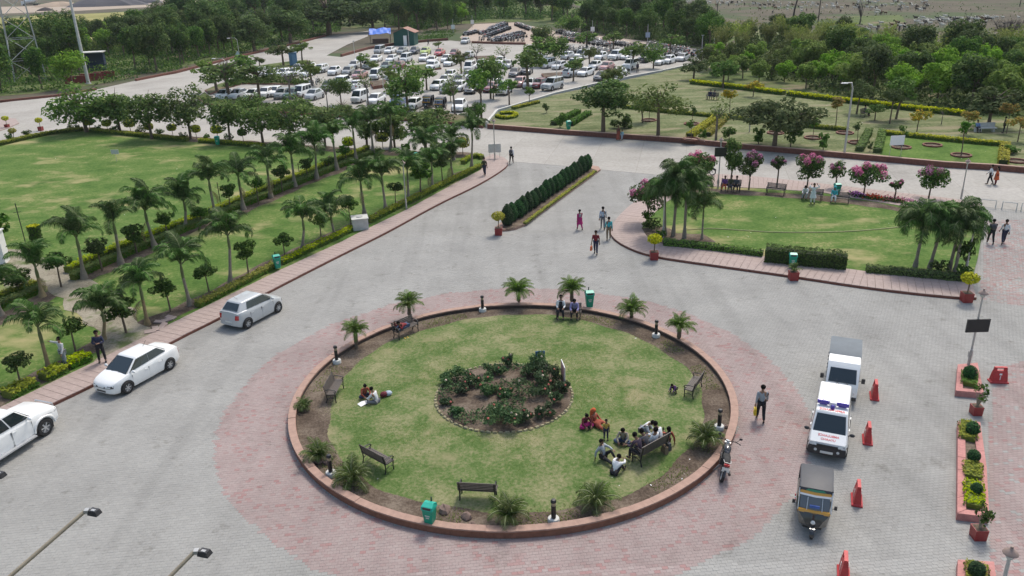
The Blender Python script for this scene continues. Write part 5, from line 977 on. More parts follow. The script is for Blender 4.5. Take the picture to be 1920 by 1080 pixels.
def car(kind, name, label, cat, pm, lite=False, loc=(0, 0, 0), rz=0., group=None):
    sp = SPEC[kind]; t = thing(name, label, cat, loc, rz, group); st = sp['st']; mb = MB(); vs = []; q = [0, .12, .35, .7, .9, 1]; wq = [.93, .985, 1., .985, .955, .9]
    ring = None
    for x, w, zb, zt in st:
        half = [(w*.5, zb-.02)]+[(w*b, zb+(zt-zb)*a) for a, b in zip(q, wq)]+[(w*.5, zt+.035)]
        rg = [(x, y, z) for y, z in half]+[(x, 0, zt+.05)]+[(x, -y, z) for y, z in reversed(half)]; ring = len(rg); vs += rg
    fs = [(i*ring+j, i*ring+(j+1) % ring, (i+1)*ring+(j+1) % ring, (i+1)*ring+j) for i in range(len(st)-1) for j in range(ring)]
    fs += [tuple(range(ring-1, -1, -1)), tuple((len(st)-1)*ring+j for j in range(ring))]; mb.add(vs, fs)
    # greenhouse
    xf, xr, wf, wr, zf, zr = sp['gh']; xtf, xtr, wtf, wtr, zt = sp['top']
    bf = [Vector((xf, wf, zf)), Vector((xf, -wf, zf)), Vector((xr, -wr, zr)), Vector((xr, wr, zr))]; tp = [Vector((xtf, wtf, zt-.02)), Vector((xtf, -wtf, zt-.02)), Vector((xtr, -wtr, zt-.03)), Vector((xtr, wtr, zt-.03))]
    bm = bmesh.new(); bv = [bm.verts.new(p-Vector((0, 0, .06))) for p in bf]+[bm.verts.new(p) for p in tp]
    for f in ((3, 2, 1, 0), (4, 5, 6, 7), (0, 1, 5, 4), (1, 2, 6, 5), (2, 3, 7, 6), (3, 0, 4, 7)): bm.faces.new([bv[i] for i in f])
    bmesh.ops.recalc_face_normals(bm, faces=bm.faces[:]); ee = [e for e in bm.edges if max(v.co.z for v in e.verts) > zt-.1]; bmesh.ops.bevel(bm, geom=ee, offset=.07, segments=3, affect='EDGES', profile=.5)
    bm.verts.index_update(); mb.add([v.co for v in bm.verts], [[v.index for v in f.verts] for f in bm.faces]); bm.free()
    b = mb.build('body', pm, t, smooth=38, painted=1)
    # glass
    def glass(nm, c, u0, u1, v0, v1, rows=1):
        mb = MB(); grid_prism(mb, [[bil(c, u0+(u1-u0)*j/2, v0+(v1-v0)*i/rows) for j in range(3)] for i in range(rows+1)], .007); return mb.build(nm, m_glass, t)
    fr = [bf[1], bf[0], tp[0], tp[1]]; re = [bf[3], bf[2], tp[2], tp[3]]; le = [bf[0], bf[3], tp[3], tp[0]]; ri = [bf[2], bf[1], tp[1], tp[2]]
    glass('windscreen', fr, .06, .94, .05, .88); glass('rear_window', re, .09, .91, .18 if kind not in ('sedan',) else .1, .84)
    for u0, u1 in sp['win']:
        glass('side_window', le, u0, u1, .1, .84); glass('side_window', ri, 1-u1, 1-u0, .1, .84)
    xa, xb = sp['wb']; r = sp['r']; wy = side_w(sp, 0, .5)-.055
    for x in (xa, xb):                                                  # wheel arches: dark openings round each wheel
        for s in (1, -1):
            ar = MB(); R1 = r+.055; yy = side_w(sp, x, r)+.022; pts = [(x+R1*math.cos(a), r*.98+R1*math.sin(a)) for a in [PI*k/10 for k in range(11)]]+[(x-R1, .16), (x+R1, .16)]
            ar.add([(px, s*(side_w(sp, px, pz)+.016), pz) for px, pz in pts]+[(x, s*(yy+.003), r)], [((k+1) % 13, k, 13) if s > 0 else (k, (k+1) % 13, 13) for k in range(13)]); ar.build('wheel_arch', m_rubber, t)
    add_wheels(t, (xa, xb), wy, r, lite, 6 if kind != 'van' else 8)
    L0, L1 = st[0][0], st[-1][0]
    def face(nm, m, y0, y1, z0, z1, front=True, xo=.012, n=4):
        """thin shaped panel lying on the nose or tail"""
        mb = MB(); rows = []
        for z in (z0, z0*.67+z1*.33, z0*.33+z1*.67, z1):
            row = []
            for j in range(n+1):
                y = y0+(y1-y0)*j/n; seq = st[:7] if front else st[::-1][:3]; x = seq[0][0]; e = 1 if front else -1
                for a, bb in zip(seq, seq[1:]):
                    for u in range(12):
                        f = u/12; w_, b_, t_ = [a[i]*(1-f)+bb[i]*f for i in (1, 2, 3)]; x = a[0]*(1-f)+bb[0]*f
                        qq = (z-b_)/(t_-b_)
                        if -.05 <= qq <= 1.02 and w_*float(np.interp(qq, q, wq)) >= abs(y): break
                    else: continue
                    break
                row.append(Vector((x, y, z)))
            rows.append(row)
        # nose leans back with height
        if not front: rows = [r_[::-1] for r_ in rows]
        grid_prism(mb, rows, xo); return mb.build(nm, m, t)
    def side_at(s_, z): x, w, zb, zt_ = s_; qq = max(0, min(1, (z-zb)/(zt_-zb))); return w*float(np.interp(qq, q, wq)) if zb-.03 <= z <= zt_+.02 else 0.
    zn = st[0][3]; zl = st[0][2]
    for s in (1, -1):
        a_, b_ = sorted((s*st[0][1]*.74, s*st[2][1]*.985)); face('headlight', m_dkl if not lite else m_lamp, a_, b_, zn+.005, zn+.125, True, .014, 6)
        if not lite: a_, b_ = sorted((s*st[0][1]*.86, s*st[1][1]*1.04)); face('headlamp', m_lamp, a_, b_, zn+.03, zn+.10, True, .022)
        a_, b_ = sorted((s*st[-1][1]*.8, s*st[-2][1]*.97)); face('tail_light', m_tail, a_, b_, st[-1][3]-.04, st[-1][3]+(st[-2][3]-st[-1][3])*.7, False, .018)
    face('grille', m_black, -st[0][1]*.74, st[0][1]*.74, zn+.01, zn+.075, True, .012); face('lower_grille', m_dark, -st[0][1]*.85, st[0][1]*.85, zl+.02, zl+.10, True, .012)
    face('number_plate', m_plate, -.24, .24, zl+.12, zl+.20, True, .022, 2); face('number_plate', m_plate, -.24, .24, st[-1][2]+.15, st[-1][2]+.24, False, .02, 2)
    if lite: return t
    for d0, d1 in sp['door']:
        for s in (1, -1):
            mb = MB(); zs = [.3+ (sp['gh'][4]-.07-.3)*k/4 for k in range(5)]; xs_ = [d0+(d1-d0)*j/3 for j in range(4)]
            rows = [[Vector((x, s*side_w(sp, x, z), z)) for x in (xs_ if s < 0 else xs_)] for z in zs]
            if s < 0: rows = [r_[::-1] for r_ in rows]
            grid_prism(mb, rows, .006); dr = mb.build('door', pm, t, smooth=30, painted=1)
            mb = MB(); xh = d1+.14; zh = sp['gh'][4]-.14; mb.box((xh, s*(side_w(sp, xh, zh)+.022), zh), (.17, .03, .03)); mb.build('handle', pm, dr)
            fr_ = MB(); e = .012
            for xx in (d0, d1): fr_.box((xx, s*(side_w(sp, xx, .6)-.008), (.3+sp['gh'][4]-.07)/2), (.010, .02, sp['gh'][4]-.4))
            fr_.build('door_gap', m_seam, t)
    for s in (1, -1):
        mb = MB(); x = sp['gh'][0]-.28; y = s*(sp['gh'][2]+.14); mb.ball((x, y, sp['gh'][4]+.1), (.07, .11, .075), 8); mb.box((x, s*(sp['gh'][2]+.03), sp['gh'][4]+.07), (.05, .12, .03)); mb.build('mirror', pm if kind != 'van' else m_dark, t, smooth=50)
        mb = MB(); mb.box(((xa+xb)/2, s*(side_w(sp, 0, .22)-.03), .22), (xa-xb-2*r-.2, .05, .05)); mb.build('sill', m_dark if kind in ('van',) else pm, t)
    mb = MB(); c = [bil(fr, .3, .06), bil(fr, .55, .09)]; n_ = (fr[1]-fr[0]).cross(fr[3]-fr[0]).normalized()*.018; mb.tube([c[0]+n_, c[1]+n_], .01, 4); c = [bil(fr, .58, .06), bil(fr, .86, .09)]; mb.tube([c[0]+n_, c[1]+n_], .01, 4); mb.build('wiper', m_black, t)
    mb = MB(); mb.tube([(xtr+.25, 0, zt+.0), (xtr+.02, 0, zt+.22)], .008, 4); mb.build('aerial', m_black, t)
    return t
def heading(a, b): A, B = G(*a), G(*b); return math.atan2(B[1]-A[1], B[0]-A[0])
def mid(a, b): A, B = G(*a), G(*b); return ((A[0]+B[0])/2, (A[1]+B[1])/2, 0.)
def text3(s, size, m, parent, M, name='lettering', flip=False):
    cu = bpy.data.curves.new('lettering', 'FONT'); cu.body = s; cu.size = size; cu.align_x = 'CENTER'; cu.align_y = 'CENTER'; cu.extrude = .002; cu.offset = size*.02
    o = bpy.data.objects.new('tmp_text', cu); COL.objects.link(o); dg = bpy.context.evaluated_depsgraph_get(); me = bpy.data.meshes.new_from_object(o.evaluated_get(dg)); bpy.data.objects.remove(o)
    if flip: me.transform(Matrix.Scale(-1, 4, (1, 0, 0))); me.flip_normals()
    me.materials.clear(); me.materials.append(m); q = put(name, me, parent); q.matrix_basis = M; return q
def frame(o, x, n):
    x = Vector(x).normalized(); n = Vector(n).normalized(); y = n.cross(x); return Matrix(((x.x, y.x, n.x, o[0]), (x.y, y.y, n.y, o[1]), (x.z, y.z, n.z, o[2]), (0, 0, 0, 1)))
# white saloon: near side wheels touch the ground at (241,737) front and (318,696) rear
def place_by_wheels(kind, fpx, rpx, side, *a, **k):
    """side: which side of the car (+1 left, -1 right) carries the two surveyed wheels"""
    A, B = Vector(G(*fpx)), Vector(G(*rpx)); d = (A-B).normalized(); n = Vector((-d.y, d.x))*side; sp = SPEC[kind]; c = (A+B)/2-n*(side_w(sp, 0, .5)-.06)-d*(sp['wb'][0]+sp['wb'][1])/2
    return car(kind, *a, loc=(c.x, c.y, .005), rz=math.atan2(d.y, d.x), **k)
place_by_wheels('sedan', (243, 736), (318, 694), 1, 'parked_car', 'white saloon car parked along the pink sidewalk', 'car', PAINT['white'])
place_by_wheels('hatch', (521, 586), (467, 615), -1, 'parked_car', 'silver hatchback car parked along the kerb by the green hedge', 'car', PAINT['silver'])
sv = place_by_wheels('pickup', (74, 824), (-10, 878), -1, 'parked_car', 'white pickup with bull bar cut by the picture edge', 'pickup', PAINT['white'])
mb = MB()
for y in (-.5, .5): mb.tube([(2.36, y, .45), (2.46, y, .7), (2.42, y*.9, 1.02)], .035, 8)
mb.tube([(2.42, -.5, 1.0), (2.44, .5, 1.0)], .035, 8); mb.tube([(2.46, -.62, .7), (2.46, .62, .7)], .035, 8); mb.build('bull_bar', m_chrome, sv, smooth=60)
for s in (1, -1):
    mb = MB(); mb.box((-.1, s*.98, .36), (2.0, .2, .06)); mb.build('side_step', m_alloy, sv)
    mb = MB(); mb.tube([(1.5+.52*math.cos(a), s*.9, .40+.5*math.sin(a)) for a in [PI*k/10 for k in range(11)]], .05, 6); mb.build('wheel_flare', PAINT['white'], sv, smooth=60)
# ambulance van
am = car('van', 'ambulance', 'white ambulance van with purple roof light bar and red lettering', 'ambulance', PAINT['white'], loc=mid((1545, 842), (1562, 750)), rz=heading((1562, 750), (1547, 852)))
am.location = (*(Vector(G(1547, 865))+Vector((math.cos(am.rotation_euler.z), math.sin(am.rotation_euler.z)))*-1.8), .005); am.scale = (.97, .98, .96)
sp = SPEC['van']; m_beac = glassm('purple_beacon', (.07, .04, .32), .15); m_redt = mat('red_lettering', (.6, .06, .07), .5, var=.02)
for s in (1, -1):
    mb = MB(); mb.tube([(.42, s*.13, 1.93), (.42, s*.60, 1.93)], .10, 12); mb.box((.42, s*.36, 1.84), (.1, .3, .06)); mb.build('beacon', m_beac, am, smooth=50)
mb = MB(); mb.box((.42, 0, 1.9), (.17, .25, .16)); mb.build('beacon_housing', m_white, am)
mb = MB(); mb.lathe([(.085, 1.79), (.085, 1.9), (.05, 1.96), (0, 1.97)], 12, (.66, 0, 0)); mb.build('beacon', m_beac, am, smooth=60)
hood_n = Vector((.115, 0, 1)) if 0 else Vector((.22, 0, 1)); ss = [(x, zt) for x, w, zb, zt in sp['st']]
def hood(x): return float(np.interp(x, [s[0] for s in ss][::-1], [s[1] for s in ss][::-1]))+.05
# bonnet panel carries the lettering; it reads mirrored, as on the real vehicle
mb = MB(); rows = []
for x in (1.76, 1.6, 1.48): rows.append([Vector((x, y, np.interp(x, [1.48, 1.6, 1.76], [1.0, .965, .88])+.012)) for y in (-.6, 0, .6)])
xw, zw = 1.5, .93
n_h = Vector((.35, 0, 1)).normalized()
# the van's short bonnet slopes at about 30 degrees up to the windscreen
bon = MB(); P0 = [Vector((1.80, -.66, .80)), Vector((1.80, .66, .80)), Vector((1.36, .66, 1.07)), Vector((1.36, -.66, 1.07))]; grid_prism(bon, [[P0[0].lerp(P0[1], j/4) for j in range(5)], [P0[3].lerp(P0[2], j/4) for j in range(5)]], .03); bon.build('bonnet', PAINT['white'], am, smooth=30)
nb_ = (P0[1]-P0[0]).cross(P0[3]-P0[0]).normalized(); up_ = (P0[3]-P0[0]).normalized()
text3('AMBULANCE', .135, m_redt, am, frame((P0[0]+P0[1])/2+up_*.33+nb_*.034, (0, 1, 0), nb_), flip=True); text3('CHIRAYU', .13, m_redt, am, frame((P0[0]+P0[1])/2+up_*.16+nb_*.034, (0, 1, 0), nb_))
text3('AMBULANCE', .165, m_redt, am, frame(Vector((.80, 0, 1.803)), (0, 1, 0), (.12, 0, 1)), flip=True)
mb = MB(); mb.box((1.80, 0, .47), (.14, 1.42, .34)); mb.build('bumper', m_dark, am)
for s in (1, -1):
    mb = MB(); mb.lathe([(.06, 0), (.06, .02)], 10, (1.87, s*.42, .5), axis='X'); mb.build('fog_lamp', m_lamp, am)
    mb = MB(); q = [Vector((1.86, s*.4, .68)), Vector((1.80, s*.68, .68)), Vector((1.74, s*.69, .86)), Vector((1.81, s*.42, .80))]; q = q if s < 0 else q; nn = (q[1]-q[0]).cross(q[3]-q[0]).normalized(); nn = nn if nn.x > 0 else -nn; mb.add([p+nn*.02 for p in q]+[p-nn*.04 for p in q], [(0, 1, 2, 3), (4, 7, 6, 5), (0, 4, 5, 1), (1, 5, 6, 2), (2, 6, 7, 3), (3, 7, 4, 0)]); mb.build('headlamp', m_lamp, am)
mb = MB(); mb.box((1.84, 0, .69), (.06, .78, .1)); mb.build('grille_panel', m_black, am); mb = MB(); mb.box((1.885, 0, .43), (.02, .48, .1)); mb.build('front_plate', m_plate, am)
# small van with grey tarpaulin
vt = thing('minivan', 'white mini van with grey tarpaulin roof behind the ambulance', 'van', (0, 0, 0), heading((1590, 640), (1580, 748)))
d = Vector((math.cos(vt.rotation_euler.z), math.sin(vt.rotation_euler.z))); c = Vector(G(1573, 758))-d*1.75; vt.scale = (.92, .92, .95); vt.location = (c.x, c.y, .005); W2 = .72
pm = PAINT['white']
def slab(nm, prof, w, m, smooth=30, inset=.03):
    """side profile (x,z) swept across the width with slightly rounded shoulders"""
    mb = MB(); n = len(prof); ys = [(-w, .96), (-w+inset, 1), (w-inset, 1), (w, .96)]; cx = sum(p[0] for p in prof)/n; cz = sum(p[1] for p in prof)/n; vs = []
    for y, k in ys: vs += [(cx+(x-cx)*k, y, cz+(z-cz)*k) for x, z in prof]
    fs = [(i*n+j, (i+1)*n+j, (i+1)*n+(j+1) % n, i*n+(j+1) % n) for i in range(3) for j in range(n)]+[tuple(range(n)), tuple(3*n+j for j in reversed(range(n)))]
    bm = bmesh.new(); mb.add(vs, fs); me = mb.mesh(nm, m); bm.from_mesh(me); bmesh.ops.recalc_face_normals(bm, faces=bm.faces[:]); bm.to_mesh(me); bm.free(); me.set_sharp_from_angle(angle=R(smooth)); o = put(nm, me, vt); return o
slab('cab', [(1.86, .3), (1.88, .8), (1.80, .98), (1.32, 1.62), (1.12, 1.80), (.42, 1.84), (.40, .3)], W2, pm)
slab('cargo_body', [(.39, .3), (.39, 1.02), (-1.86, 1.02), (-1.86, .3)], W2, pm)
cv = slab('tarpaulin', [(.40, 1.02), (.38, 1.80), (.2, 1.88), (-.7, 1.89), (-1.6, 1.86), (-1.84, 1.78), (-1.87, 1.02)], W2+.015, mat('grey_tarpaulin', (.12, .145, .165), .7, var=.12, scale=2, bmp=.3), inset=.1)
a, b = Vector((1.80, 0, .98)), Vector((1.32, 0, 1.62)); wn = Vector((b.z-a.z, 0, a.x-b.x)).normalized(); mb = MB(); gb = a.lerp(b, .1); gt = a.lerp(b, .95); grid_prism(mb, [[Vector((gb.x, y, gb.z)) for y in (-.62, 0, .62)], [Vector((gt.x, y, gt.z)) for y in (-.58, 0, .58)]], .03); mb.build('windscreen', m_glass, vt)
for s in (1, -1):
    mb = MB(); q = [Vector((1.5, s*.715, 1.05)), Vector((.55, s*.715, 1.05)), Vector((.55, s*.71, 1.62)), Vector((1.16, s*.71, 1.62))]; q = q if s > 0 else [q[1], q[0], q[3], q[2]]; grid_prism(mb, [[q[0], q[1]], [q[3], q[2]]], .02); mb.build('side_window', m_glass, vt)
    mb = MB(); mb.box((1.42, s*.92, 1.12), (.06, .16, .24)); mb.tube([(1.45, s*.70, 1.1), (1.42, s*.9, 1.1)], .015, 5); mb.build('mirror', m_dark, vt)
    mb = MB(); mb.lathe([(.1, 0), (.09, .03), (.02, .05)], 14, (1.875, s*.5, .62), axis='X'); mb.build('headlight', m_lamp, vt, smooth=50)
    for k in range(5): mb = MB(); mb.tube([(.1-.42*k, s*.74, 1.0), (.1-.42*k, s*.755, .92)], .02, 5); mb.build('tie_hook', m_dark, vt)
mb = MB(); mb.box((1.88, 0, .36), (.08, 1.4, .16)); mb.build('bumper', m_dark, vt); mb = MB(); mb.box((1.93, 0, .37), (.01, .45, .1)); mb.build('number_plate', m_plate, vt)
mb = MB(); mb.tube([(1.82, -.1, .99), (1.66, -.5, 1.2)], .012, 4); mb.tube([(1.82, .3, .99), (1.66, -.05, 1.2)], .012, 4); mb.build('wiper', m_black, vt)
add_wheels(vt, (1.1, -1.2), W2-.06, .27)
# auto rickshaw
def rickshaw(name, label, loc, rz, group=None, near=True):
    t = thing(name, label, 'auto rickshaw', loc, rz, group); blk = paint('rickshaw_black', (.02, .021, .022)); yel = paint('rickshaw_yellow', (.55, .27, .02)); hood_m = mat('hood_vinyl', (.034, .039, .05), .55, var=.15, scale=3, bmp=.2)
    def sec(nm, prof, m, smooth=35, ny=(-1, -.9, .9, 1), k=(.94, 1, 1, .94)):
        mb = MB(); n = len(prof); vs = []
        cx = sum(p[0] for p in prof)/n; cz = sum(p[1] for p in prof)/n
        for y, kk in zip(ny, k): vs += [(cx+(x-cx)*kk, y*w, cz+(z-cz)*kk) for x, z, w in prof]
        fs = [(i*n+j, (i+1)*n+j, (i+1)*n+(j+1) % n, i*n+(j+1) % n) for i in range(len(ny)-1) for j in range(n)]+[tuple(range(n)), tuple((len(ny)-1)*n+j for j in reversed(range(n)))]
        mb.add(vs, fs); me = mb.mesh(nm, m); bm = bmesh.new(); bm.from_mesh(me); bmesh.ops.recalc_face_normals(bm, faces=bm.faces[:]); bm.to_mesh(me); bm.free(); me.polygons.foreach_set('use_smooth', [True]*len(me.polygons)); me.set_sharp_from_angle(angle=R(smooth)); return put(nm, me, t)
    sec('hood', [(.56, 1.52, .60), (.50, 1.66, .58), (.2, 1.73, .57), (-.6, 1.74, .58), (-1.1, 1.66, .58), (-1.22, 1.45, .60), (-1.26, .95, .62), (-1.18, .95, .60), (-1.12, 1.4, .56), (.5, 1.46, .58)], hood_m)
    sec('rear_body', [(-.25, .35, .6), (-.25, .72, .62), (-1.24, .95, .63), (-1.3, .8, .62), (-1.28, .3, .6)], blk)
    sec('floor_pan', [(.95, .24, .34), (.95, .34, .36), (.2, .36, .56), (-.4, .36, .6), (-.4, .24, .58)], blk)
    sec('front_cowl', [(1.16, .42, .2), (1.12, .7, .34), (.98, .93, .52), (.9, .95, .56), (.80, .9, .57), (.88, .32, .46)], blk, ny=(-1, -.6, 0, .6, 1), k=(.92, .99, 1, .99, .92))
    sec('cowl_band', [(.99, .91, .50), (.93, 1.0, .555), (.86, 1.0, .57), (.90, .88, .56)], yel, ny=(-1, -.6, 0, .6, 1), k=(.98, 1, 1.06, 1, .98))
    # windscreen leaning back
    for nm, m, a_, b_, z0_, z1_, o in (('windscreen', glassm('pale_glass', (.10, .11, .12), .08), .52, .50, 1.0, 1.40, .02), ('sun_visor', m_white, .53, .53, 1.40, 1.46, .05), ('front_band', yel, .53, .54, 1.462, 1.55, .03), ('sign_band', mat('sign_green', (.04, .22, .12), .5), .50, .50, 1.553, 1.625, .02)):
        mb = MB(); X = lambda z: .9-(z-1.0)*.6; grid_prism(mb, [[Vector((X(z0_)-.03*abs(j-2), a_*(j-2)/2, z0_)) for j in range(5)], [Vector((X(z1_)-.03*abs(j-2), b_*(j-2)/2, z1_)) for j in range(5)]], o); mb.build(nm, m, t)
    mb = MB(); mb.tube([(.93, -.56, .97), (.63, -.56, 1.46), (.52, -.57, 1.62)], .02, 6); mb.tube([(.93, .56, .97), (.63, .56, 1.46), (.52, .57, 1.62)], .02, 6)
    for s in (1, -1): mb.tube([(-.3, s*.6, .7), (-.28, s*.58, 1.48)], .018, 6); mb.tube([(.93, s*.26, 1.0), (.69, s*.25, 1.4)], .014, 5)
    mb.build('roof_frame', m_chrome, t, smooth=60)
    mb = MB(); mb.box((-.85, 0, .58), (.5, 1.06, .16)); mb.box((-1.08, 0, .9), (.12, 1.06, .5), rx=0); mb.build('rear_seat', mat('dark_seat', (.05, .03, .03), .6), t); mb = MB(); mb.box((.15, 0, .62), (.4, .55, .12)); mb.build('driver_seat', MATS['dark_seat'], t)
    mb = MB(); mb.box((.85, 0, 1.12), (.05, .34, .1)); mb.build('windscreen_sticker', mat('sticker_blue', (.05, .12, .4), .5), t, rot=None).rotation_euler = (0, 0, 0)
    fw_ = MB(); fw_.lathe([(.13, -.055), (.2, -.05), (.22, 0), (.2, .05), (.13, .055)], 16, axis='Y', cap=False); fw_.lathe([(.13, -.045), (.13, .045)], 12, axis='Y', mi=1)
    fwm = fw_.mesh('wheel', [m_rubber, m_alloy], 40); put('wheel', fwm, t, loc=(1.24, 0, .22))
    for s in (1, -1): put('wheel', fwm, t, loc=(-.85, s*.52, .22))
    mb = MB(); vs = [(1.24+.27*math.cos(a), .23+.27*math.sin(a)) for a in [PI*(.02+.96*k/8) for k in range(9)]]
    for (x0, z0), (x1, z1) in zip(vs, vs[1:]): mb.quad((x0, -.085, z0), (x0, .085, z0), (x1, .085, z1), (x1, -.085, z1))
    mb.tube([(1.24, 0, .22), (1.1, 0, .62), (1.04, 0, .9)], .04, 6); mb.build('front_fork', blk, t)
    mb = MB(); mb.lathe([(.075, .0), (.08, .05), (.03, .08)], 14, (1.13, 0, .64), axis='X', mi=0); mb.build('headlight', m_lamp, t, smooth=50)
    for s in (1, -1): mb = MB(); mb.box((1.02, s*.3, .72), (.05, .15, .1)); mb.build('indicator', m_amber if s > 0 else m_tail, t)
    if near:
        for s in (1, -1): mb = MB(); mb.box((.6, s*.72, 1.05), (.04, .1, .16)); mb.tube([(.75, s*.56, 1.02), (.6, s*.7, 1.05)], .012, 5); mb.build('mirror', m_dark, t)
        for k in range(4): mb = MB(); mb.ball((.2-.16*k, -.66, .72), (.05, .03, .07), 6); mb.build('tassel', m_redt if k % 2 else m_white, t)
    return t
h = heading((1528, 905), (1524, 1000)); d = Vector((math.cos(h), math.sin(h))); c = Vector(G(1520, 1017))-d*1.32
rickshaw('auto_rickshaw', 'black and yellow auto rickshaw standing on the forecourt', (c.x, c.y, .005), h).scale = (.9, .94, .94)
# motorcycle
def motorcycle(name, label, loc, rz, lean=.0, group=None, cat='motorcycle'):
    t = thing(name, label, cat, loc, rz, group); t.rotation_euler = (lean, 0, rz)
    wm = MB(); wm.lathe([(.24, -.05), (.29, -.045), (.31, 0), (.29, .045), (.24, .05)], 18, axis='Y', cap=False); wt = wm.mesh('wheel', m_rubber, 50)
    rm = MB(); rm.lathe([(.24, -.03), (.24, .03), (.22, .03), (.22, -.03)], 18, axis='Y', cap=False); rm.lathe([(.05, -.05), (.05, .05)], 8, axis='Y')
    for k in range(5): a = k*1.2566; rm.tube([(0, 0, 0), (.23*math.cos(a), 0, .23*math.sin(a))], .014, 4)
    rim = rm.mesh('rim', m_alloy)
    for x in (.63, -.63): w = put('wheel', wt, t, loc=(x, 0, .31)); put('rim', rim, w)
    def pc(nm, f, m, sm=50): mb = MB(); f(mb); return mb.build(nm, m, t, smooth=sm)
    blk = PAINT['black']
    pc('fuel_tank', lambda q: (q.ball((.16, 0, .86), (.28, .14, .13), 12), q.ball((.02, 0, .83), (.2, .12, .1), 10)), blk)
    pc('seat', lambda q: (q.ball((-.3, 0, .81), (.32, .13, .06), 12), q.ball((-.58, 0, .86), (.22, .11, .06), 10)), m_rubber)
    pc('engine', lambda q: (q.box((.1, 0, .42), (.34, .26, .26)), q.box((.2, 0, .6), (.16, .18, .18)), q.tube([(.05, -.15, .4), (-.3, -.17, .33), (-.75, -.18, .42)], [.03, .045, .05], 8)), m_dark)
    pc('frame', lambda q: (q.tube([(.4, 0, .88), (.1, 0, .72), (-.5, 0, .74)], .03, 6), q.tube([(.4, 0, .82), (.25, 0, .35), (-.2, 0, .32), (-.63, 0, .31)], .028, 6), q.tube([(-.63, .07, .31), (-.5, .1, .72)], .025, 6), q.tube([(-.63, -.07, .31), (-.5, -.1, .72)], .025, 6)), m_black)
    pc('fork', lambda q: (q.tube([(.63, .08, .31), (.42, .08, .95)], .025, 6), q.tube([(.63, -.08, .31), (.42, -.08, .95)], .025, 6)), m_chrome)
    pc('handlebar', lambda q: q.tube([(.26, .40, 1.06), (.38, .22, 1.06), (.41, 0, .98), (.38, -.22, 1.06), (.26, -.40, 1.06)], .016, 6), m_black)
    pc('headlight', lambda q: (q.ball((.53, 0, .88), (.1, .1, .1), 10),), m_lamp); pc('tail_light', lambda q: q.box((-.82, 0, .8), (.06, .18, .07)), m_tail); pc('number_plate', lambda q: q.box((-.86, 0, .64), (.02, .24, .16)), m_plate)
    pc('mudguard', lambda q: [q.tube([(-.63+.36*math.cos(a), 0, .31+.36*math.sin(a)) for a in [.5+2.3*k/7 for k in range(8)]], .05, 5), q.tube([(.63+.35*math.cos(a), 0, .31+.35*math.sin(a)) for a in [.5+2.1*k/7 for k in range(8)]], .045, 5)], blk)
    for s in (1, -1): pc('mirror', lambda q: (q.tube([(.36, s*.24, 1.06), (.3, s*.34, 1.24)], .008, 4), q.ball((.3, s*.35, 1.26), (.015, .06, .045), 8)), m_dark)
    pc('stand', lambda q: q.tube([(-.05, .1, .3), (-.1, .26, .0)], .014, 5), m_steel); pc('grab_rail', lambda q: q.tube([(-.6, .12, .86), (-.82, .1, .9), (-.82, -.1, .9), (-.6, -.12, .86)], .014, 5), m_steel)
    return t
h = heading((1358, 895), (1358, 850)); motorcycle('motorcycle', 'black motorcycle leaning on its stand beside the circular wall', mid((1346, 908), (1356, 858)), h, .2).scale = (1.1, 1.15, 1.1)
motorcycle('motorcycle', 'motorcycle half hidden behind the broad pale pink bougainvillea', (*G(1322, 331), .17), heading((1290, 327), (1340, 330)), .15)
# ---- car park
HD = heading((764, 119), (735, 130)); HE = heading((884, 104), (850, 110))
CARS = """712,98,van,silver;732,98,sedan,white;755,99,hatch,grey;778,99,hatch,navy;798,100,hatch,lime;825,102,sedan,red;853,103,sedan,maroon;880,107,sedan,silver,r;677,115,sedan,white;706,114,sedan,white;736,114,sedan,white;762,114,van,white;796,112,sedan,white;811,117,sedan,white;838,114,sedan,white
666,126,sedan,silver;692,127,hatch,grey;726,128,sedan,green;749,128,hatch,maroon;606,133,hatch,silver;628,138,hatch,white;654,138,hatch,grey;675,145,sedan,rose;705,146,van,white;734,147,hatch,white;812,128,hatch,white;646,160,suv,white,r;671,165,sedan,white,r
676,189,van,white;706,192,sedan,white;747,196,hatch,blue;777,201,sedan,white;862,205,hatch,white;423,184,hatch,white;449,182,sedan,white;478,182,sedan,white;500,180,hatch,white;518,177,sedan,white;531,182,hatch,grey;550,182,hatch,green;568,179,van,white;590,184,hatch,silver
493,138,sedan,white;513,141,sedan,white;534,142,hatch,white;554,140,sedan,white;577,141,sedan,white;602,134,hatch,white;617,167,hatch,dark;560,133,hatch,silver;582,131,hatch,white;881,131,van,white;903,125,hatch,white;920,130,sedan,white;939,118,sedan,white;952,125,sedan,silver;844,121,sedan,white
845,146,hatch,white;836,155,sedan,white;862,156,hatch,grey;841,171,sedan,grey;862,168,hatch,white;883,172,sedan,black;902,166,sedan,dark;904,152,hatch,dark;913,160,sedan,grey;931,153,hatch,silver;921,169,sedan,maroon;945,174,suv,white;975,160,hatch,rose;993,162,sedan,silver;1013,162,sedan,maroon;1036,166,suv,silver;966,141,sedan,dark;988,137,hatch,dark;880,146,sedan,silver;822,165,sedan,white
1027,125,van,white;1050,127,sedan,white;1077,127,suv,white;1069,142,hatch,silver,r;1098,140,sedan,white;1116,128,hatch,white;1138,130,hatch,rose;1129,148,sedan,dark;1182,128,suv,white;1211,114,suv,dark;1238,119,sedan,white;1254,117,hatch,white;1064,109,hatch,silver;1092,109,suv,white;1127,110,hatch,white;1155,110,suv,white;1176,109,sedan,white;873,80,hatch,silver;1012,112,sedan,silver;990,118,hatch,white;1280,112,sedan,silver;1160,143,hatch,white"""
CP = {k: car(k, 'parked_car', 'x', 'car', PAINT['white'], True, (0, 0, -500)) for k in ('sedan', 'hatch', 'suv', 'van')}
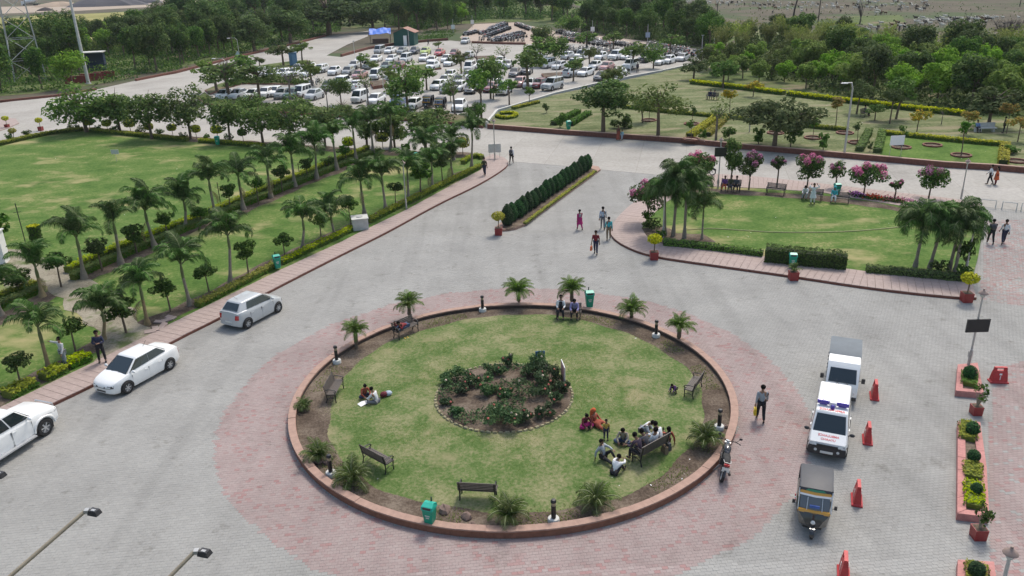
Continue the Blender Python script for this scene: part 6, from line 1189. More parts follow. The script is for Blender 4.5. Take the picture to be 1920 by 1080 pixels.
CW = {'sedan': 'saloon', 'hatch': 'hatchback', 'suv': 'off-roader', 'van': 'van'}
ZONES = [(lambda x, y: y < 112 and x < 900, 'in the far row facing the green hut'), (lambda x, y: x > 1150, 'under trees at the park end'), (lambda x, y: x > 1000, 'between the motorcycles and park wall'), (lambda x, y: x < 610 and y > 150, 'in the near row by the umbrella trees'), (lambda x, y: x < 620, 'in the rows by the blue cabin'), (lambda x, y: y > 180, 'in the near row by the auto rickshaws'), (lambda x, y: x > 815 and y > 140, 'in the dark middle block'), (lambda x, y: y < 122, 'in the second row from the green hut'), (lambda x, y: True, 'in the middle rows by the brick planter island')]
seen = {}
for row in CARS.replace('\n', ';').split(';'):
    q = row.split(','); x, y, k, c = float(q[0]), float(q[1]), q[2], q[3]; zone = [z for f, z in ZONES if f(x, y)][0]; lb = '%s %s parked %s' % (c.replace('dark', 'charcoal').replace('rose', 'pale red'), CW[k], zone)
    if len(q) > 4: lb += ', tail towards the road'
    seen.setdefault(lb, []).append((x, y, k, c, len(q) > 4))
for lb, L in seen.items():
    L.sort(key=lambda v: v[0])
    for i, (x, y, k, c, rev) in enumerate(L):
        l2 = lb if len(L) == 1 else ('%s, %s of %d' % (lb, ['first', 'second', 'third', 'fourth', 'fifth', 'sixth', 'seventh', 'eighth'][i], len(L)))
        hd = (HD if x < 1000 else HD-.35)+(PI if rev else 0)+random.gauss(0, .05); t = dup(CP[k], (*G(x, y+2), .02), hd, l2, 'cars in the car park', paint=PAINT[c]); t.name = 'parked_car'; t['category'] = 'van' if k == 'van' else 'car'
for t in CP.values(): drop(t)
rickshaw('auto_rickshaw', 'black auto rickshaw in the car park beside another', (*G(826, 207), .02), HD, near=False); rickshaw('auto_rickshaw', 'black auto rickshaw half hidden by a bush in the car park', (*G(803, 203), .02), HD, near=False)
motorcycle('motorcycle', 'pair-parked dark motorcycle by the entrance island', (*G(585, 162), .02), HD, .15); motorcycle('motorcycle', 'dark motorcycle parked behind the near umbrella tree row', (*G(597, 158), .02), HD, .15)
# motorcycles in rows (a few pixels each)
def smallbike(m):
    mb = MB()
    for x in (.62, -.62): mb.lathe([(.2, -.05), (.31, -.04), (.31, .04), (.2, .05)], 10, (x, 0, .31), axis='Y', mi=1)
    mb.ball((.15, 0, .85), (.3, .16, .14), 8); mb.box((-.4, 0, .82), (.7, .22, .1), mi=1); mb.box((.05, 0, .45), (.4, .28, .34), mi=2); mb.tube([(.62, 0, .31), (.4, 0, 1.0)], .05, 5, 2); mb.tube([(.3, .36, 1.06), (.4, 0, 1.0), (.3, -.36, 1.06)], .025, 5, 1); mb.ball((.52, 0, .88), .11, 6, 3); mb.box((-.82, 0, .78), (.1, .2, .12), mi=0); mb.tube([(.35, .26, 1.05), (.3, .32, 1.22)], .03, 4, 3); mb.tube([(.35, -.26, 1.05), (.3, -.32, 1.22)], .03, 4, 3)
    return mb.mesh('motorcycle', [m, m_rubber, m_steel, m_lamp])
SB = {c: smallbike(PAINT[c]) for c in ('black', 'navy', 'red', 'silver', 'white', 'grey')}
BROWS = [((925, 80), (985, 70), 'in the loose row across the sandy ground'), ((930, 76), (980, 64), 'in the second loose row across the sandy ground'), ((918, 58), (948, 46), 'in the topmost arc of the motorcycle park'), ((1060, 68), (1140, 86), 'in the middle row under the dark wood'), ((1200, 92), (1290, 103), 'in the middle row at the park end'), ((1150, 84), (1200, 92), 'in the short joining row'), ((903, 66), (950, 49), 'in the arc row at the top of the motorcycle park'), ((912, 71), (955, 55), 'in the second arc row of the motorcycle park'), ((896, 76), (984, 79), 'in the row behind the short red kerb wall'), ((968, 48), (995, 58), 'in the short row by the sandy gap'), ((870, 68), (895, 62), 'in the loose row behind the silver hatchback'),
         ((1045, 62), (1130, 82), 'in the back row under the dark wood'), ((1050, 75), (1150, 90), 'in the second row under the dark wood'), ((1055, 93), (1200, 102), 'in the long row facing the white cars'), ((1055, 98), (1190, 107), 'in the long row right behind the white cars'), ((1215, 86), (1290, 99), 'in the row among trees at the park end'), ((1205, 97), (1275, 108), 'in the short row by the dark off-roader'), ((1300, 104), (1336, 99), 'in the last cluster before the scrub'), ((1292, 108), (1330, 106), 'in the outer line of the last cluster')]
nb = 0
for a, b, lb in BROWS:
    A, B = Vector(G(*a)), Vector(G(*b)); n = int((B-A).length/.8); hd = math.atan2((B-A).y, (B-A).x)+PI/2+.3; n = min(n, 34)
    cnt = {}
    for i in range(n):
        if random.random() < .06: continue
        p = A.lerp(B, (i+.5)/n); c = random.choice(['black', 'black', 'black', 'navy', 'red', 'silver', 'white', 'grey']); o = put('motorcycle', SB[c], loc=(p.x+random.gauss(0, .15), p.y+random.gauss(0, .3), .02), rot=(random.gauss(.12, .04), 0, hd+random.gauss(0, .12)))
        tag(o, '%s motorcycle parked %s' % (c if c != 'navy' else 'dark blue', lb), 'motorcycle', 'motorcycles '+lb); nb += 1
# ------------------------------------------------------------------ benches, bollards, bins, pots, barriers, lamps, signs
def face_rc(px, py, z=.15): g = G(px, py, z); return math.atan2(RC.y-g[1], RC.x-g[0])
def bench_parts():
    sl = MB(); sl.box((0, 0, 0), (.062, 1.5, .03)); sm = sl.mesh('slat', m_wood)
    fr = MB(); fr.tube([(.22, 0, 0), (.20, 0, .2), (.22, 0, .42)], [.03, .022, .028], 6); fr.tube([(-.24, 0, 0), (-.18, 0, .2), (-.2, 0, .42), (-.30, 0, .88)], [.03, .022, .028, .022], 6)
    fr.tube([(-.2, 0, .42), (.24, 0, .43)], .026, 6); fr.tube([(-.24, 0, .66), (-.05, 0, .69), (.2, 0, .66), (.26, 0, .58), (.2, 0, .52), (.15, 0, .56)], .022, 6); fr.tube([(.2, 0, .42), (.23, 0, .6)], .018, 6); fr.tube([(-.17, 0, .2), (.0, 0, .27), (.2, 0, .2)], .015, 5)
    return sm, fr.mesh('side_frame', m_black, 60)
SLAT, SIDE = bench_parts()
def bench(a, b, label, z=.15, toward=None, group='park benches around the round garden', L=1.5):
    A, B = Vector(G(*a, z)), Vector(G(*b, z)); c = (A+B)/2; d = (B-A).normalized(); n = Vector((-d.y, d.x)); tw = Vector(toward) if toward else Vector((RC.x, RC.y))
    if n.dot(tw-c) < 0: n = -n
    k = (B-A).length/1.5; k = max(.9, min(1.1, k)); t = thing('park_bench', label, 'bench', (c.x, c.y, z), math.atan2(n.y, n.x), group, scl=k)
    for i in range(6): put('slat', SLAT, t, loc=(.20-.078*i, 0, .462))
    for i in range(5):
        s = .1+.82*i/4; o = put('slat', SLAT, t, loc=(-.2-.10*s+.012, 0, .47+.40*s)); o.rotation_euler = (0, R(76), 0)
    for y in (-.68, .68): put('side_frame', SIDE, t, loc=(0, y, 0))
    return t
def gz(px, py):
    z = .2
    for _ in range(3): g = G(px, py, z); z = lawn_z(*g)
    return z
bz = lambda *p: gz(*p)
B1 = bench((621, 757), (637, 727), 'empty slatted bench by the left bollard side of the wall', bz(629, 742)); B1['label'] = 'empty slatted bench beside the couple sitting on the grass'
bench((687, 861), (733, 886), 'empty bench with curled arms between lawn and largest palm clump', bz(710, 872))
bench((861, 931), (933, 935), 'lone bench seen from behind near the green bin', bz(897, 932))
BL = bench((742, 637), (781, 619), 'bench with a person lying on it under the cycad', bz(760, 628))
BM_ = bench((1042, 596), (1090, 597), 'bench with two seated men beside the green bin', bz(1066, 596))
bench((1290, 748), (1308, 722), 'empty bench beside the child in purple', bz(1299, 735))
BG = bench((1190, 873), (1245, 842), 'crowded bench seen from behind with four people', bz(1217, 857))
cl = G(1480, 430)
BP = bench((1350, 357), (1389, 360), 'bench with seated pair under the magenta bougainvillea', .14, cl, 'benches of the small lawn')
bench((1436, 363), (1472, 367), 'empty bench of the small lawn', .14, cl, 'benches of the small lawn')
BW = bench((1503, 373), (1541, 378), 'bench behind the person standing in white', .14, cl, 'benches of the small lawn'); BT = bench((1556, 379), (1592, 382), 'bench by the lilac flowers with one person', .14, cl, 'benches of the small lawn')
BK = bench((1324, 186), (1346, 188), 'park bench with two people near the back hedge', PH, G(1340, 230), 'benches of the park'); BR_ = bench((1611, 222), (1632, 215), 'park bench with a reclining person', PH, G(1580, 240), 'benches of the park')
A = G(1848, 247, PH); t = thing('stone_bench', 'grey stone seat with solid back in the park', 'bench', (A[0], A[1], PH), -PI/2)
mb = MB(); mb.box((.1, 0, .42), (.5, 1.9, .08)); mb.build('seat', m_tank, t); mb = MB(); mb.box((-.18, 0, .66), (.09, 1.9, .55), ); mb.build('backrest', m_tank, t)
for y in (-.7, .7): mb = MB(); mb.box((.08, y, .19), (.42, .16, .38)); mb.build('leg', m_tank, t)
# bollard lights
for px, py, lb in ((905, 578, 'at the far side of the round garden'), (632, 675, 'between the cycad and the slatted bench'), (1230, 626, 'between two cycads'), (1348, 799, 'above the motorcycle'), (621, 886, 'among rocks by the palm clump'), (1038, 973, 'nearest the frame bottom, beside a palm clump')):
    g = G(px, py+5, .13); t = thing('bollard_light', 'black bollard light on a white round base '+lb, 'bollard', (g[0], g[1], .10), 0, 'bollard lights of the round garden')
    mb = MB(); mb.lathe([(.21, 0), (.21, .17), (.19, .2), (0, .2)], 20); mb.build('base', m_offw, t, smooth=40)
    mb = MB(); mb.lathe([(.085, .19), (.085, .72)], 14); mb.build('post', m_black, t, smooth=40); mb = MB(); mb.lathe([(.075, .72), (.075, .86)], 14); mb.build('lens', mat('bollard_lens', (.32, .26, .17), .4), t, smooth=40); mb = MB(); mb.lathe([(.1, .86), (.1, .93), (.07, .97), (0, .98)], 14); mb.build('cap', m_black, t, smooth=40)
# litter bins
def litter_bin(px, py, label, z=.13, s=1., rz=0.):
    g = G(px, py, z); t = thing('litter_bin', label, 'litter bin', (g[0], g[1], z), rz, 'green litter bins', scl=s)
    mb = MB(); mb.lathe([(.17, .12), (.19, .3), (.235, .82), (.235, .86)], 4); 
    b = MB(); vs = [(x*k, y*k, zz) for zz, k in ((.12, .17), (.5, .205), (.86, .235)) for x, y in ((-1, -.85), (-.85, -1), (.85, -1), (1, -.85), (1, .85), (.85, 1), (-.85, 1), (-1, .85))]
    b.add(vs, [(i*8+j, i*8+(j+1) % 8, (i+1)*8+(j+1) % 8, (i+1)*8+j) for i in range(2) for j in range(8)]+[tuple(range(7, -1, -1)), tuple(range(16, 24))]); b.build('body', m_bin, t)
    b = MB(); b.add([(-.25, -.25, .86), (.25, -.25, .86), (.25, .25, .86), (-.25, .25, .86), (-.24, -.22, 1.02), (.24, -.22, 1.02), (.24, .22, 1.02), (-.24, .22, 1.02), (-.2, 0, 1.1), (.2, 0, 1.1)], [(0, 1, 5, 4), (1, 2, 6, 9, 5), (2, 3, 7, 6), (3, 0, 4, 8, 7), (4, 5, 9, 8), (6, 7, 8, 9), (3, 2, 1, 0)]); b.build('lid', m_binlid, t)
    b = MB(); b.box((0, -.237, .95), (.34, .02, .1)); b.build('flap', m_dark, t)
    b = MB(); b.tube([(0, .25, 0), (0, .25, 1.2)], .03, 6); b.build('post', m_black, t)
    b = MB(); b.box((0, -.216, .6), (.2, .012, .05)); b.box((0, -.212, .5), (.14, .012, .05)); b.build('label_strip', m_offw, t); return t
litter_bin(807, 985, 'green litter bin with pale lid at the near wall of the round garden', .13, .88, -.35); litter_bin(1105, 578, 'green litter bin beside the two seated men', .13, 1., .1); litter_bin(521, 505, 'green litter bin in the front walk hedge', .14, .95, .5)
litter_bin(1485, 503, 'green litter bin before the tall dark hedge', .16, .95, -.2); litter_bin(409, 273, 'green litter bin under the bright clipped ball', .13, 1.0); litter_bin(1066, 244, 'green litter bin at the park corner hedge', PH, 1., .3); litter_bin(1568, 368, 'green litter bin behind the far bench', .15, 1.); litter_bin(781, 304, 'green litter bin hidden among garden tip palms', .13, .9)
# potted shrubs
def pot(px, py, label, kind='gold', s=1., z=.0, rz=-.05, box=.5):
    g = G(px, py, z); t = thing('potted_plant', label, 'potted plant', (g[0], g[1], z), rz, 'red pots with plants', scl=s); mb = MB(); mb.box((0, 0, .27), (box, box, .54), taper=1.08); mb.build('pot', m_redpot, t); mb = MB(); mb.box((0, 0, .535), (box*.94, box*.94, .02)); mb.build('soil', m_soil, t); rng = np.random.default_rng(int(px))
    if kind == 'gold':
        mb = MB(); mb.tube([(0, 0, .5), (.02, .02, 1.1)], .035, 6); limbs(mb, 1.0, [(.2, .1, 1.35), (-.2, .05, 1.35), (0, -.2, 1.35)], .025); mb.build('stem', m_trunk, t)
        u = rng.normal(size=(520, 3)); u /= np.linalg.norm(u, axis=1)[:, None]; P = u*np.array([.5, .5, .33])*(.75+.25*rng.random((520, 1)))+np.array([0, 0, 1.42]); put('foliage', leaves('foliage', P, .13, l_yel, .3, .7, rng=rng, out=u), t)
    elif kind == 'palm':
        for i in range(16): f = put('frond', fr_dark[i % 3], t, loc=(0, 0, .52), scl=.62); f.rotation_euler = (Matrix.Rotation(i*2.4, 3, 'Z') @ Matrix.Rotation(-.8+.7*i/16, 3, 'Y')).to_euler()
    else:
        mb = MB(); c = [(random.uniform(-.32, .32), random.uniform(-.32, .32), 1.0+random.random()*.65) for _ in range(9)]; limbs(mb, .5, c, .03); mb.build('stem', mat('pale_stem', (.3, .26, .2), .9), t); P, u = blobs(rng, 300, c, [.2]*9, .2); put('foliage', leaves('foliage', P, .12, l_ball, .4, .6, rng=rng), t)
    return t
pot(935, 440, 'red pot with golden shrub at the near end of the conifer median'); pot(1226, 486, 'red pot with golden shrub on the curved walk corner'); pot(1487, 524, 'red pot with a small dark palm on the walk', 'palm'); pot(1811, 565, 'red pot with golden shrub at the walk end by the lamp post'); pot(1829, 776, 'red pot with thin leafy shrub between the two pink planters', 'leaf', .76); pot(1833, 1008, 'red pot with branching leafy shrub nearest the frame bottom', 'leaf', .78)
pot(28, 266, 'red pot with golden shrub on the road by the lawn hedge', s=.95); pot(77, 245, 'red pot with golden shrub further along the road', s=.95); pot(14, 240, 'red pot with golden shrub on the paved corner by the frame edge', s=.9)
mb = MB(); mb.prism(GP([(-60, 252), (-60, 222), (0, 221), (30, 224), (36, 232), (18, 240), (0, 246)]), .0, .12); struct('paved_corner', mb, m_slab, 'pink paved road corner at the frame edge', 'pavement')
# traffic barriers
def barrier(px, py, rz, label):
    g = G(px, py); t = thing('traffic_barrier', label, 'barrier', (g[0], g[1], .004), rz, 'red plastic barriers on the forecourt', .79); mb = MB()
    def ring(hx, hy, z): return [(-hx, -hy, z), (hx, -hy, z), (hx, hy, z), (-hx, hy, z)]
    lv = [ring(.50, .24, 0), ring(.50, .24, .07), ring(.44, .17, .11), ring(.40, .135, .5), ring(.36, .10, .74)]; vs = [p for r in lv for p in r]
    mb.add(vs, [(i*4+j, i*4+(j+1) % 4, (i+1)*4+(j+1) % 4, (i+1)*4+j) for i in range(4) for j in range(4)]+[(3, 2, 1, 0), (16, 17, 18, 19)]); mb.build('body', m_redpl, t, smooth=25)
    mb = MB(); mb.box((-.28, 0, .82), (.14, .19, .18), taper=.9); mb.box((.28, 0, .82), (.14, .19, .18), taper=.9); mb.box((0, 0, .935), (.66, .15, .07)); mb.build('grip', m_redpl, t)
    for s in (1, -1):
        mb = MB(); mb.box((0, s*.142, .56), (.14, .012, .11)); [mb.box((0, s*(.158-.0), .45-.055*k), (.05, .012, .035)) for k in range(5)]; mb.build('white_marking', m_white, t, rot=(0, 0, 0)).location = (0, s*.002, 0)
    return t
for px, py, lb in ((1639, 744, 'red barrier beside the white mini van'), (1626, 826, 'red barrier beside the ambulance'), (1606, 939, 'red barrier beside the auto rickshaw'), (1581, 1078, 'red barrier nearest the frame bottom')):
    g = G(px, py); barrier(px, py, math.atan2(g[1], g[0])+.12, lb)
barrier(1871, 716, -.12, 'red barrier turned broadside with white marking beside the pink planter')
# pink planters
def planter(quad_px, label, balls, hedges, h=.3, curved=None):
    z = h; P = [Vector(p) for p in GP(quad_px, z)]; c = sum(P, Vector((0, 0)))/len(P); t = thing('planter', label, 'planter', (c.x, c.y, 0), 0, 'pink planters along the forecourt'); Q = [p-c for p in P]; inn = []
    n = len(Q)
    for i in range(n):
        a, b, d = Q[i-1], Q[i], Q[(i+1) % n]; t1 = (b-a).normalized(); t2 = (d-b).normalized(); m = Vector((-(t1+t2).y, (t1+t2).x)).normalized(); s = .27/max(.5, math.cos(math.acos(max(-1, min(1, t1.dot(t2))))/2)); q = b+m*s
        if (q.length > b.length): q = b-m*s
        inn.append(q)
    for i in range(n):
        j = (i+1) % n; L = (Q[j]-Q[i]).length; k = max(1, round(L/1.0))
        for u in range(k):
            f0, f1 = u/k, (u+1)/k; mb = MB(); mb.prism([tuple(Q[i].lerp(Q[j], f0)), tuple(Q[i].lerp(Q[j], f1-.003)), tuple(inn[i].lerp(inn[j], f1-.003)), tuple(inn[i].lerp(inn[j], f0))], -.02, h+random.gauss(0, .003)); mb.build('wall_block', m_pinkc, t)
    mb = MB(); mb.prism([tuple(q*1.02) for q in inn], -.02, h-.07); mb.build('soil', m_soil, t)
    return t
planter([(1796, 683), (1792, 732), (1845, 737), (1833, 680)], 'small pink planter with round bush at the lamp post foot', 1, 1); planter([(1796, 790), (1795, 962), (1855, 969), (1850, 875), (1838, 791)], 'long pink planter with hedge and four round bushes', 4, 3); planter([(1796, 1049), (1794, 1120), (1874, 1128), (1864, 1053)], 'pink planter with round bush cut by the frame bottom', 1, 1)
for px, lb, m in (([(1818, 700), (1816, 725)], 'low green hedge patch inside the small pink planter', l_hedgel), ([(1813, 795), (1814, 828)], 'yellow hedge block at the far end of the long planter', l_hedgey), ([(1822, 872), (1824, 900)], 'yellow green hedge block in the middle of the long planter', l_hedgey), ([(1824, 908), (1826, 955)], 'yellow hedge block at the near end of the long planter', l_hedgey), ([(1829, 1062), (1832, 1120)], 'yellow green hedge around the bush in the cut planter', l_hedgey)):
    hedge(px, .62, .22, l_hedgeg if m is not l_hedgel else m, lb, .22, 260, .08, top=m)
for i, (px, py, r, lb) in enumerate([(1817, 710, 12, 'round dark bush in the small planter'), (1822, 815, 12, 'round dark bush at the far end of the long planter'), (1824, 865, 11, 'round dark bush in the bare middle of the long planter'), (1829, 925, 10, 'small dark bush at the near end of the long planter'), (1829, 1080, 14, 'round dark bush in the planter at the frame bottom')]):
    z = .3; g = G(px, py, z); k = r*MPP(px, py); t = thing('round_bush', lb, 'bush', (g[0], g[1], z), 0, 'round bushes in the pink planters'); rng = np.random.default_rng(i); u = rng.normal(size=(700, 3)); u /= np.linalg.norm(u, axis=1)[:, None]
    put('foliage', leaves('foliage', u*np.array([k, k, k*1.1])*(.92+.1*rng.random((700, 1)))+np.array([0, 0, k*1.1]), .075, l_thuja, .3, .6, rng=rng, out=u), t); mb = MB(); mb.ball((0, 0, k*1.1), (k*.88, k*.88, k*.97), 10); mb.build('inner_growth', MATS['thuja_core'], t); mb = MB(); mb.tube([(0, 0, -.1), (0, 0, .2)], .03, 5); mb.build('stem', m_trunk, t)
# lamp posts
def lamp(px, py, ytop, label, z=.0, panel=None, r=.05, head=1., group='slim lamp posts'):
    g = G(px, py, z); h = HT(px, py, ytop, z); t = thing('lamp_post', label, 'lamp post', (g[0], g[1], z), 0, group); mb = MB(); mb.tube([(0, 0, -.05), (0, 0, .8), (0, 0, .82), (0, 0, h-.45)], [r*1.5, r*1.5, r, r*.8], 8); mb.build('pole', m_steel, t, smooth=40); H = h-.45
    mb = MB(); mb.lathe([(.05, H), (.10*head, H+.05), (.13*head, H+.2)], 12); mb.build('lantern', m_offw, t, smooth=40); mb = MB(); mb.lathe([(.22*head, H+.2), (.2*head, H+.25), (.09*head, H+.33), (.04, H+.38), (.04, H+.44), (0, H+.45)], 14); mb.build('lamp_cap', mat('lamp_cap', (.27, .2, .17), .6), t, smooth=40)
    if panel:
        a, b, w = panel; mb = MB(); mb.box((0, -.09, (a+b)/2), (w, .07, b-a)); mb.build('black_panel', m_black, t); mb = MB(); mb.box((0, .03, .55), (.16, .12, .3)); mb.build('control_box', m_steel, t)
    return t
lamp(1816, 684, 541, 'lamp post with black panel rising from the small pink planter', .28, (1.75, 2.4, 1.05)); lamp(1243, 446, 333, 'lamp post in front of the palm cluster', .13); lamp(1802, 372, 297, 'lamp post on the back walk by the road', .13); lamp(1810, 513, 404, 'lamp post at the lawn corner palms', .13); lamp(1346, 353, 257, 'lamp post with black panel behind the seated pair', .13, (2.75, 3.5, 1.0)); lamp(762, 392, 300, 'lamp post in the front walk hedge', .13); lamp(928, 301, 222, 'lamp post at the garden tip with white board', .13); lamp(1856, 1190, 1024, 'lamp post top rising from the frame bottom', .0, None, .06, .95); lamp(1405, 247, 215, 'white lamp post at the foot of the dense park tree', PH)
def street(px, py, ytop, label, z=0., arm=1.5, d=-1, r=.07):
    g = G(px, py, z); h = HT(px, py, ytop, z); t = thing('street_light', label, 'street light', (g[0], g[1], z), 0, 'street lights'); mb = MB(); mb.tube([(0, 0, -.05), (0, 0, h*.92), (d*arm*.3, 0, h), (d*arm, 0, h)], [r, r*.7, r*.6, r*.4], 7); mb.build('pole', m_steel, t, smooth=40); mb = MB(); mb.ball((d*(arm+.3), 0, h-.02), (.4, .14, .07), 8); mb.build('lamp_head', m_white, t); return t
street(450, 112, 71, 'street light with curved arm above the diamond board'); street(428, 158, 109, 'street light with a long arm over the entrance island'); street(618, 65, 36, 'street light in front of the big dark tree', 0., 1.6)
street(1583, 288, 155, 'tall grey lamp mast at the park edge with a pale lamp', PH, .5, -1, .11)
for i, (px, py, yt, lb) in enumerate([(665, 103, 77, 'thin white pole by the green hut parking row'), (719, 168, 112, 'thin white pole beside the brick planter'), (768, 98, 56, 'thin white pole in front of the green hut'), (1072, 60, 28, 'thin white pole behind motorcycles'), (1111, 68, 38, 'thin white pole with a board at the motorcycle back row'), (1214, 82, 45, 'thin pole under the dark wood with blue board'), (1316, 96, 66, 'thin lamp pole at the end of the motorcycle park'), (1338, 99, 60, 'brighter thin lamp pole at the end of the motorcycle park'), (1044, 168, 112, 'thin white pole beside the silver hatchback'), (1139, 112, 92, 'short white post before the motorcycle row'), (1182, 140, 95, 'dark thin pole near the white bus-like van'), (850, 62, 36, 'thin pole with white board left of the motorcycles'), (886, 52, 28, 'thin pole with white board behind the motorcycles')]):
    g = G(px, py); h = HT(px, py, yt); t = thing('light_pole', lb, 'pole', (g[0], g[1], 0), 0, 'thin poles of the car park'); mb = MB(); mb.tube([(0, 0, -.05), (0, 0, h)], [.07, .05], 6); mb.build('pole', m_offw, t); mb = MB()
    if i in (4, 5, 11, 12): mb.box((0, -.08, h*.45), (1.0, .05, 1.1)); mb.build('board', m_white if i != 5 else mat('pale_blue', (.3, .38, .5), .6), t)
    else: mb.box((0, -.1, h), (.5, .25, .12)); mb.build('lamp_head', m_steel, t)
# tall white mast
g = G(166, 157); t = thing('mast', 'tall white tapering mast at the road edge', 'mast', (g[0], g[1], 0)); h = HT(166, 157, 7)*1.35; mb = MB(); mb.tube([(0, 0, -.1), (0, 0, h*.5), (0, 0, h)], [.32, .25, .17], 10); mb.build('pole', m_offw, t, smooth=40); mb = MB(); mb.lathe([(.5, 0), (.5, .1), (.35, .12), (.34, .4)], 12); mb.build('base', m_tank, t)
# lattice tower
A = Vector(G(58, 150)); s0 = 2.6; H = 34; t = thing('lattice_tower', 'grey steel lattice tower among the trees', 'tower', (A.x, A.y, 0), .5); lv = [H*k/9 for k in range(10)]; hw = lambda z: s0*(1-.55*z/H); C4 = [(-1, -1), (1, -1), (1, 1), (-1, 1)]
for cx, cy in C4: mb = MB(); mb.tube([(cx*hw(z), cy*hw(z), z-.1) for z in lv], .13, 4); mb.build('leg', m_steel, t)
for k in range(9):
    for i in range(4):
        a, b = C4[i], C4[(i+1) % 4]; z0, z1 = lv[k], lv[k+1]; p = (a[0]*hw(z0), a[1]*hw(z0), z0), (b[0]*hw(z1), b[1]*hw(z1), z1); mb = MB(); mb.tube(p if (k+i) % 2 else ((b[0]*hw(z0), b[1]*hw(z0), z0), (a[0]*hw(z1), a[1]*hw(z1), z1)), .07, 4); mb.build('brace', m_offw if k % 2 else m_steel, t); mb = MB(); mb.tube([(a[0]*hw(z1), a[1]*hw(z1), z1), (b[0]*hw(z1), b[1]*hw(z1), z1)], .055, 4); mb.build('crossbar', m_steel, t)
# boards, tanks, huts
def board(px, py, w, h, zb, m, label, z=.13, rz=0., posts=2, name='sign_board', extra=None, tilt=0.):
    g = G(px, py, z); t = thing(name, label, 'sign', (g[0], g[1], z), rz); mb = MB(); mb.box((0, 0, zb+h/2), (w, .03, h), rx=tilt); o = mb.build('board', m, t)
    for i in range(posts): x = 0 if posts == 1 else (-w*.4 if i == 0 else w*.4); mb = MB(); mb.tube([(x, .03, -.05), (x, .03, zb+h*.6)], .022, 5); mb.build('post', m_steel, t)
    if extra:
        mb = MB(); [mb.box((0, -.018, zb+h*(.2+.2*k)), (w*(.7 if k % 2 else .55), .006, h*.055)) for k in range(4)]; mb.build('print_line', extra, t)
    return t
board(219, 303, .8, .45, .8, m_offw, 'small white notice board on the big lawn', posts=1); board(928, 297, 1.25, .85, .6, m_offw, 'white board on legs at the garden tip', rz=.1); board(1678, 294, 1.35, .9, 1.1, m_white, 'white signboard on thin posts in the fresh lawn', PH, .05); board(1013, 690, .46, .36, .55, mat('sign_blue', (.03, .13, .28), .5), 'small blue sign among rose bushes', .28, .1, extra=mat('sign_print', (.35, .5, .62), .6))
t = board(1056, 722, .85, 1.0, .12, m_white, 'narrow red and white banner board at the rose bed edge', .26, R(97), 2, name='banner'); mb = MB(); mb.box((0, -.018, .4), (.8, .006, .5)); mb.build('red_print', mat('banner_red', (.45, .03, .05), .6), t)
mb = MB(); mb.box((0, .02, .6), (.86, .006, .96)); mb.build('banner_back', mat('banner_pink', (.55, .3, .28), .7), t)
g = G(449, 124); t = thing('road_sign', 'pale diamond shaped road board beside the street light', 'sign', (g[0], g[1], 0), .3, scl=.72); mb = MB(); mb.add([(0, 0, 1.2), (1.1, 0, 2.4), (0, 0, 4.2), (-1.1, 0, 2.4), (0, .06, 1.2), (1.1, .06, 2.4), (0, .06, 4.2), (-1.1, .06, 2.4)], [(0, 1, 2, 3), (7, 6, 5, 4), (0, 4, 5, 1), (1, 5, 6, 2), (2, 6, 7, 3), (3, 7, 4, 0)]); mb.build('board', mat('sign_pale', (.3, .4, .38), .6), t); mb = MB(); mb.tube([(0, .1, -.05), (0, .1, 3.6)], .07, 6); mb.build('post', m_steel, t)
g = G(676, 428, .13); t = thing('water_tank', 'white concrete tank with a manhole lid by the front walk', 'tank', (g[0], g[1], .13), .25); mb = MB(); mb.box((0, 0, .42), (1.15, 1.1, .84)); mb.build('body', m_tank, t); mb = MB(); mb.box((0, 0, .87), (1.25, 1.2, .06)); mb.build('top_slab', m_offw, t); mb = MB(); mb.lathe([(.24, .9), (.24, .94), (0, .95)], 14); mb.build('lid', m_steel, t)
g = G(2, 492, .13); t = thing('pillar', 'white painted pillar at the frame edge', 'pillar', (g[0], g[1], .13), .2); mb = MB(); mb.box((-.4, 0, 1.1), (1.7, .9, 2.2)); mb.build('body', m_white, t); mb = MB(); mb.box((-.4, 0, 2.24), (1.85, 1.05, .08)); mb.build('cap', m_offw, t)
for px, py, yt, lb in ((50, 463, 381, 'thin black pole with a short crossbar on the big lawn'), (414, 384, 342, 'thin black pole by the tallest hedge palm'), (561, 325, 305, 'thin black pole near the far end of the double hedge')):
    g = G(px, py, .13); h = HT(px, py, yt, .13); t = thing('garden_pole', lb, 'pole', (g[0], g[1], .13), .3, 'thin black poles on the big lawn'); mb = MB(); mb.tube([(0, 0, -.05), (0, 0, h)], .035, 6); mb.build('pole', m_black, t); mb = MB(); mb.tube([(-.25, 0, h*.8), (.25, 0, h*.8)], .02, 5); mb.build('crossbar', m_black, t)
# hose on the small lawn
Hs = smooth2([G(x, y, .15) for x, y in ((1286, 431), (1330, 428), (1392, 432), (1450, 436), (1530, 436), (1600, 434), (1680, 427), (1716, 421))], 2); mb = MB(); mb.tube([(p.x, p.y, .165) for p in Hs], .034, 5); tag(mb.build('hose', mat('hose_yellow', (.5, .45, .22), .5)), 'pale yellow hose lying across the small lawn', 'hose')
for i, (a, b) in enumerate((((1838, 388), (1866, 391)), ((1878, 393), (1905, 396)), ((1914, 396), (1945, 399)))):
    A, B = Vector(G(*a)), Vector(G(*b)); c = (A+B)/2; t = thing('railing', ['low pale rail nearest the corner palms', 'low pale rail in the middle of the road end', 'low pale rail at the frame edge'][i], 'railing', (c.x, c.y, 0), math.atan2((B-A).y, (B-A).x), 'low rails at the road'); L = (B-A).length/2; mb = MB(); mb.tube([(-L, 0, -.05), (-L, 0, .62), (L, 0, .62), (L, 0, -.05)], .045, 6); mb.build('rail', m_offw, t)
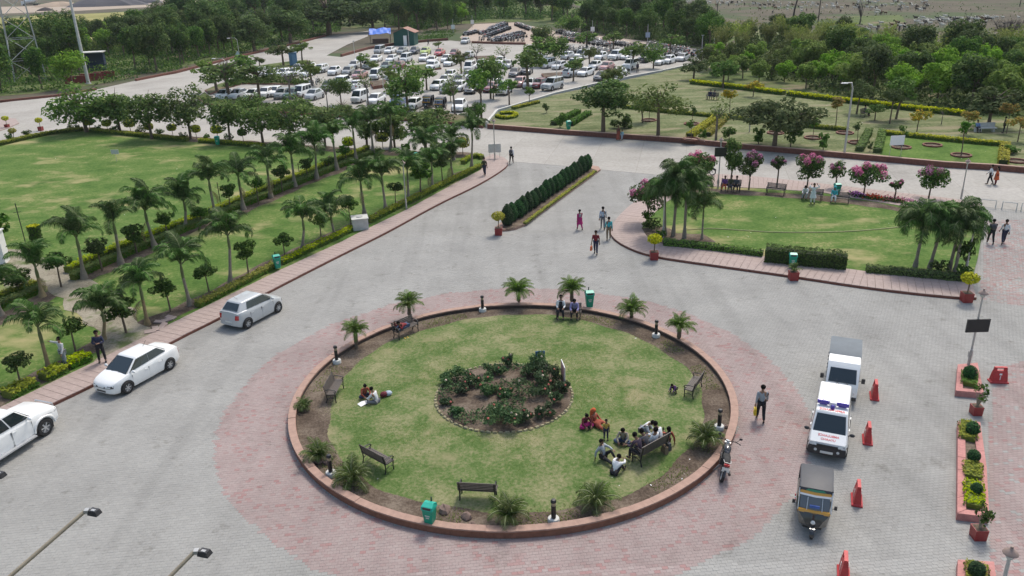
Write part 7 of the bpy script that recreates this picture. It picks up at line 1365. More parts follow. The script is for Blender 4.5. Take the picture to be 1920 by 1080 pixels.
# hut, stall, cabin, wall pieces at the far side
g = G(762, 84); t = thing('hut', 'dark green hut with a reddish gable roof and white door', 'hut', (g[0], g[1], 0), -.12); gm = mat('hut_green', (.01, .075, .06), .7); hw_, hd_, hh = 2.5, 2.2, 3.0
mb = MB(); mb.box((0, 0, hh/2), (2*hw_, 2*hd_, hh)); mb.add([(-hw_, -hd_, hh), (hw_, -hd_, hh), (0, -hd_, hh+1), (-hw_, hd_, hh), (hw_, hd_, hh), (0, hd_, hh+1)], [(0, 1, 2), (4, 3, 5)]); mb.build('wall', gm, t)
for s in (1, -1): mb = MB(); mb.add([(0, -hd_-.3, hh+1.08), (s*(hw_+.4), -hd_-.3, hh-.08), (s*(hw_+.4), hd_+.3, hh-.08), (0, hd_+.3, hh+1.08), (0, -hd_-.3, hh+1.16), (s*(hw_+.4), -hd_-.3, hh), (s*(hw_+.4), hd_+.3, hh), (0, hd_+.3, hh+1.16)], [(0, 1, 2, 3), (4, 5, 6, 7), (0, 1, 5, 4), (1, 2, 6, 5), (2, 3, 7, 6)]); mb.build('roof', mat('hut_roof', (.3, .16, .12), .8), t)
mb = MB(); mb.box((.3, -hd_-.03, 1.2), (.8, .06, 2.3)); mb.build('door', m_white, t); mb = MB(); mb.box((1.02, -hd_-.02, 1.25), (.5, .05, 2.2)); mb.build('doorway', m_dark, t)
g = G(714, 80); t = thing('stall', 'open stall under a bright blue tarpaulin', 'stall', (g[0], g[1], 0), .1); mb = MB(); bl = mat('tarp_blue', (.02, .13, .55), .5, var=.2, scale=2)
for i in range(6):
    for j in range(4):
        Z = lambda i, j: 3.4-.28*j-.22*math.sin(i*1.1)*.5+.12*math.sin(i*2.1+j); mb.quad(*[(-2.7+.9*a, 1.6-.9*b, Z(a, b)) for a, b in ((i, j), (i+1, j), (i+1, j+1), (i, j+1))])
mb.build('tarpaulin', bl, t); mb = MB(); [mb.tube([(x, y, -.05), (x, y, 3.)], .05, 5) for x in (-2.5, 2.5) for y in (-1.6, 1.4)]; mb.build('post', m_trunk, t); mb = MB(); mb.box((0, -.3, .5), (4., 1.2, 1.)); mb.build('counter', mat('stall_brown', (.12, .07, .05), .8), t)
g = G(551, 122, .2); t = thing('cabin', 'small blue cabin on the grassy island', 'cabin', (g[0], g[1], .2), .2); mb = MB(); mb.box((0, 0, 1.2), (1.5, 1.4, 2.4)); mb.build('wall', mat('cabin_blue', (.05, .14, .24), .6), t); mb = MB(); mb.box((0, 0, 2.44), (1.65, 1.55, .08)); mb.build('roof', mat('cabin_roof', (.12, .2, .28), .6), t); mb = MB(); mb.box((.2, -.71, 1.1), (.7, .03, 2.0)); mb.build('door', mat('cabin_door', (.09, .2, .32), .6), t)
for i, (px, py, L) in enumerate([(147, 156, 4.2), (172, 151, 3.5), (197, 147, 3.6)]):
    g = G(px, py); t = thing('brick_screen', 'low dark red brick screen ' + ['under the mast', 'right beside the mast foot', 'beyond the mast foot'][i], 'wall', (g[0], g[1], 0), .35, 'red brick screens'); mb = MB(); mb.box((0, 0, .6), (L, .3, 1.3)); mb.build('wall', mat('screen_red', (.2, .035, .03), .9), t); mb = MB(); mb.box((0, 0, 1.28), (L+.1, .4, .06)); mb.build('coping', m_kerb, t)
g = G(180, 132); t = thing('shelter', 'small dark blue shelter with pale flat roof in the wood', 'shelter', (g[0], g[1], 0), .2); mb = MB(); mb.box((0, 0, 3.6), (4.4, 3, .18)); mb.build('roof', m_offw, t); mb = MB(); mb.box((0, .6, 1.7), (3.8, 1.6, 3.5)); mb.build('wall', mat('shelter_blue', (.02, .04, .09), .7), t)
# floodlight arms reaching out from the building under the camera
def flood(head_px, z, root_px, z0, label):
    a, b = G3(*head_px, z), G3(*root_px, z0); d = (a-b).normalized(); t = thing('floodlight', label, 'floodlight', tuple(b), 0, 'floodlight arms of the building'); a = a-b; mb = MB(); mb.tube([(0, 0, 0), a], .036, 8); mb.build('arm', mat('arm_tan', (.33, .28, .2), .6, .3), t, smooth=50)
    mb = MB(); c = a+Vector((.17, -.02, -.01)); mb.box(c, (.21, .15, .09), rz=-.3, taper=.75); mb.build('housing', m_dark, t); mb = MB(); mb.box(c+Vector((.0, -.02, .048)), (.08, .05, .02), rz=-.3); mb.build('ballast', m_steel, t); mb = MB(); mb.box(a+Vector((.03, 0, .0)), (.08, .09, .07)); mb.build('bracket', m_steel, t)
flood((160, 958), 9.5, (-190, 1262), 8.2, 'floodlight on a long tan arm'); flood((365, 1034), 9.5, (180, 1222), 8.6, 'floodlight on a shorter visible arm near the bottom edge'); flood((-16, 888), 9.5, (-330, 1150), 8.2, 'floodlight head just entering at the frame edge')
# rocks and litter in the soil border
RK = MB(); RK.ball((0, 0, 0), (.5, .38, .3), 8); bmk = random.Random(4); RK.v = [(x*(1+bmk.uniform(-.2, .2)), y*(1+bmk.uniform(-.2, .2)), z*(1+bmk.uniform(-.2, .2))) for x, y, z in RK.v]; rock_me = RK.mesh('rock', mat('rock', (.17, .12, .10), .95, var=.35, bmp=.5), 40)
for i, (px, py, s, lb) in enumerate([(603, 850, .55, 'brown rock beside the palm clump at the bollard'), (834, 957, .6, 'brown boulder between the green bin and the lone bench'), (612, 868, .4, 'grey brown rock before the bollard'), (640, 895, .45, 'flat rock at the largest palm clump'), (875, 970, .5, 'half buried rock on the near soil border'), (885, 985, .35, 'small rock by the bushy clump'), (1361, 800, .3, 'brown rock at the bollard above the motorcycle'), (596, 868, .35, 'small rock near the wall')]):
    g = G(px, py, .14); tag(put('rock', rock_me, loc=(g[0], g[1], .16), rot=(0, 0, i*1.3), scl=s), lb, 'rock', 'rocks in the soil border')
for i, (px, py) in enumerate([(300, 604), (312, 601), (305, 612), (292, 617), (320, 596), (282, 622)]):
    g = G(px, py, .16); mb = MB(); mb.box((0, 0, .04), (.6, .32, .07), rz=i*.7); tag(put('broken_slab', mb.mesh('broken_slab', m_slab), loc=(g[0], g[1], .15), rot=(.1*(i % 3), .05, 0)), 'broken pink slab lying in the soil beside the walk', 'slab', 'pile of broken slabs')
P = []
for px0, px1, py0, py1, n in ((660, 1300, 620, 920, 60), (1350, 1680, 390, 480, 14), (60, 400, 280, 440, 14), (1290, 1900, 190, 300, 110)):
    for _ in range(n): x, y = random.uniform(px0, px1), random.uniform(py0, py1); h = PH if py1 == 300 else .13; g = G(x, y, .2 if py0 == 590 else h); P.append((g[0], g[1], (lawn_z(*g) if py0 == 590 else h)+.03))
tag(put('litter', leaves('litter', np.array(P), .065, m_white, 2., .7)), 'scraps of white litter scattered over the lawns', 'litter', kind='stuff')
# field: goats, palms, dead trees, spoil heaps, mixer
def goat(m, m2):
    mb = MB(); mb.ball((0, 0, .62), (.48, .19, .22), 8); mb.ball((-.3, 0, .6), (.24, .19, .21), 8); mb.tube([(.38, 0, .7), (.56, 0, .92)], [.11, .075], 6); mb.ball((.66, 0, .94), (.15, .07, .075), 6, 1); mb.tube([(.56, .05, .99), (.5, .16, .93)], [.03, .015], 4); mb.tube([(.56, -.05, .99), (.5, -.16, .93)], [.03, .015], 4); mb.tube([(-.5, 0, .7), (-.6, 0, .8)], [.03, .015], 4)
    for x, k in ((.3, 0), (-.36, 1)):
        for y in (.1, -.1): mb.tube([(x, y, .55), (x-(.05 if k else 0), y, .3), (x, y, 0)], [.06, .035, .03], 5, 1)
    return mb.mesh('goat', [m, m2], 60)
GT = [(goat(mat('goat_white', (.6, .57, .5), .9), mat('goat_white', (.6, .57, .5))), 'white goat'), (goat(mat('goat_black', (.03, .028, .026), .9), mat('goat_black', (.03, .028, .026))), 'black goat'), (goat(mat('goat_brown', (.13, .07, .04), .9), mat('goat_brown', (.13, .07, .04))), 'brown goat')]
for (x0, x1, y0, y1, n, where) in ((1285, 1420, 2, 14, 34, 'near the far field edge above the bamboo'), (1420, 1600, 2, 26, 46, 'around the leaning palm trunk'), (1600, 1740, 0, 26, 66, 'in the densest part of the herd'), (1640, 1660, 26, 28, 5, 'by the green patch'), (1625, 1720, 44, 64, 22, 'at the near rim of the field above the bright wood'), (1715, 1850, 32, 52, 60, 'in the string crossing the field'), (1790, 1915, 34, 42, 14, 'behind the dead tree')):
    for _ in range(n):
        x, y = random.uniform(x0, x1), random.triangular(y0, y1); i = random.choices([0, 1, 2], [5, 3, 1])[0]; o = put('goat', GT[i][0], loc=(*G(x, y), -.05), rot=(0, 0, random.gauss(PI/2 if random.random() < .2 else PI, .7)), scl=random.uniform(1., 1.3)); tag(o, GT[i][1]+' grazing '+where, 'goat', GT[i][1]+'s '+where)
def deadtree(px, py, yt, rpx, label, n=70, seed=1, leaf=0, h0=0.):
    g = G(px, py, h0); h = HT(px, py, yt, h0); w = rpx*MPP(px, py, h0); rg = random.Random(seed); t = thing('bare_tree', label, 'tree', (g[0], g[1], h0), 0); mb = MB(); mb.tube([(0, 0, -.1), (.1, 0, h*.25)], [.22, .16], 6)
    for k in range(n):
        a = rg.random()*6.28; q = w*rg.random()**.5; zz = h*rg.uniform(.6, 1.); m = (q*.45*math.cos(a), q*.45*math.sin(a), h*.55); mb.tube([(.1, 0, h*.25), m, (q*math.cos(a), q*math.sin(a), zz)], [.08, .05, .015], 4, cap=False)
        for j in range(3): b = rg.random()*6.28; e = w*.22; mb.tube([(q*.75*math.cos(a), q*.75*math.sin(a), h*.55+(zz-h*.55)*.7), (q*math.cos(a)*.9+e*math.cos(b), q*math.sin(a)*.9+e*math.sin(b), zz*rg.uniform(.85, 1.03))], [.04, .012], 3, cap=False)
    mb.build('trunk', mat('dead_wood', (.085, .07, .065), .95), t); return t
deadtree(1882, 92, 34, 30, 'wide grey leafless thorn tree at the field edge', 90); deadtree(1612, 45, 2, 10, 'thin leafless tree in front of the herd', 16, 3); deadtree(1810, 62, 20, 7, 'thin grey leafless tree at the field edge', 14, 4)
for i, (px, py, yt, lb, fr) in enumerate([(1484, 52, -18, 'leaning tall palm at the rim of the goat field', 1), (1531, 68, -14, 'tall dark wooden pole at the rim of the goat field', 0), (1344, 32, 2, 'thin distant pole at the field edge', 0), (1684, 70, 48, 'short post before the goats', 0), (1797, 72, 42, 'short dark post above the bamboo', 0), (1912, 12, -8, 'thin dark pole far in the field', 0)]):
    g = G(px, py); h = HT(px, py, yt); t = thing('palm_tree' if fr else 'wooden_pole', lb, 'palm tree' if fr else 'pole', (g[0], g[1], -.05)); mb = MB(); mb.tube([(0, 0, -.1), (.35 if fr else 0, 0, h*.5), (1.3 if fr else .1, 0, h)], [.3 if fr else .16, .22 if fr else .12, .18 if fr else .09], 7); mb.build('trunk' if fr else 'pole', mat('dark_bark', (.06, .05, .045), .95), t)
    if fr:
        for k in range(14): f = put('frond', fr_royal[k % 4], t, loc=(1.3, 0, h)); f.rotation_euler = (Matrix.Rotation(k*2.4, 3, 'Z') @ Matrix.Rotation(-.9+.1*k, 3, 'Y')).to_euler()
def heap(px, py, w, d, h, m, label, seed=0):
    g = G(px, py); rg = np.random.default_rng(seed); mb = MB(); n = 20; vs = []; 
    for i in range(6):
        q = i/5
        for k in range(n): a = 2*PI*k/n; s = 1+.12*math.sin(3*a+seed)+.08*math.sin(7*a); vs.append((w*(1-q)*s*math.cos(a), d*(1-q)*s*math.sin(a), h*(1-(1-q)**1.6)*(1+.05*math.sin(5*a))-.1*(i == 0)))
    mb.add(vs, [(i*n+k, i*n+(k+1) % n, (i+1)*n+(k+1) % n, (i+1)*n+k) for i in range(5) for k in range(n)]); o = mb.build('spoil_heap', m, loc=(g[0], g[1], -.05)); tag(o, label, 'heap')
heap(195, 11, 24, 10, 5.5, mat('gravel_grey', (.085, .085, .095), .95), 'long dark grey gravel heap on the far building yard', 1); heap(110, 12, 16, 7, 2.8, mat('sand_heap', (.4, .31, .23), .95), 'pale sand heap beside the concrete mixer', 2); heap(250, 6, 20, 8, 4, MATS['gravel_grey'], 'second dark gravel heap behind the tall dark trees', 3); heap(86, 20, 5, 3, 1.7, mat('dark_soil_heap', (.06, .05, .05), .95), 'small dark soil heap in the yellow field', 4)
sheet('building_yard', [(-60, 14), (40, 12), (240, 2), (420, -4), (420, 3), (300, 12), (150, 20), (-60, 28)], -.015, mat('yard_dirt', (.33, .27, .21), .95), 'bare pale dirt of the far building yard', 'yard')
g = G(62, 10); t = thing('concrete_mixer', 'white concrete mixer drum at the far yard', 'mixer', (g[0], g[1], 0), .2); mb = MB(); mb.tube([(-4.5, 0, 2.2), (-3, 0, 2.4), (1, 0, 3.0), (3.4, 0, 3.9)], [.8, 1.5, 1.7, .7], 12); mb.build('drum', m_white, t, smooth=50); mb = MB(); mb.box((-.5, 0, .8), (9, 1.8, .5)); mb.build('chassis', m_dark, t); mb = MB(); mb.box((-5.6, 0, 1.5), (1.8, 2.2, 2.4), taper=.9); mb.build('cab', m_white, t)
for x in (-5, 1, 2.4):
    for s in (1, -1): mb = MB(); mb.lathe([(.5, -.15), (.5, .15)], 12, (x, s*1, .5), axis='Y'); mb.build('wheel', m_rubber, t)
g = G(935, 8); t = thing('tent', 'white tent roof glimpsed behind the tall dark trees', 'tent', (g[0], g[1], 0), .3); mb = MB(); mb.add([(-6, -5, 3), (6, -5, 3), (6, 5, 3), (-6, 5, 3), (0, 0, 8), (-6, -5, -.1), (6, -5, -.1), (6, 5, -.1), (-6, 5, -.1)], [(0, 1, 4), (1, 2, 4), (2, 3, 4), (3, 0, 4)]); mb.build('canopy', m_white, t); mb = MB(); [mb.tube([(x, y, -.1), (x, y, 3)], .08, 5) for x in (-5.9, 5.9) for y in (-4.9, 4.9)]; mb.build('post', m_steel, t)
# ------------------------------------------------------------------ people (x forward, y to their left)
SKN = [mat('skin_a', (.19, .105, .065), .6, var=.05), mat('skin_b', (.26, .15, .095), .6, var=.05)]; m_hair = mat('hair_black', (.009, .008, .008), .95, bmp=.6, scale=40); m_hair.node_tree.nodes['Principled BSDF'].inputs['Specular IOR Level'].default_value = .1; m_eye = mat('eye_dark', (.01, .008, .008), .3)
CL = {}
def cloth(n, c):
    if n not in CL: CL[n] = mat('cloth_'+n, c, .9, var=.12, scale=9, bmp=.25)
    return CL[n]
for n_, c_ in dict(white=(.66, .67, .68), grey=(.30, .33, .35), lblue=(.36, .42, .50), teal=(.05, .35, .38), dred=(.17, .015, .02), magenta=(.38, .02, .14), black=(.018, .018, .022), navy=(.025, .03, .065), jeans=(.05, .075, .14), tan=(.20, .145, .09), khaki=(.30, .27, .21), olive=(.06, .065, .035), orange=(.5, .10, .03), rust=(.30, .07, .04), purple=(.14, .05, .2), plum=(.045, .03, .05), lav=(.24, .22, .42), yellow=(.45, .30, .06), brown=(.11, .05, .035), dgrey=(.07, .07, .08), blue=(.2, .3, .55), maroon=(.13, .02, .03), cyan=(.2, .42, .5), shawl=(.28, .24, .26), greyt=(.17, .17, .18)).items(): cloth(n_, c_)
def skin_obj(name, V, Rd, E, m, parent, root=0, sub=1):
    me = bpy.data.meshes.new(name); me.from_pydata([tuple(v) for v in V], E, []); o = bpy.data.objects.new(name, me); COL.objects.link(o); md = o.modifiers.new('skin', 'SKIN'); md.use_smooth_shade = True
    sv = me.skin_vertices[0].data
    for i, r in enumerate(Rd): sv[i].radius = (r, r); sv[i].use_root = i == root
    if sub: o.modifiers.new('sub', 'SUBSURF').levels = sub
    PEND.append((o, me, m)); o.parent = parent; return o
PEND = []
def dirv(a, b=0.): a, b = R(a), R(b); return Vector((math.cos(a)*math.cos(b), math.sin(b), math.sin(a)*math.cos(b)))     # a: angle up from straight ahead, b: sideways
D = dirv
POSE = {  # pelvis height, torso, (thigh, shin) left/right, (upper arm, forearm) left/right, head
 'stand': (.90, D(89), (D(-89, 3), D(-90, 2)), (D(-89, -3), D(-91, -2)), (D(-88, 9), D(-80, 2)), (D(-88, -9), D(-80, -2)), D(88)),
 'walk': (.87, D(86), (D(-68, 2), D(-88, 2)), (D(-100, -2), D(-118, -2)), (D(-108, 9), D(-86, 5)), (D(-70, -9), D(-52, -5)), D(86)),
 'walk2': (.87, D(86), (D(-100, 2), D(-122, 2)), (D(-66, -2), D(-84, -2)), (D(-72, 9), D(-56, 5)), (D(-104, -9), D(-88, -5)), D(84)),
 'headhands': (.90, D(88), (D(-89, 3), D(-90, 2)), (D(-89, -3), D(-91, -2)), (D(30, 62), D(120, -35)), (D(30, -62), D(120, 35)), D(86)),
 'armsfold': (.90, D(89), (D(-86, 6), D(-90, 2)), (D(-92, -4), D(-92, -2)), (D(-72, 16), D(8, -48)), (D(-72, -16), D(12, 48)), D(80)),
 'reach': (.89, D(88), (D(-89, 4), D(-91, 2)), (D(-92, -3), D(-90, -2)), (D(-80, 14), D(-60, 8)), (D(2, -70), D(5, -74)), D(88)),
 'bench': (.50, D(96), (D(2, 6), D(-88, 3)), (D(2, -6), D(-84, -3)), (D(-70, 10), D(-6, -14)), (D(-70, -10), D(-6, 14)), D(88)),
 'benchfwd': (.50, D(66), (D(2, 7), D(-92, 3)), (D(2, -7), D(-88, -3)), (D(-62, 10), D(-14, -14)), (D(-62, -10), D(-14, 14)), D(52)),
 'cross': (.13, D(74), (D(14, 48), D(-18, -62)), (D(14, -48), D(-10, 62)), (D(-52, 18), D(-30, -24)), (D(-52, -18), D(-34, 24)), D(50)),
 'knees': (.13, D(58), (D(46, 12), D(-58, 4)), (D(50, -12), D(-56, -4)), (D(-16, 16), D(-4, -30)), (D(-16, -16), D(-2, 30)), D(48)),
 'propup': (.13, D(104), (D(44, 10), D(-56, 4)), (D(-2, -14), D(-4, -12)), (D(-12, 16), D(-4, -20)), (D(-118, -18), D(-92, -6)), D(84)),
 'legsout': (.13, D(98), (D(22, 8), D(-32, 4)), (D(6, -12), D(-12, -8)), (D(-52, 14), D(-10, -20)), (D(-78, -14), D(-20, 16)), D(84)),
 'squat': (.30, D(48), (D(22, 20), D(-112, 4)), (D(22, -20), D(-112, -4)), (D(-66, 8), D(-40, -8)), (D(-66, -8), D(-36, 8)), D(30)),
 'lie': (.50, D(24), (D(3, 4), D(-2, 2)), (D(22, -4), D(-28, -2)), (D(-30, 18), D(70, -10)), (D(-20, -18), D(80, 10)), D(40)),
}
def person(px, py, pose, rz, shirt, pants, label, h=None, z=0., sleeves='long', hair='short', sk=0, extra=None, loc=None, lift=0., far=False, cat='person', vest=None, group=None):
    if h is None: h = 1.68
    k = h*1.03/1.79; pz, s, LL, LR, AL, AR, hd = POSE[pose]; g = loc or G(px, py, z)
    P = Vector((0, 0, pz)); side = Vector((0, 1, 0)); hips = [P+side*.095, P-side*.095]; V = [P, P+s*.2, P+s*.4, P+s*.51]; nk = V[3]; hc = nk+hd*.13; ft = hd.cross(side).normalized(); ft = -ft if ft.x < 0 and pose != 'lie' else ft
    fwd = Vector((hd.z, 0, -hd.x)).normalized() if hd.z > 0 else Vector((1, 0, 0))
    Rd = [.125, .115, .135, .062]; E = [(0, 1), (1, 2), (2, 3)]
    def add(p, r, j): V.append(Vector(p)); Rd.append(r); E.append((j, len(V)-1)); return len(V)-1
    a = add(nk+hd*.06, .052, 3); b = add(hc+hd*.01+fwd*.015, .082, a); c = add(hc+hd*.09, .096, b); e = add(hc+hd*.16, .07, c)
    if not far: add(hc+hd*.035+fwd*.118, .016, b); add(hc+hd*.05+side*.10, .018, c); add(hc+hd*.05-side*.10, .018, c)
    J = {}
    for nm, sg, (u, f) in (('L', 1, AL), ('R', -1, AR)):
        sh = add(P+s*.44+side*sg*.175, .062, 2); el = add(V[sh]+u*.28, .043, sh); wr = add(V[el]+f*.25, .030, el); J[nm+'s'], J[nm+'e'], J[nm+'w'] = V[sh], V[el], V[wr]; pm = add(V[wr]+f*.075, .034, wr); J[nm+'h'] = V[pm]
        if not far:
            ax = f.cross(side); ax = ax.normalized() if ax.length > .2 else Vector((0, 0, 1)); sp_ = f.cross(ax).normalized(); curl = ax*(-.25)
            for q, (o_, l_) in enumerate(((-.028, .062), (-.010, .074), (.010, .07), (.028, .055))): w1 = add(V[pm]+f*.03+sp_*o_, .0105, pm); add(V[w1]+(f+curl+sp_*o_*3).normalized()*l_, .0085, w1)
            w1 = add(V[pm]-f*.02+sp_*-.045, .012, pm); add(V[w1]+(f-sp_*.8).normalized()*.045, .009, w1)
    for nm, sg, (u, f) in (('L', 1, LL), ('R', -1, LR)):
        hp = add(P+side*sg*.095-Vector((0, 0, .02)), .088, 0); kn = add(V[hp]+u*.42, .058, hp); an = add(V[kn]+f*.41, .040, kn); J[nm+'k'], J[nm+'a'], J[nm+'hp'] = V[kn], V[an], V[hp]
        fd = Vector((f.z*-1, f.y*.3, f.x)) if abs(f.z) > .5 else Vector((.3, 0, 1)); fd = fd.normalized(); fd = -fd if fd.x < -.2 else fd; J[nm+'f'] = fd; add(V[an]-f*-.045, .04, an); tv = add(V[an]+f*.05+fd*.13, .034, an); J[nm+'t'] = V[tv]
    # rest the lowest point on the ground
    low = min(v.z-r*.8 for v, r in zip(V, Rd)) if pose not in ('bench', 'benchfwd', 'lie') else 0.
    sh_ = Vector((0, 0, -low)); V = [v+sh_ for v in V]; J = {q: (w if q[-1] == 'f' else w+sh_) for q, w in J.items()}; P = V[0]
    b_ = skin_obj('person', V, Rd, E, SKN[sk], None); b_.location = (g[0], g[1], z+lift); b_.rotation_euler = (0, 0, rz); b_.scale = (k, k, k); tag(b_, label, cat, group)
    # clothing
    up = [P-s*.06, V[1], V[2], V[3]-s*.02]; ur = [.138, .132, .147, .072]; ue = [(0, 1), (1, 2), (2, 3)]
    for nm in ('L', 'R'):
        i = len(up); up += [J[nm+'s'], J[nm+'e']]; ur += [.075, .057]; ue += [(2, i), (i, i+1)]
        if sleeves == 'long': up.append(J[nm+'w']); ur.append(.047); ue.append((i+1, i+2))
    shirt_o = skin_obj('shirt', up, ur, ue, CL[shirt], b_)
    lp = [P]; lr = [.145]; le = []
    for nm in ('L', 'R'): i = len(lp); lp += [J[nm+'hp'], J[nm+'k'], J[nm+'a'].lerp(J[nm+'k'], .06)]; lr += [.108, .078, .058]; le += [(0, i), (i, i+1), (i+1, i+2)]
    if extra not in ('sari',): skin_obj('trousers', lp, lr, le, CL[pants], b_)
    if extra in ('kurta', 'sari'):
        if pose in ('stand', 'walk', 'walk2', 'headhands'):
            bot = .12 if extra == 'sari' else .52; mb = MB(); n = 18; vs = []
            for i, (zz, rx, ry) in enumerate(((P.z+.2, .145, .15), (P.z+.02, .165, .19), ((P.z+bot)/2, .19, .22), (bot, .23, .26))):
                for q in range(n): a_ = 2*PI*q/n; w = 1+.07*math.sin(a_*6)*(i/3); vs.append((rx*w*math.cos(a_)+s.x*.1*(i == 0), ry*w*math.sin(a_), zz))
            mb.add(vs, [(i*n+q, i*n+(q+1) % n, (i+1)*n+(q+1) % n, (i+1)*n+q) for i in range(3) for q in range(n)]); mb.build('skirt', CL[pants if extra == 'sari' else shirt], b_, smooth=80)
        else:
            sp2 = [P-Vector((.05, 0, 0)), (J['Lk']+J['Rk'])/2*.5+P*.5, J['Lk'], J['Rk'], J['La']*.7+J['Lk']*.3, J['Ra']*.7+J['Rk']*.3]; skin_obj('skirt', sp2, [.18, .16, .125, .125, .09, .09], [(0, 1), (1, 2), (1, 3), (2, 4), (3, 5)], CL[pants], b_)
    if vest: skin_obj('vest', [P-s*.02, V[1], V[2], V[2]+s*.07], [.150, .148, .162, .10], [(0, 1), (1, 2), (2, 3)], CL[vest], b_)
    for nm in ('L', 'R'):
        mb = MB(); f = J[nm+'f']; c_ = J[nm+'a']+sh_*0+(J[nm+'t']-J[nm+'a'])*.55; M_ = f.to_track_quat('X', 'Z').to_matrix(); q = MB(); q.ball((0, 0, 0), (.135, .05, .045), 8); mb.add([M_ @ Vector(v)+c_ for v in q.v], q.f); mb.build('shoe', MATS['cloth_black'], b_, smooth=60)
    hcw = hc+sh_; mb = MB(); q = MB(); q.ball((0, 0, 0), (.110, .106, .108), 12, z0=-.75); M_ = hd.to_track_quat('Z', 'Y').to_matrix(); cen = hcw+hd*.085-fwd*.026; mb.add([M_ @ Vector(v)+cen for v in q.v], q.f)
    if hair == 'long': mb.tube([cen-fwd*.07, nk+sh_-fwd*.10, V[2]-fwd*.15], [.075, .06, .035], 6)
    if hair == 'bun': mb.ball(cen-fwd*.11-hd*.02, .05, 8)
    if hair.startswith('veil'): mb = MB(); q = MB(); q.ball((0, 0, 0), (.135, .13, .135), 12, z0=-.5); mb.add([M_ @ Vector(v)+cen-fwd*.01 for v in q.v], q.f); mb.tube([cen-fwd*.08, nk+sh_-fwd*.10, V[1]-fwd*.15], [.11, .14, .12], 8)
    mb.build('head_scarf' if hair.startswith('veil') else 'hair', CL[hair[5:]] if hair.startswith('veil') else m_hair, b_, smooth=70)
    if not far:
        mb = MB()
        for sg in (1, -1): mb = MB(); mb.ball(hcw+hd*.065+fwd*.10+side*sg*.034, .012, 6); mb.build('eye', m_eye, b_)
        if pose in ('stand', 'walk', 'walk2', 'armsfold', 'reach') and not extra: mb = MB(); mb.lathe([(.158, -.02), (.16, .02)], 16, P+Vector((0, 0, .05)), cap=False); mb.build('belt', MATS['cloth_black'], b_)
    if extra == 'shawl' or extra == 'kurta': skin_obj('shawl', [J['Ls']+Vector((0, 0, .04)), V[3]+Vector((-.06, 0, -.02)), J['Rs']+Vector((0, 0, .04)), V[1]+Vector((-.12, -.1, 0))], [.085, .09, .085, .1], [(0, 1), (1, 2), (1, 3)], CL[vest or pants if extra == 'shawl' else 'shawl'], b_) if extra == 'shawl' else None
    if extra == 'pack':
        mb = MB(); mb.ball(V[2]-s*.06-Vector((.22, 0, 0)), (.13, .17, .22), 10); mb.tube([J['Ls']+Vector((.09, -.05, .0)), J['Ls']+Vector((0, -.05, .07)), J['Ls']+Vector((-.12, -.05, -.02))], .02, 5); mb.tube([J['Rs']+Vector((.09, .05, .0)), J['Rs']+Vector((0, .05, .07)), J['Rs']+Vector((-.12, .05, -.02))], .02, 5); o = mb.build('backpack', CL['dgrey'], b_, smooth=60)
    return b_, J, k
def world(b, k, J, key): p = J[key]*k; c, s = math.cos(b.rotation_euler.z), math.sin(b.rotation_euler.z); return Vector((b.location.x+p.x*c-p.y*s, b.location.y+p.x*s+p.y*c, b.location.z+p.z))
def carry(b, k, J, key, m, label, size=(.12, .30, .28)):
    p = world(b, k, J, key); t = thing('bag', label, 'bag', (p.x, p.y, p.z-.06), b.rotation_euler.z); mb = MB(); mb.box((0, 0, -.1-size[2]/2), (size[1], size[0], size[2]), taper=.85); mb.build('body', m, t); mb = MB(); mb.tube([(-.08, 0, -.1), (0, 0, .03), (.08, 0, -.1)], .012, 5); mb.build('handle', m, t)
UPW = PI/2; DNW = -PI/2
b, J, k = person(1425, 789, 'walk', 1.35, 'grey', 'black', 'man in grey shirt walking past the round garden with a yellow bag', 1.72, sk=1); carry(b, k, J, 'Lh', mat('bag_yellow', (.6, .42, .02), .6), 'yellow carrier bag held by the man in grey')
b, J, k = person(1117, 477, 'walk', -1.9, 'dred', 'navy', 'man in dark red shirt walking with an orange bag', 1.7, sleeves='short'); carry(b, k, J, 'Rh', mat('bag_orange', (.6, .12, .03), .6), 'orange carrier bag held by the man in dark red')
person(1141, 450, 'walk2', 1.5, 'teal', 'tan', 'man in teal shirt and tan trousers', 1.7); person(1130, 430, 'walk', 1.4, 'lblue', 'greyt', 'man in pale shirt and grey trousers ahead of the teal one', 1.72); person(1087, 431, 'walk', 1.9, 'magenta', 'magenta', 'woman in magenta tunic with grey shawl on the paving', 1.55, hair='bun', extra='kurta', vest='shawl')
person(959, 307, 'walk2', 1.35, 'white', 'black', 'man with backpack walking up the road beside the garden tip', 1.7, extra='pack'); person(909, 329, 'walk', -1.9, 'olive', 'navy', 'man in dark olive shirt on the sidewalk near the garden tip', 1.7, .16, 'short')
person(1856, 457, 'walk', 1.3, 'dgrey', 'black', 'man in dark clothes with a backpack by the corner palms', 1.72, extra='pack'); person(1880, 457, 'walk2', 1.3, 'white', 'navy', 'man in white shirt walking beside the backpacker', 1.7); person(1855, 346, 'walk', 2.7, 'white', 'black', 'man in white shirt striding on the concrete road', 1.7); person(1866, 347, 'stand', 2.4, 'orange', 'maroon', 'woman in orange tunic on the concrete road', 1.58, hair='long', extra='kurta')
person(1159, 263, 'walk', -1.4, 'brown', 'rust', 'woman in brown red dress walking along the retaining wall', 1.6, extra='sari', hair='long', far=True); person(1166, 263, 'walk2', -1.4, 'cyan', 'lblue', 'child in pale blue beside the woman in brown red', 1.15, far=True)
person(124, 688, 'reach', -2.2, 'white', 'grey', 'man in white shirt leaning one hand on a palm trunk', 1.68, .15, sk=1); person(193, 679, 'armsfold', -1.2, 'navy', 'black', 'man in dark clothes with folded arms on the sidewalk', 1.78, .16)
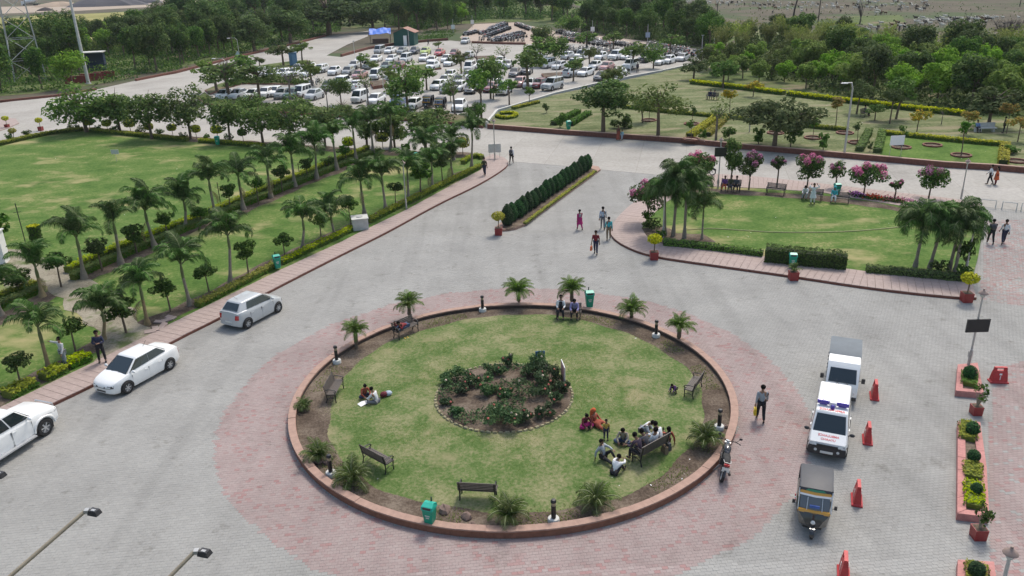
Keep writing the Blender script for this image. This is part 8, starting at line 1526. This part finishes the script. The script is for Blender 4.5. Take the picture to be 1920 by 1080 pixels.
# seated on benches
def on_bench(B, y, *a, **kw):
    c, s = math.cos(B.rotation_euler.z), math.sin(B.rotation_euler.z); x = kw.pop('x', -.02)
    return person(0, 0, a[0], B.rotation_euler.z+kw.pop('turn', 0), *a[1:], loc=(B.location.x+x*c-y*s, B.location.y+x*s+y*c), z=B.location.z, **kw)
on_bench(BM_, -.42, 'bench', 'white', 'black', 'seated man in white shirt and black waistcoat by the bin', h=1.68, vest='black', lift=.08); on_bench(BM_, .33, 'benchfwd', 'lav', 'black', 'seated man in lavender shirt looking down by the bin', h=1.68, lift=.08)
lz = BL.rotation_euler.z; b, J, k = on_bench(BL, .1, 'lie', 'dred', 'jeans', 'person in red top lying on the bench under the cycad', h=1.6, lift=.08, turn=-PI/2)
for y, ps, sh, pn, lb in ((-.6, 'benchfwd', 'white', 'greyt', 'man in bright white shirt on the crowded bench'), (-.2, 'bench', 'white', 'jeans', 'second white shirted man, middle of the crowded bench'), (.2, 'benchfwd', 'dgrey', 'black', 'man in dark grey shirt on the crowded bench'), (.6, 'benchfwd', 'plum', 'black', 'man in dark plum shirt at the near end of the crowded bench')): on_bench(BG, y, ps, sh, pn, lb, h=1.66, lift=.08)
on_bench(BP, .45, 'bench', 'dgrey', 'black', 'person in dark clothes on the bench beneath the bougainvillea', h=1.65, lift=.08); on_bench(BP, .0, 'bench', 'olive', 'dgrey', 'person in olive on the bench beneath the bougainvillea', h=1.65, lift=.08); on_bench(BP, -.5, 'bench', 'purple', 'orange', 'woman in purple top and orange trousers on the bench', h=1.58, lift=.08, hair='long')
on_bench(BW, -.5, 'benchfwd', 'white', 'grey', 'woman in pale clothes seated behind the standing person', h=1.58, lift=.08, hair='long'); on_bench(BT, -.45, 'bench', 'teal', 'white', 'person with teal head cloth on the bench by the lilac flowers', h=1.6, lift=.08, hair='veil_teal')
person(1523, 382, 'headhands', -1.6, 'white', 'white', 'person in long white tunic with hands on the head', 1.65, .14, extra='kurta', hair='short')
on_bench(BK, -.3, 'bench', 'navy', 'navy', 'man in navy on the far park bench', h=1.65, lift=.08, far=True); on_bench(BK, .3, 'bench', 'dgrey', 'black', 'man in charcoal on the far park bench', h=1.65, lift=.08, far=True); on_bench(BR_, 0, 'bench', 'dgrey', 'black', 'reclining person in dark clothes on a park bench', h=1.65, lift=.08, far=True)
person(1831, 247, 'bench', -1.6, 'blue', 'black', 'man in light blue shirt sitting beside the stone bench', 1.65, PH, lift=-.02, far=True); person(1881, 249, 'stand', 2.6, 'olive', 'black', 'standing person in olive at the park edge', 1.68, PH, far=True)
mb = MB(); mb.box((0, 0, .22), (.42, .4, .44)); g = G(1831, 247, PH); tag(mb.build('block_seat', m_tank, loc=(g[0], g[1], PH)), 'small stone block the man in light blue sits on', 'seat')
# sitting on the grass
def on_lawn(px, py, pose, rz, sh, pn, lb, **kw):
    if kw.get('h', 0) > 1.4: kw['h'] *= .9
    return person(px, py, pose, rz, sh, pn, lb, z=gz(px, py), **kw)
on_lawn(684, 742, 'cross', -1.1, 'rust', 'navy', 'woman in rust tunic sitting on the grass with open papers', h=1.55, hair='bun', sk=1); on_lawn(706, 755, 'cross', 2.6, 'white', 'greyt', 'man in white shirt sitting on the grass with his back turned', h=1.68, sk=1)
on_lawn(1096, 798, 'cross', -1.2, 'maroon', 'magenta', 'woman in magenta sari sitting on the grass', h=1.52, extra='sari', hair='bun'); on_lawn(1115, 796, 'legsout', -.75, 'rust', 'rust', 'woman in orange sari with legs stretched on the grass', h=1.52, extra='kurta', hair='veil_orange')
on_lawn(1136, 825, 'stand', -1.5, 'yellow', 'navy', 'toddler in yellow shirt standing before the woman in orange', h=.98, sleeves='short'); on_lawn(1169, 827, 'cross', -1.9, 'khaki', 'jeans', 'man in khaki shirt sitting cross legged on the grass', h=1.68)
on_lawn(1203, 817, 'squat', -.5, 'white', 'greyt', 'man in white shirt squatting behind the crowded bench', h=1.68); on_lawn(1131, 862, 'propup', -.7, 'grey', 'black', 'man in grey shirt propped on one arm on the grass', h=1.68); on_lawn(1152, 890, 'knees', .95, 'white', 'black', 'man in white shirt sitting with knees drawn up, back turned', h=1.68)
on_lawn(1250, 832, 'propup', 1.9, 'rust', 'brown', 'person in rust top sitting at the far end of the crowded bench', h=1.6, hair='long'); on_lawn(1266, 735, 'squat', -2.4, 'purple', 'black', 'small child in purple squatting on the grass', h=.95)
person(864, 124, 'stand', 1., 'dgrey', 'black', 'person standing between parked cars', 1.7, .02, far=True); person(1195, 136, 'stand', 1., 'navy', 'black', 'person standing beside the white bus-like van', 1.7, .02, far=True); person(803, 85, 'walk', .3, 'dgrey', 'black', 'person walking in front of the green hut', 1.7, .02, far=True)
# belongings on the grass
g = G(720, 744, gz(720, 744)); t = thing('bag', 'dark red and grey bag on the grass beside the reading couple', 'bag', (g[0], g[1], gz(720, 744)), .5); mb = MB(); mb.ball((0, 0, .13), (.2, .15, .14), 8); mb.build('body', CL['maroon'], t, smooth=60); mb = MB(); mb.ball((.22, .02, .11), (.2, .16, .12), 8); mb.build('pocket', CL['lblue'], t, smooth=60)
g = G(682, 757, gz(682, 757)); mb = MB(); mb.add([(-.24, -.16, .015), (0, -.18, .05), (.24, -.14, .015), (.24, .16, .015), (0, .18, .05), (-.24, .16, .015)], [(0, 1, 4, 5), (1, 2, 3, 4)]); tag(mb.build('newspaper', m_white, loc=(g[0], g[1], gz(682, 757)), rz=.7), 'open white newspaper on the grass before the couple', 'newspaper')
for px, py, c, lb in ((1246, 849, 'tan', 'tan bag leaning on the crowded bench'), (1252, 842, 'dgrey', 'dark book bag behind the crowded bench'), (762, 634, 'yellow', 'pair of sandals under the lying person')):
    z = gz(px, py); g = G(px, py, z); t = thing('bag' if c != 'yellow' else 'sandals', lb, 'bag' if c != 'yellow' else 'sandals', (g[0], g[1], z), .4); mb = MB()
    if c == 'yellow': mb.ball((-.08, 0, .02), (.05, .12, .025), 6); mb.ball((.08, .04, .02), (.05, .12, .025), 6); mb.build('soles', CL[c], t)
    else: mb.box((0, 0, .16), (.16, .34, .32), taper=.8); mb.build('body', CL[c], t); mb = MB(); mb.tube([(0, -.1, .3), (0, 0, .42), (0, .1, .3)], .012, 5); mb.build('handle', CL[c], t)
# turn all grown skins into plain meshes
bpy.context.view_layer.update(); dg = bpy.context.evaluated_depsgraph_get()
new = [(o, bpy.data.meshes.new_from_object(o.evaluated_get(dg)), m) for o, me, m in PEND]
for o, me, m in new:
    o.modifiers.clear(); o.data = me; me.materials.clear(); me.materials.append(m); me.polygons.foreach_set('use_smooth', [True]*len(me.polygons)); me.polygons.foreach_set('material_index', [0]*len(me.polygons))
for o in COL.objects:
    for q in ('H', 'W', 'painted'):
        if q in o: del o[q]

# ------------------------------------------------------------------ thin summer haze over the whole site
mb = MB(); mb.box((0, 1270, 20.5), (3020, 2690, 44)); o = mb.build('haze', (hm := bpy.data.materials.new('haze_air'))); hm.use_nodes = True; ht = hm.node_tree; ht.nodes.clear()
ho = ht.nodes.new('ShaderNodeOutputMaterial'); hv = ht.nodes.new('ShaderNodeVolumePrincipled'); hv.inputs['Color'].default_value = (.92, .95, 1, 1); hv.inputs['Density'].default_value = .00011; ht.links.new(hv.outputs[0], ho.inputs['Volume'])
tag(o, 'thin pale haze over the whole site', 'haze', kind='stuff')
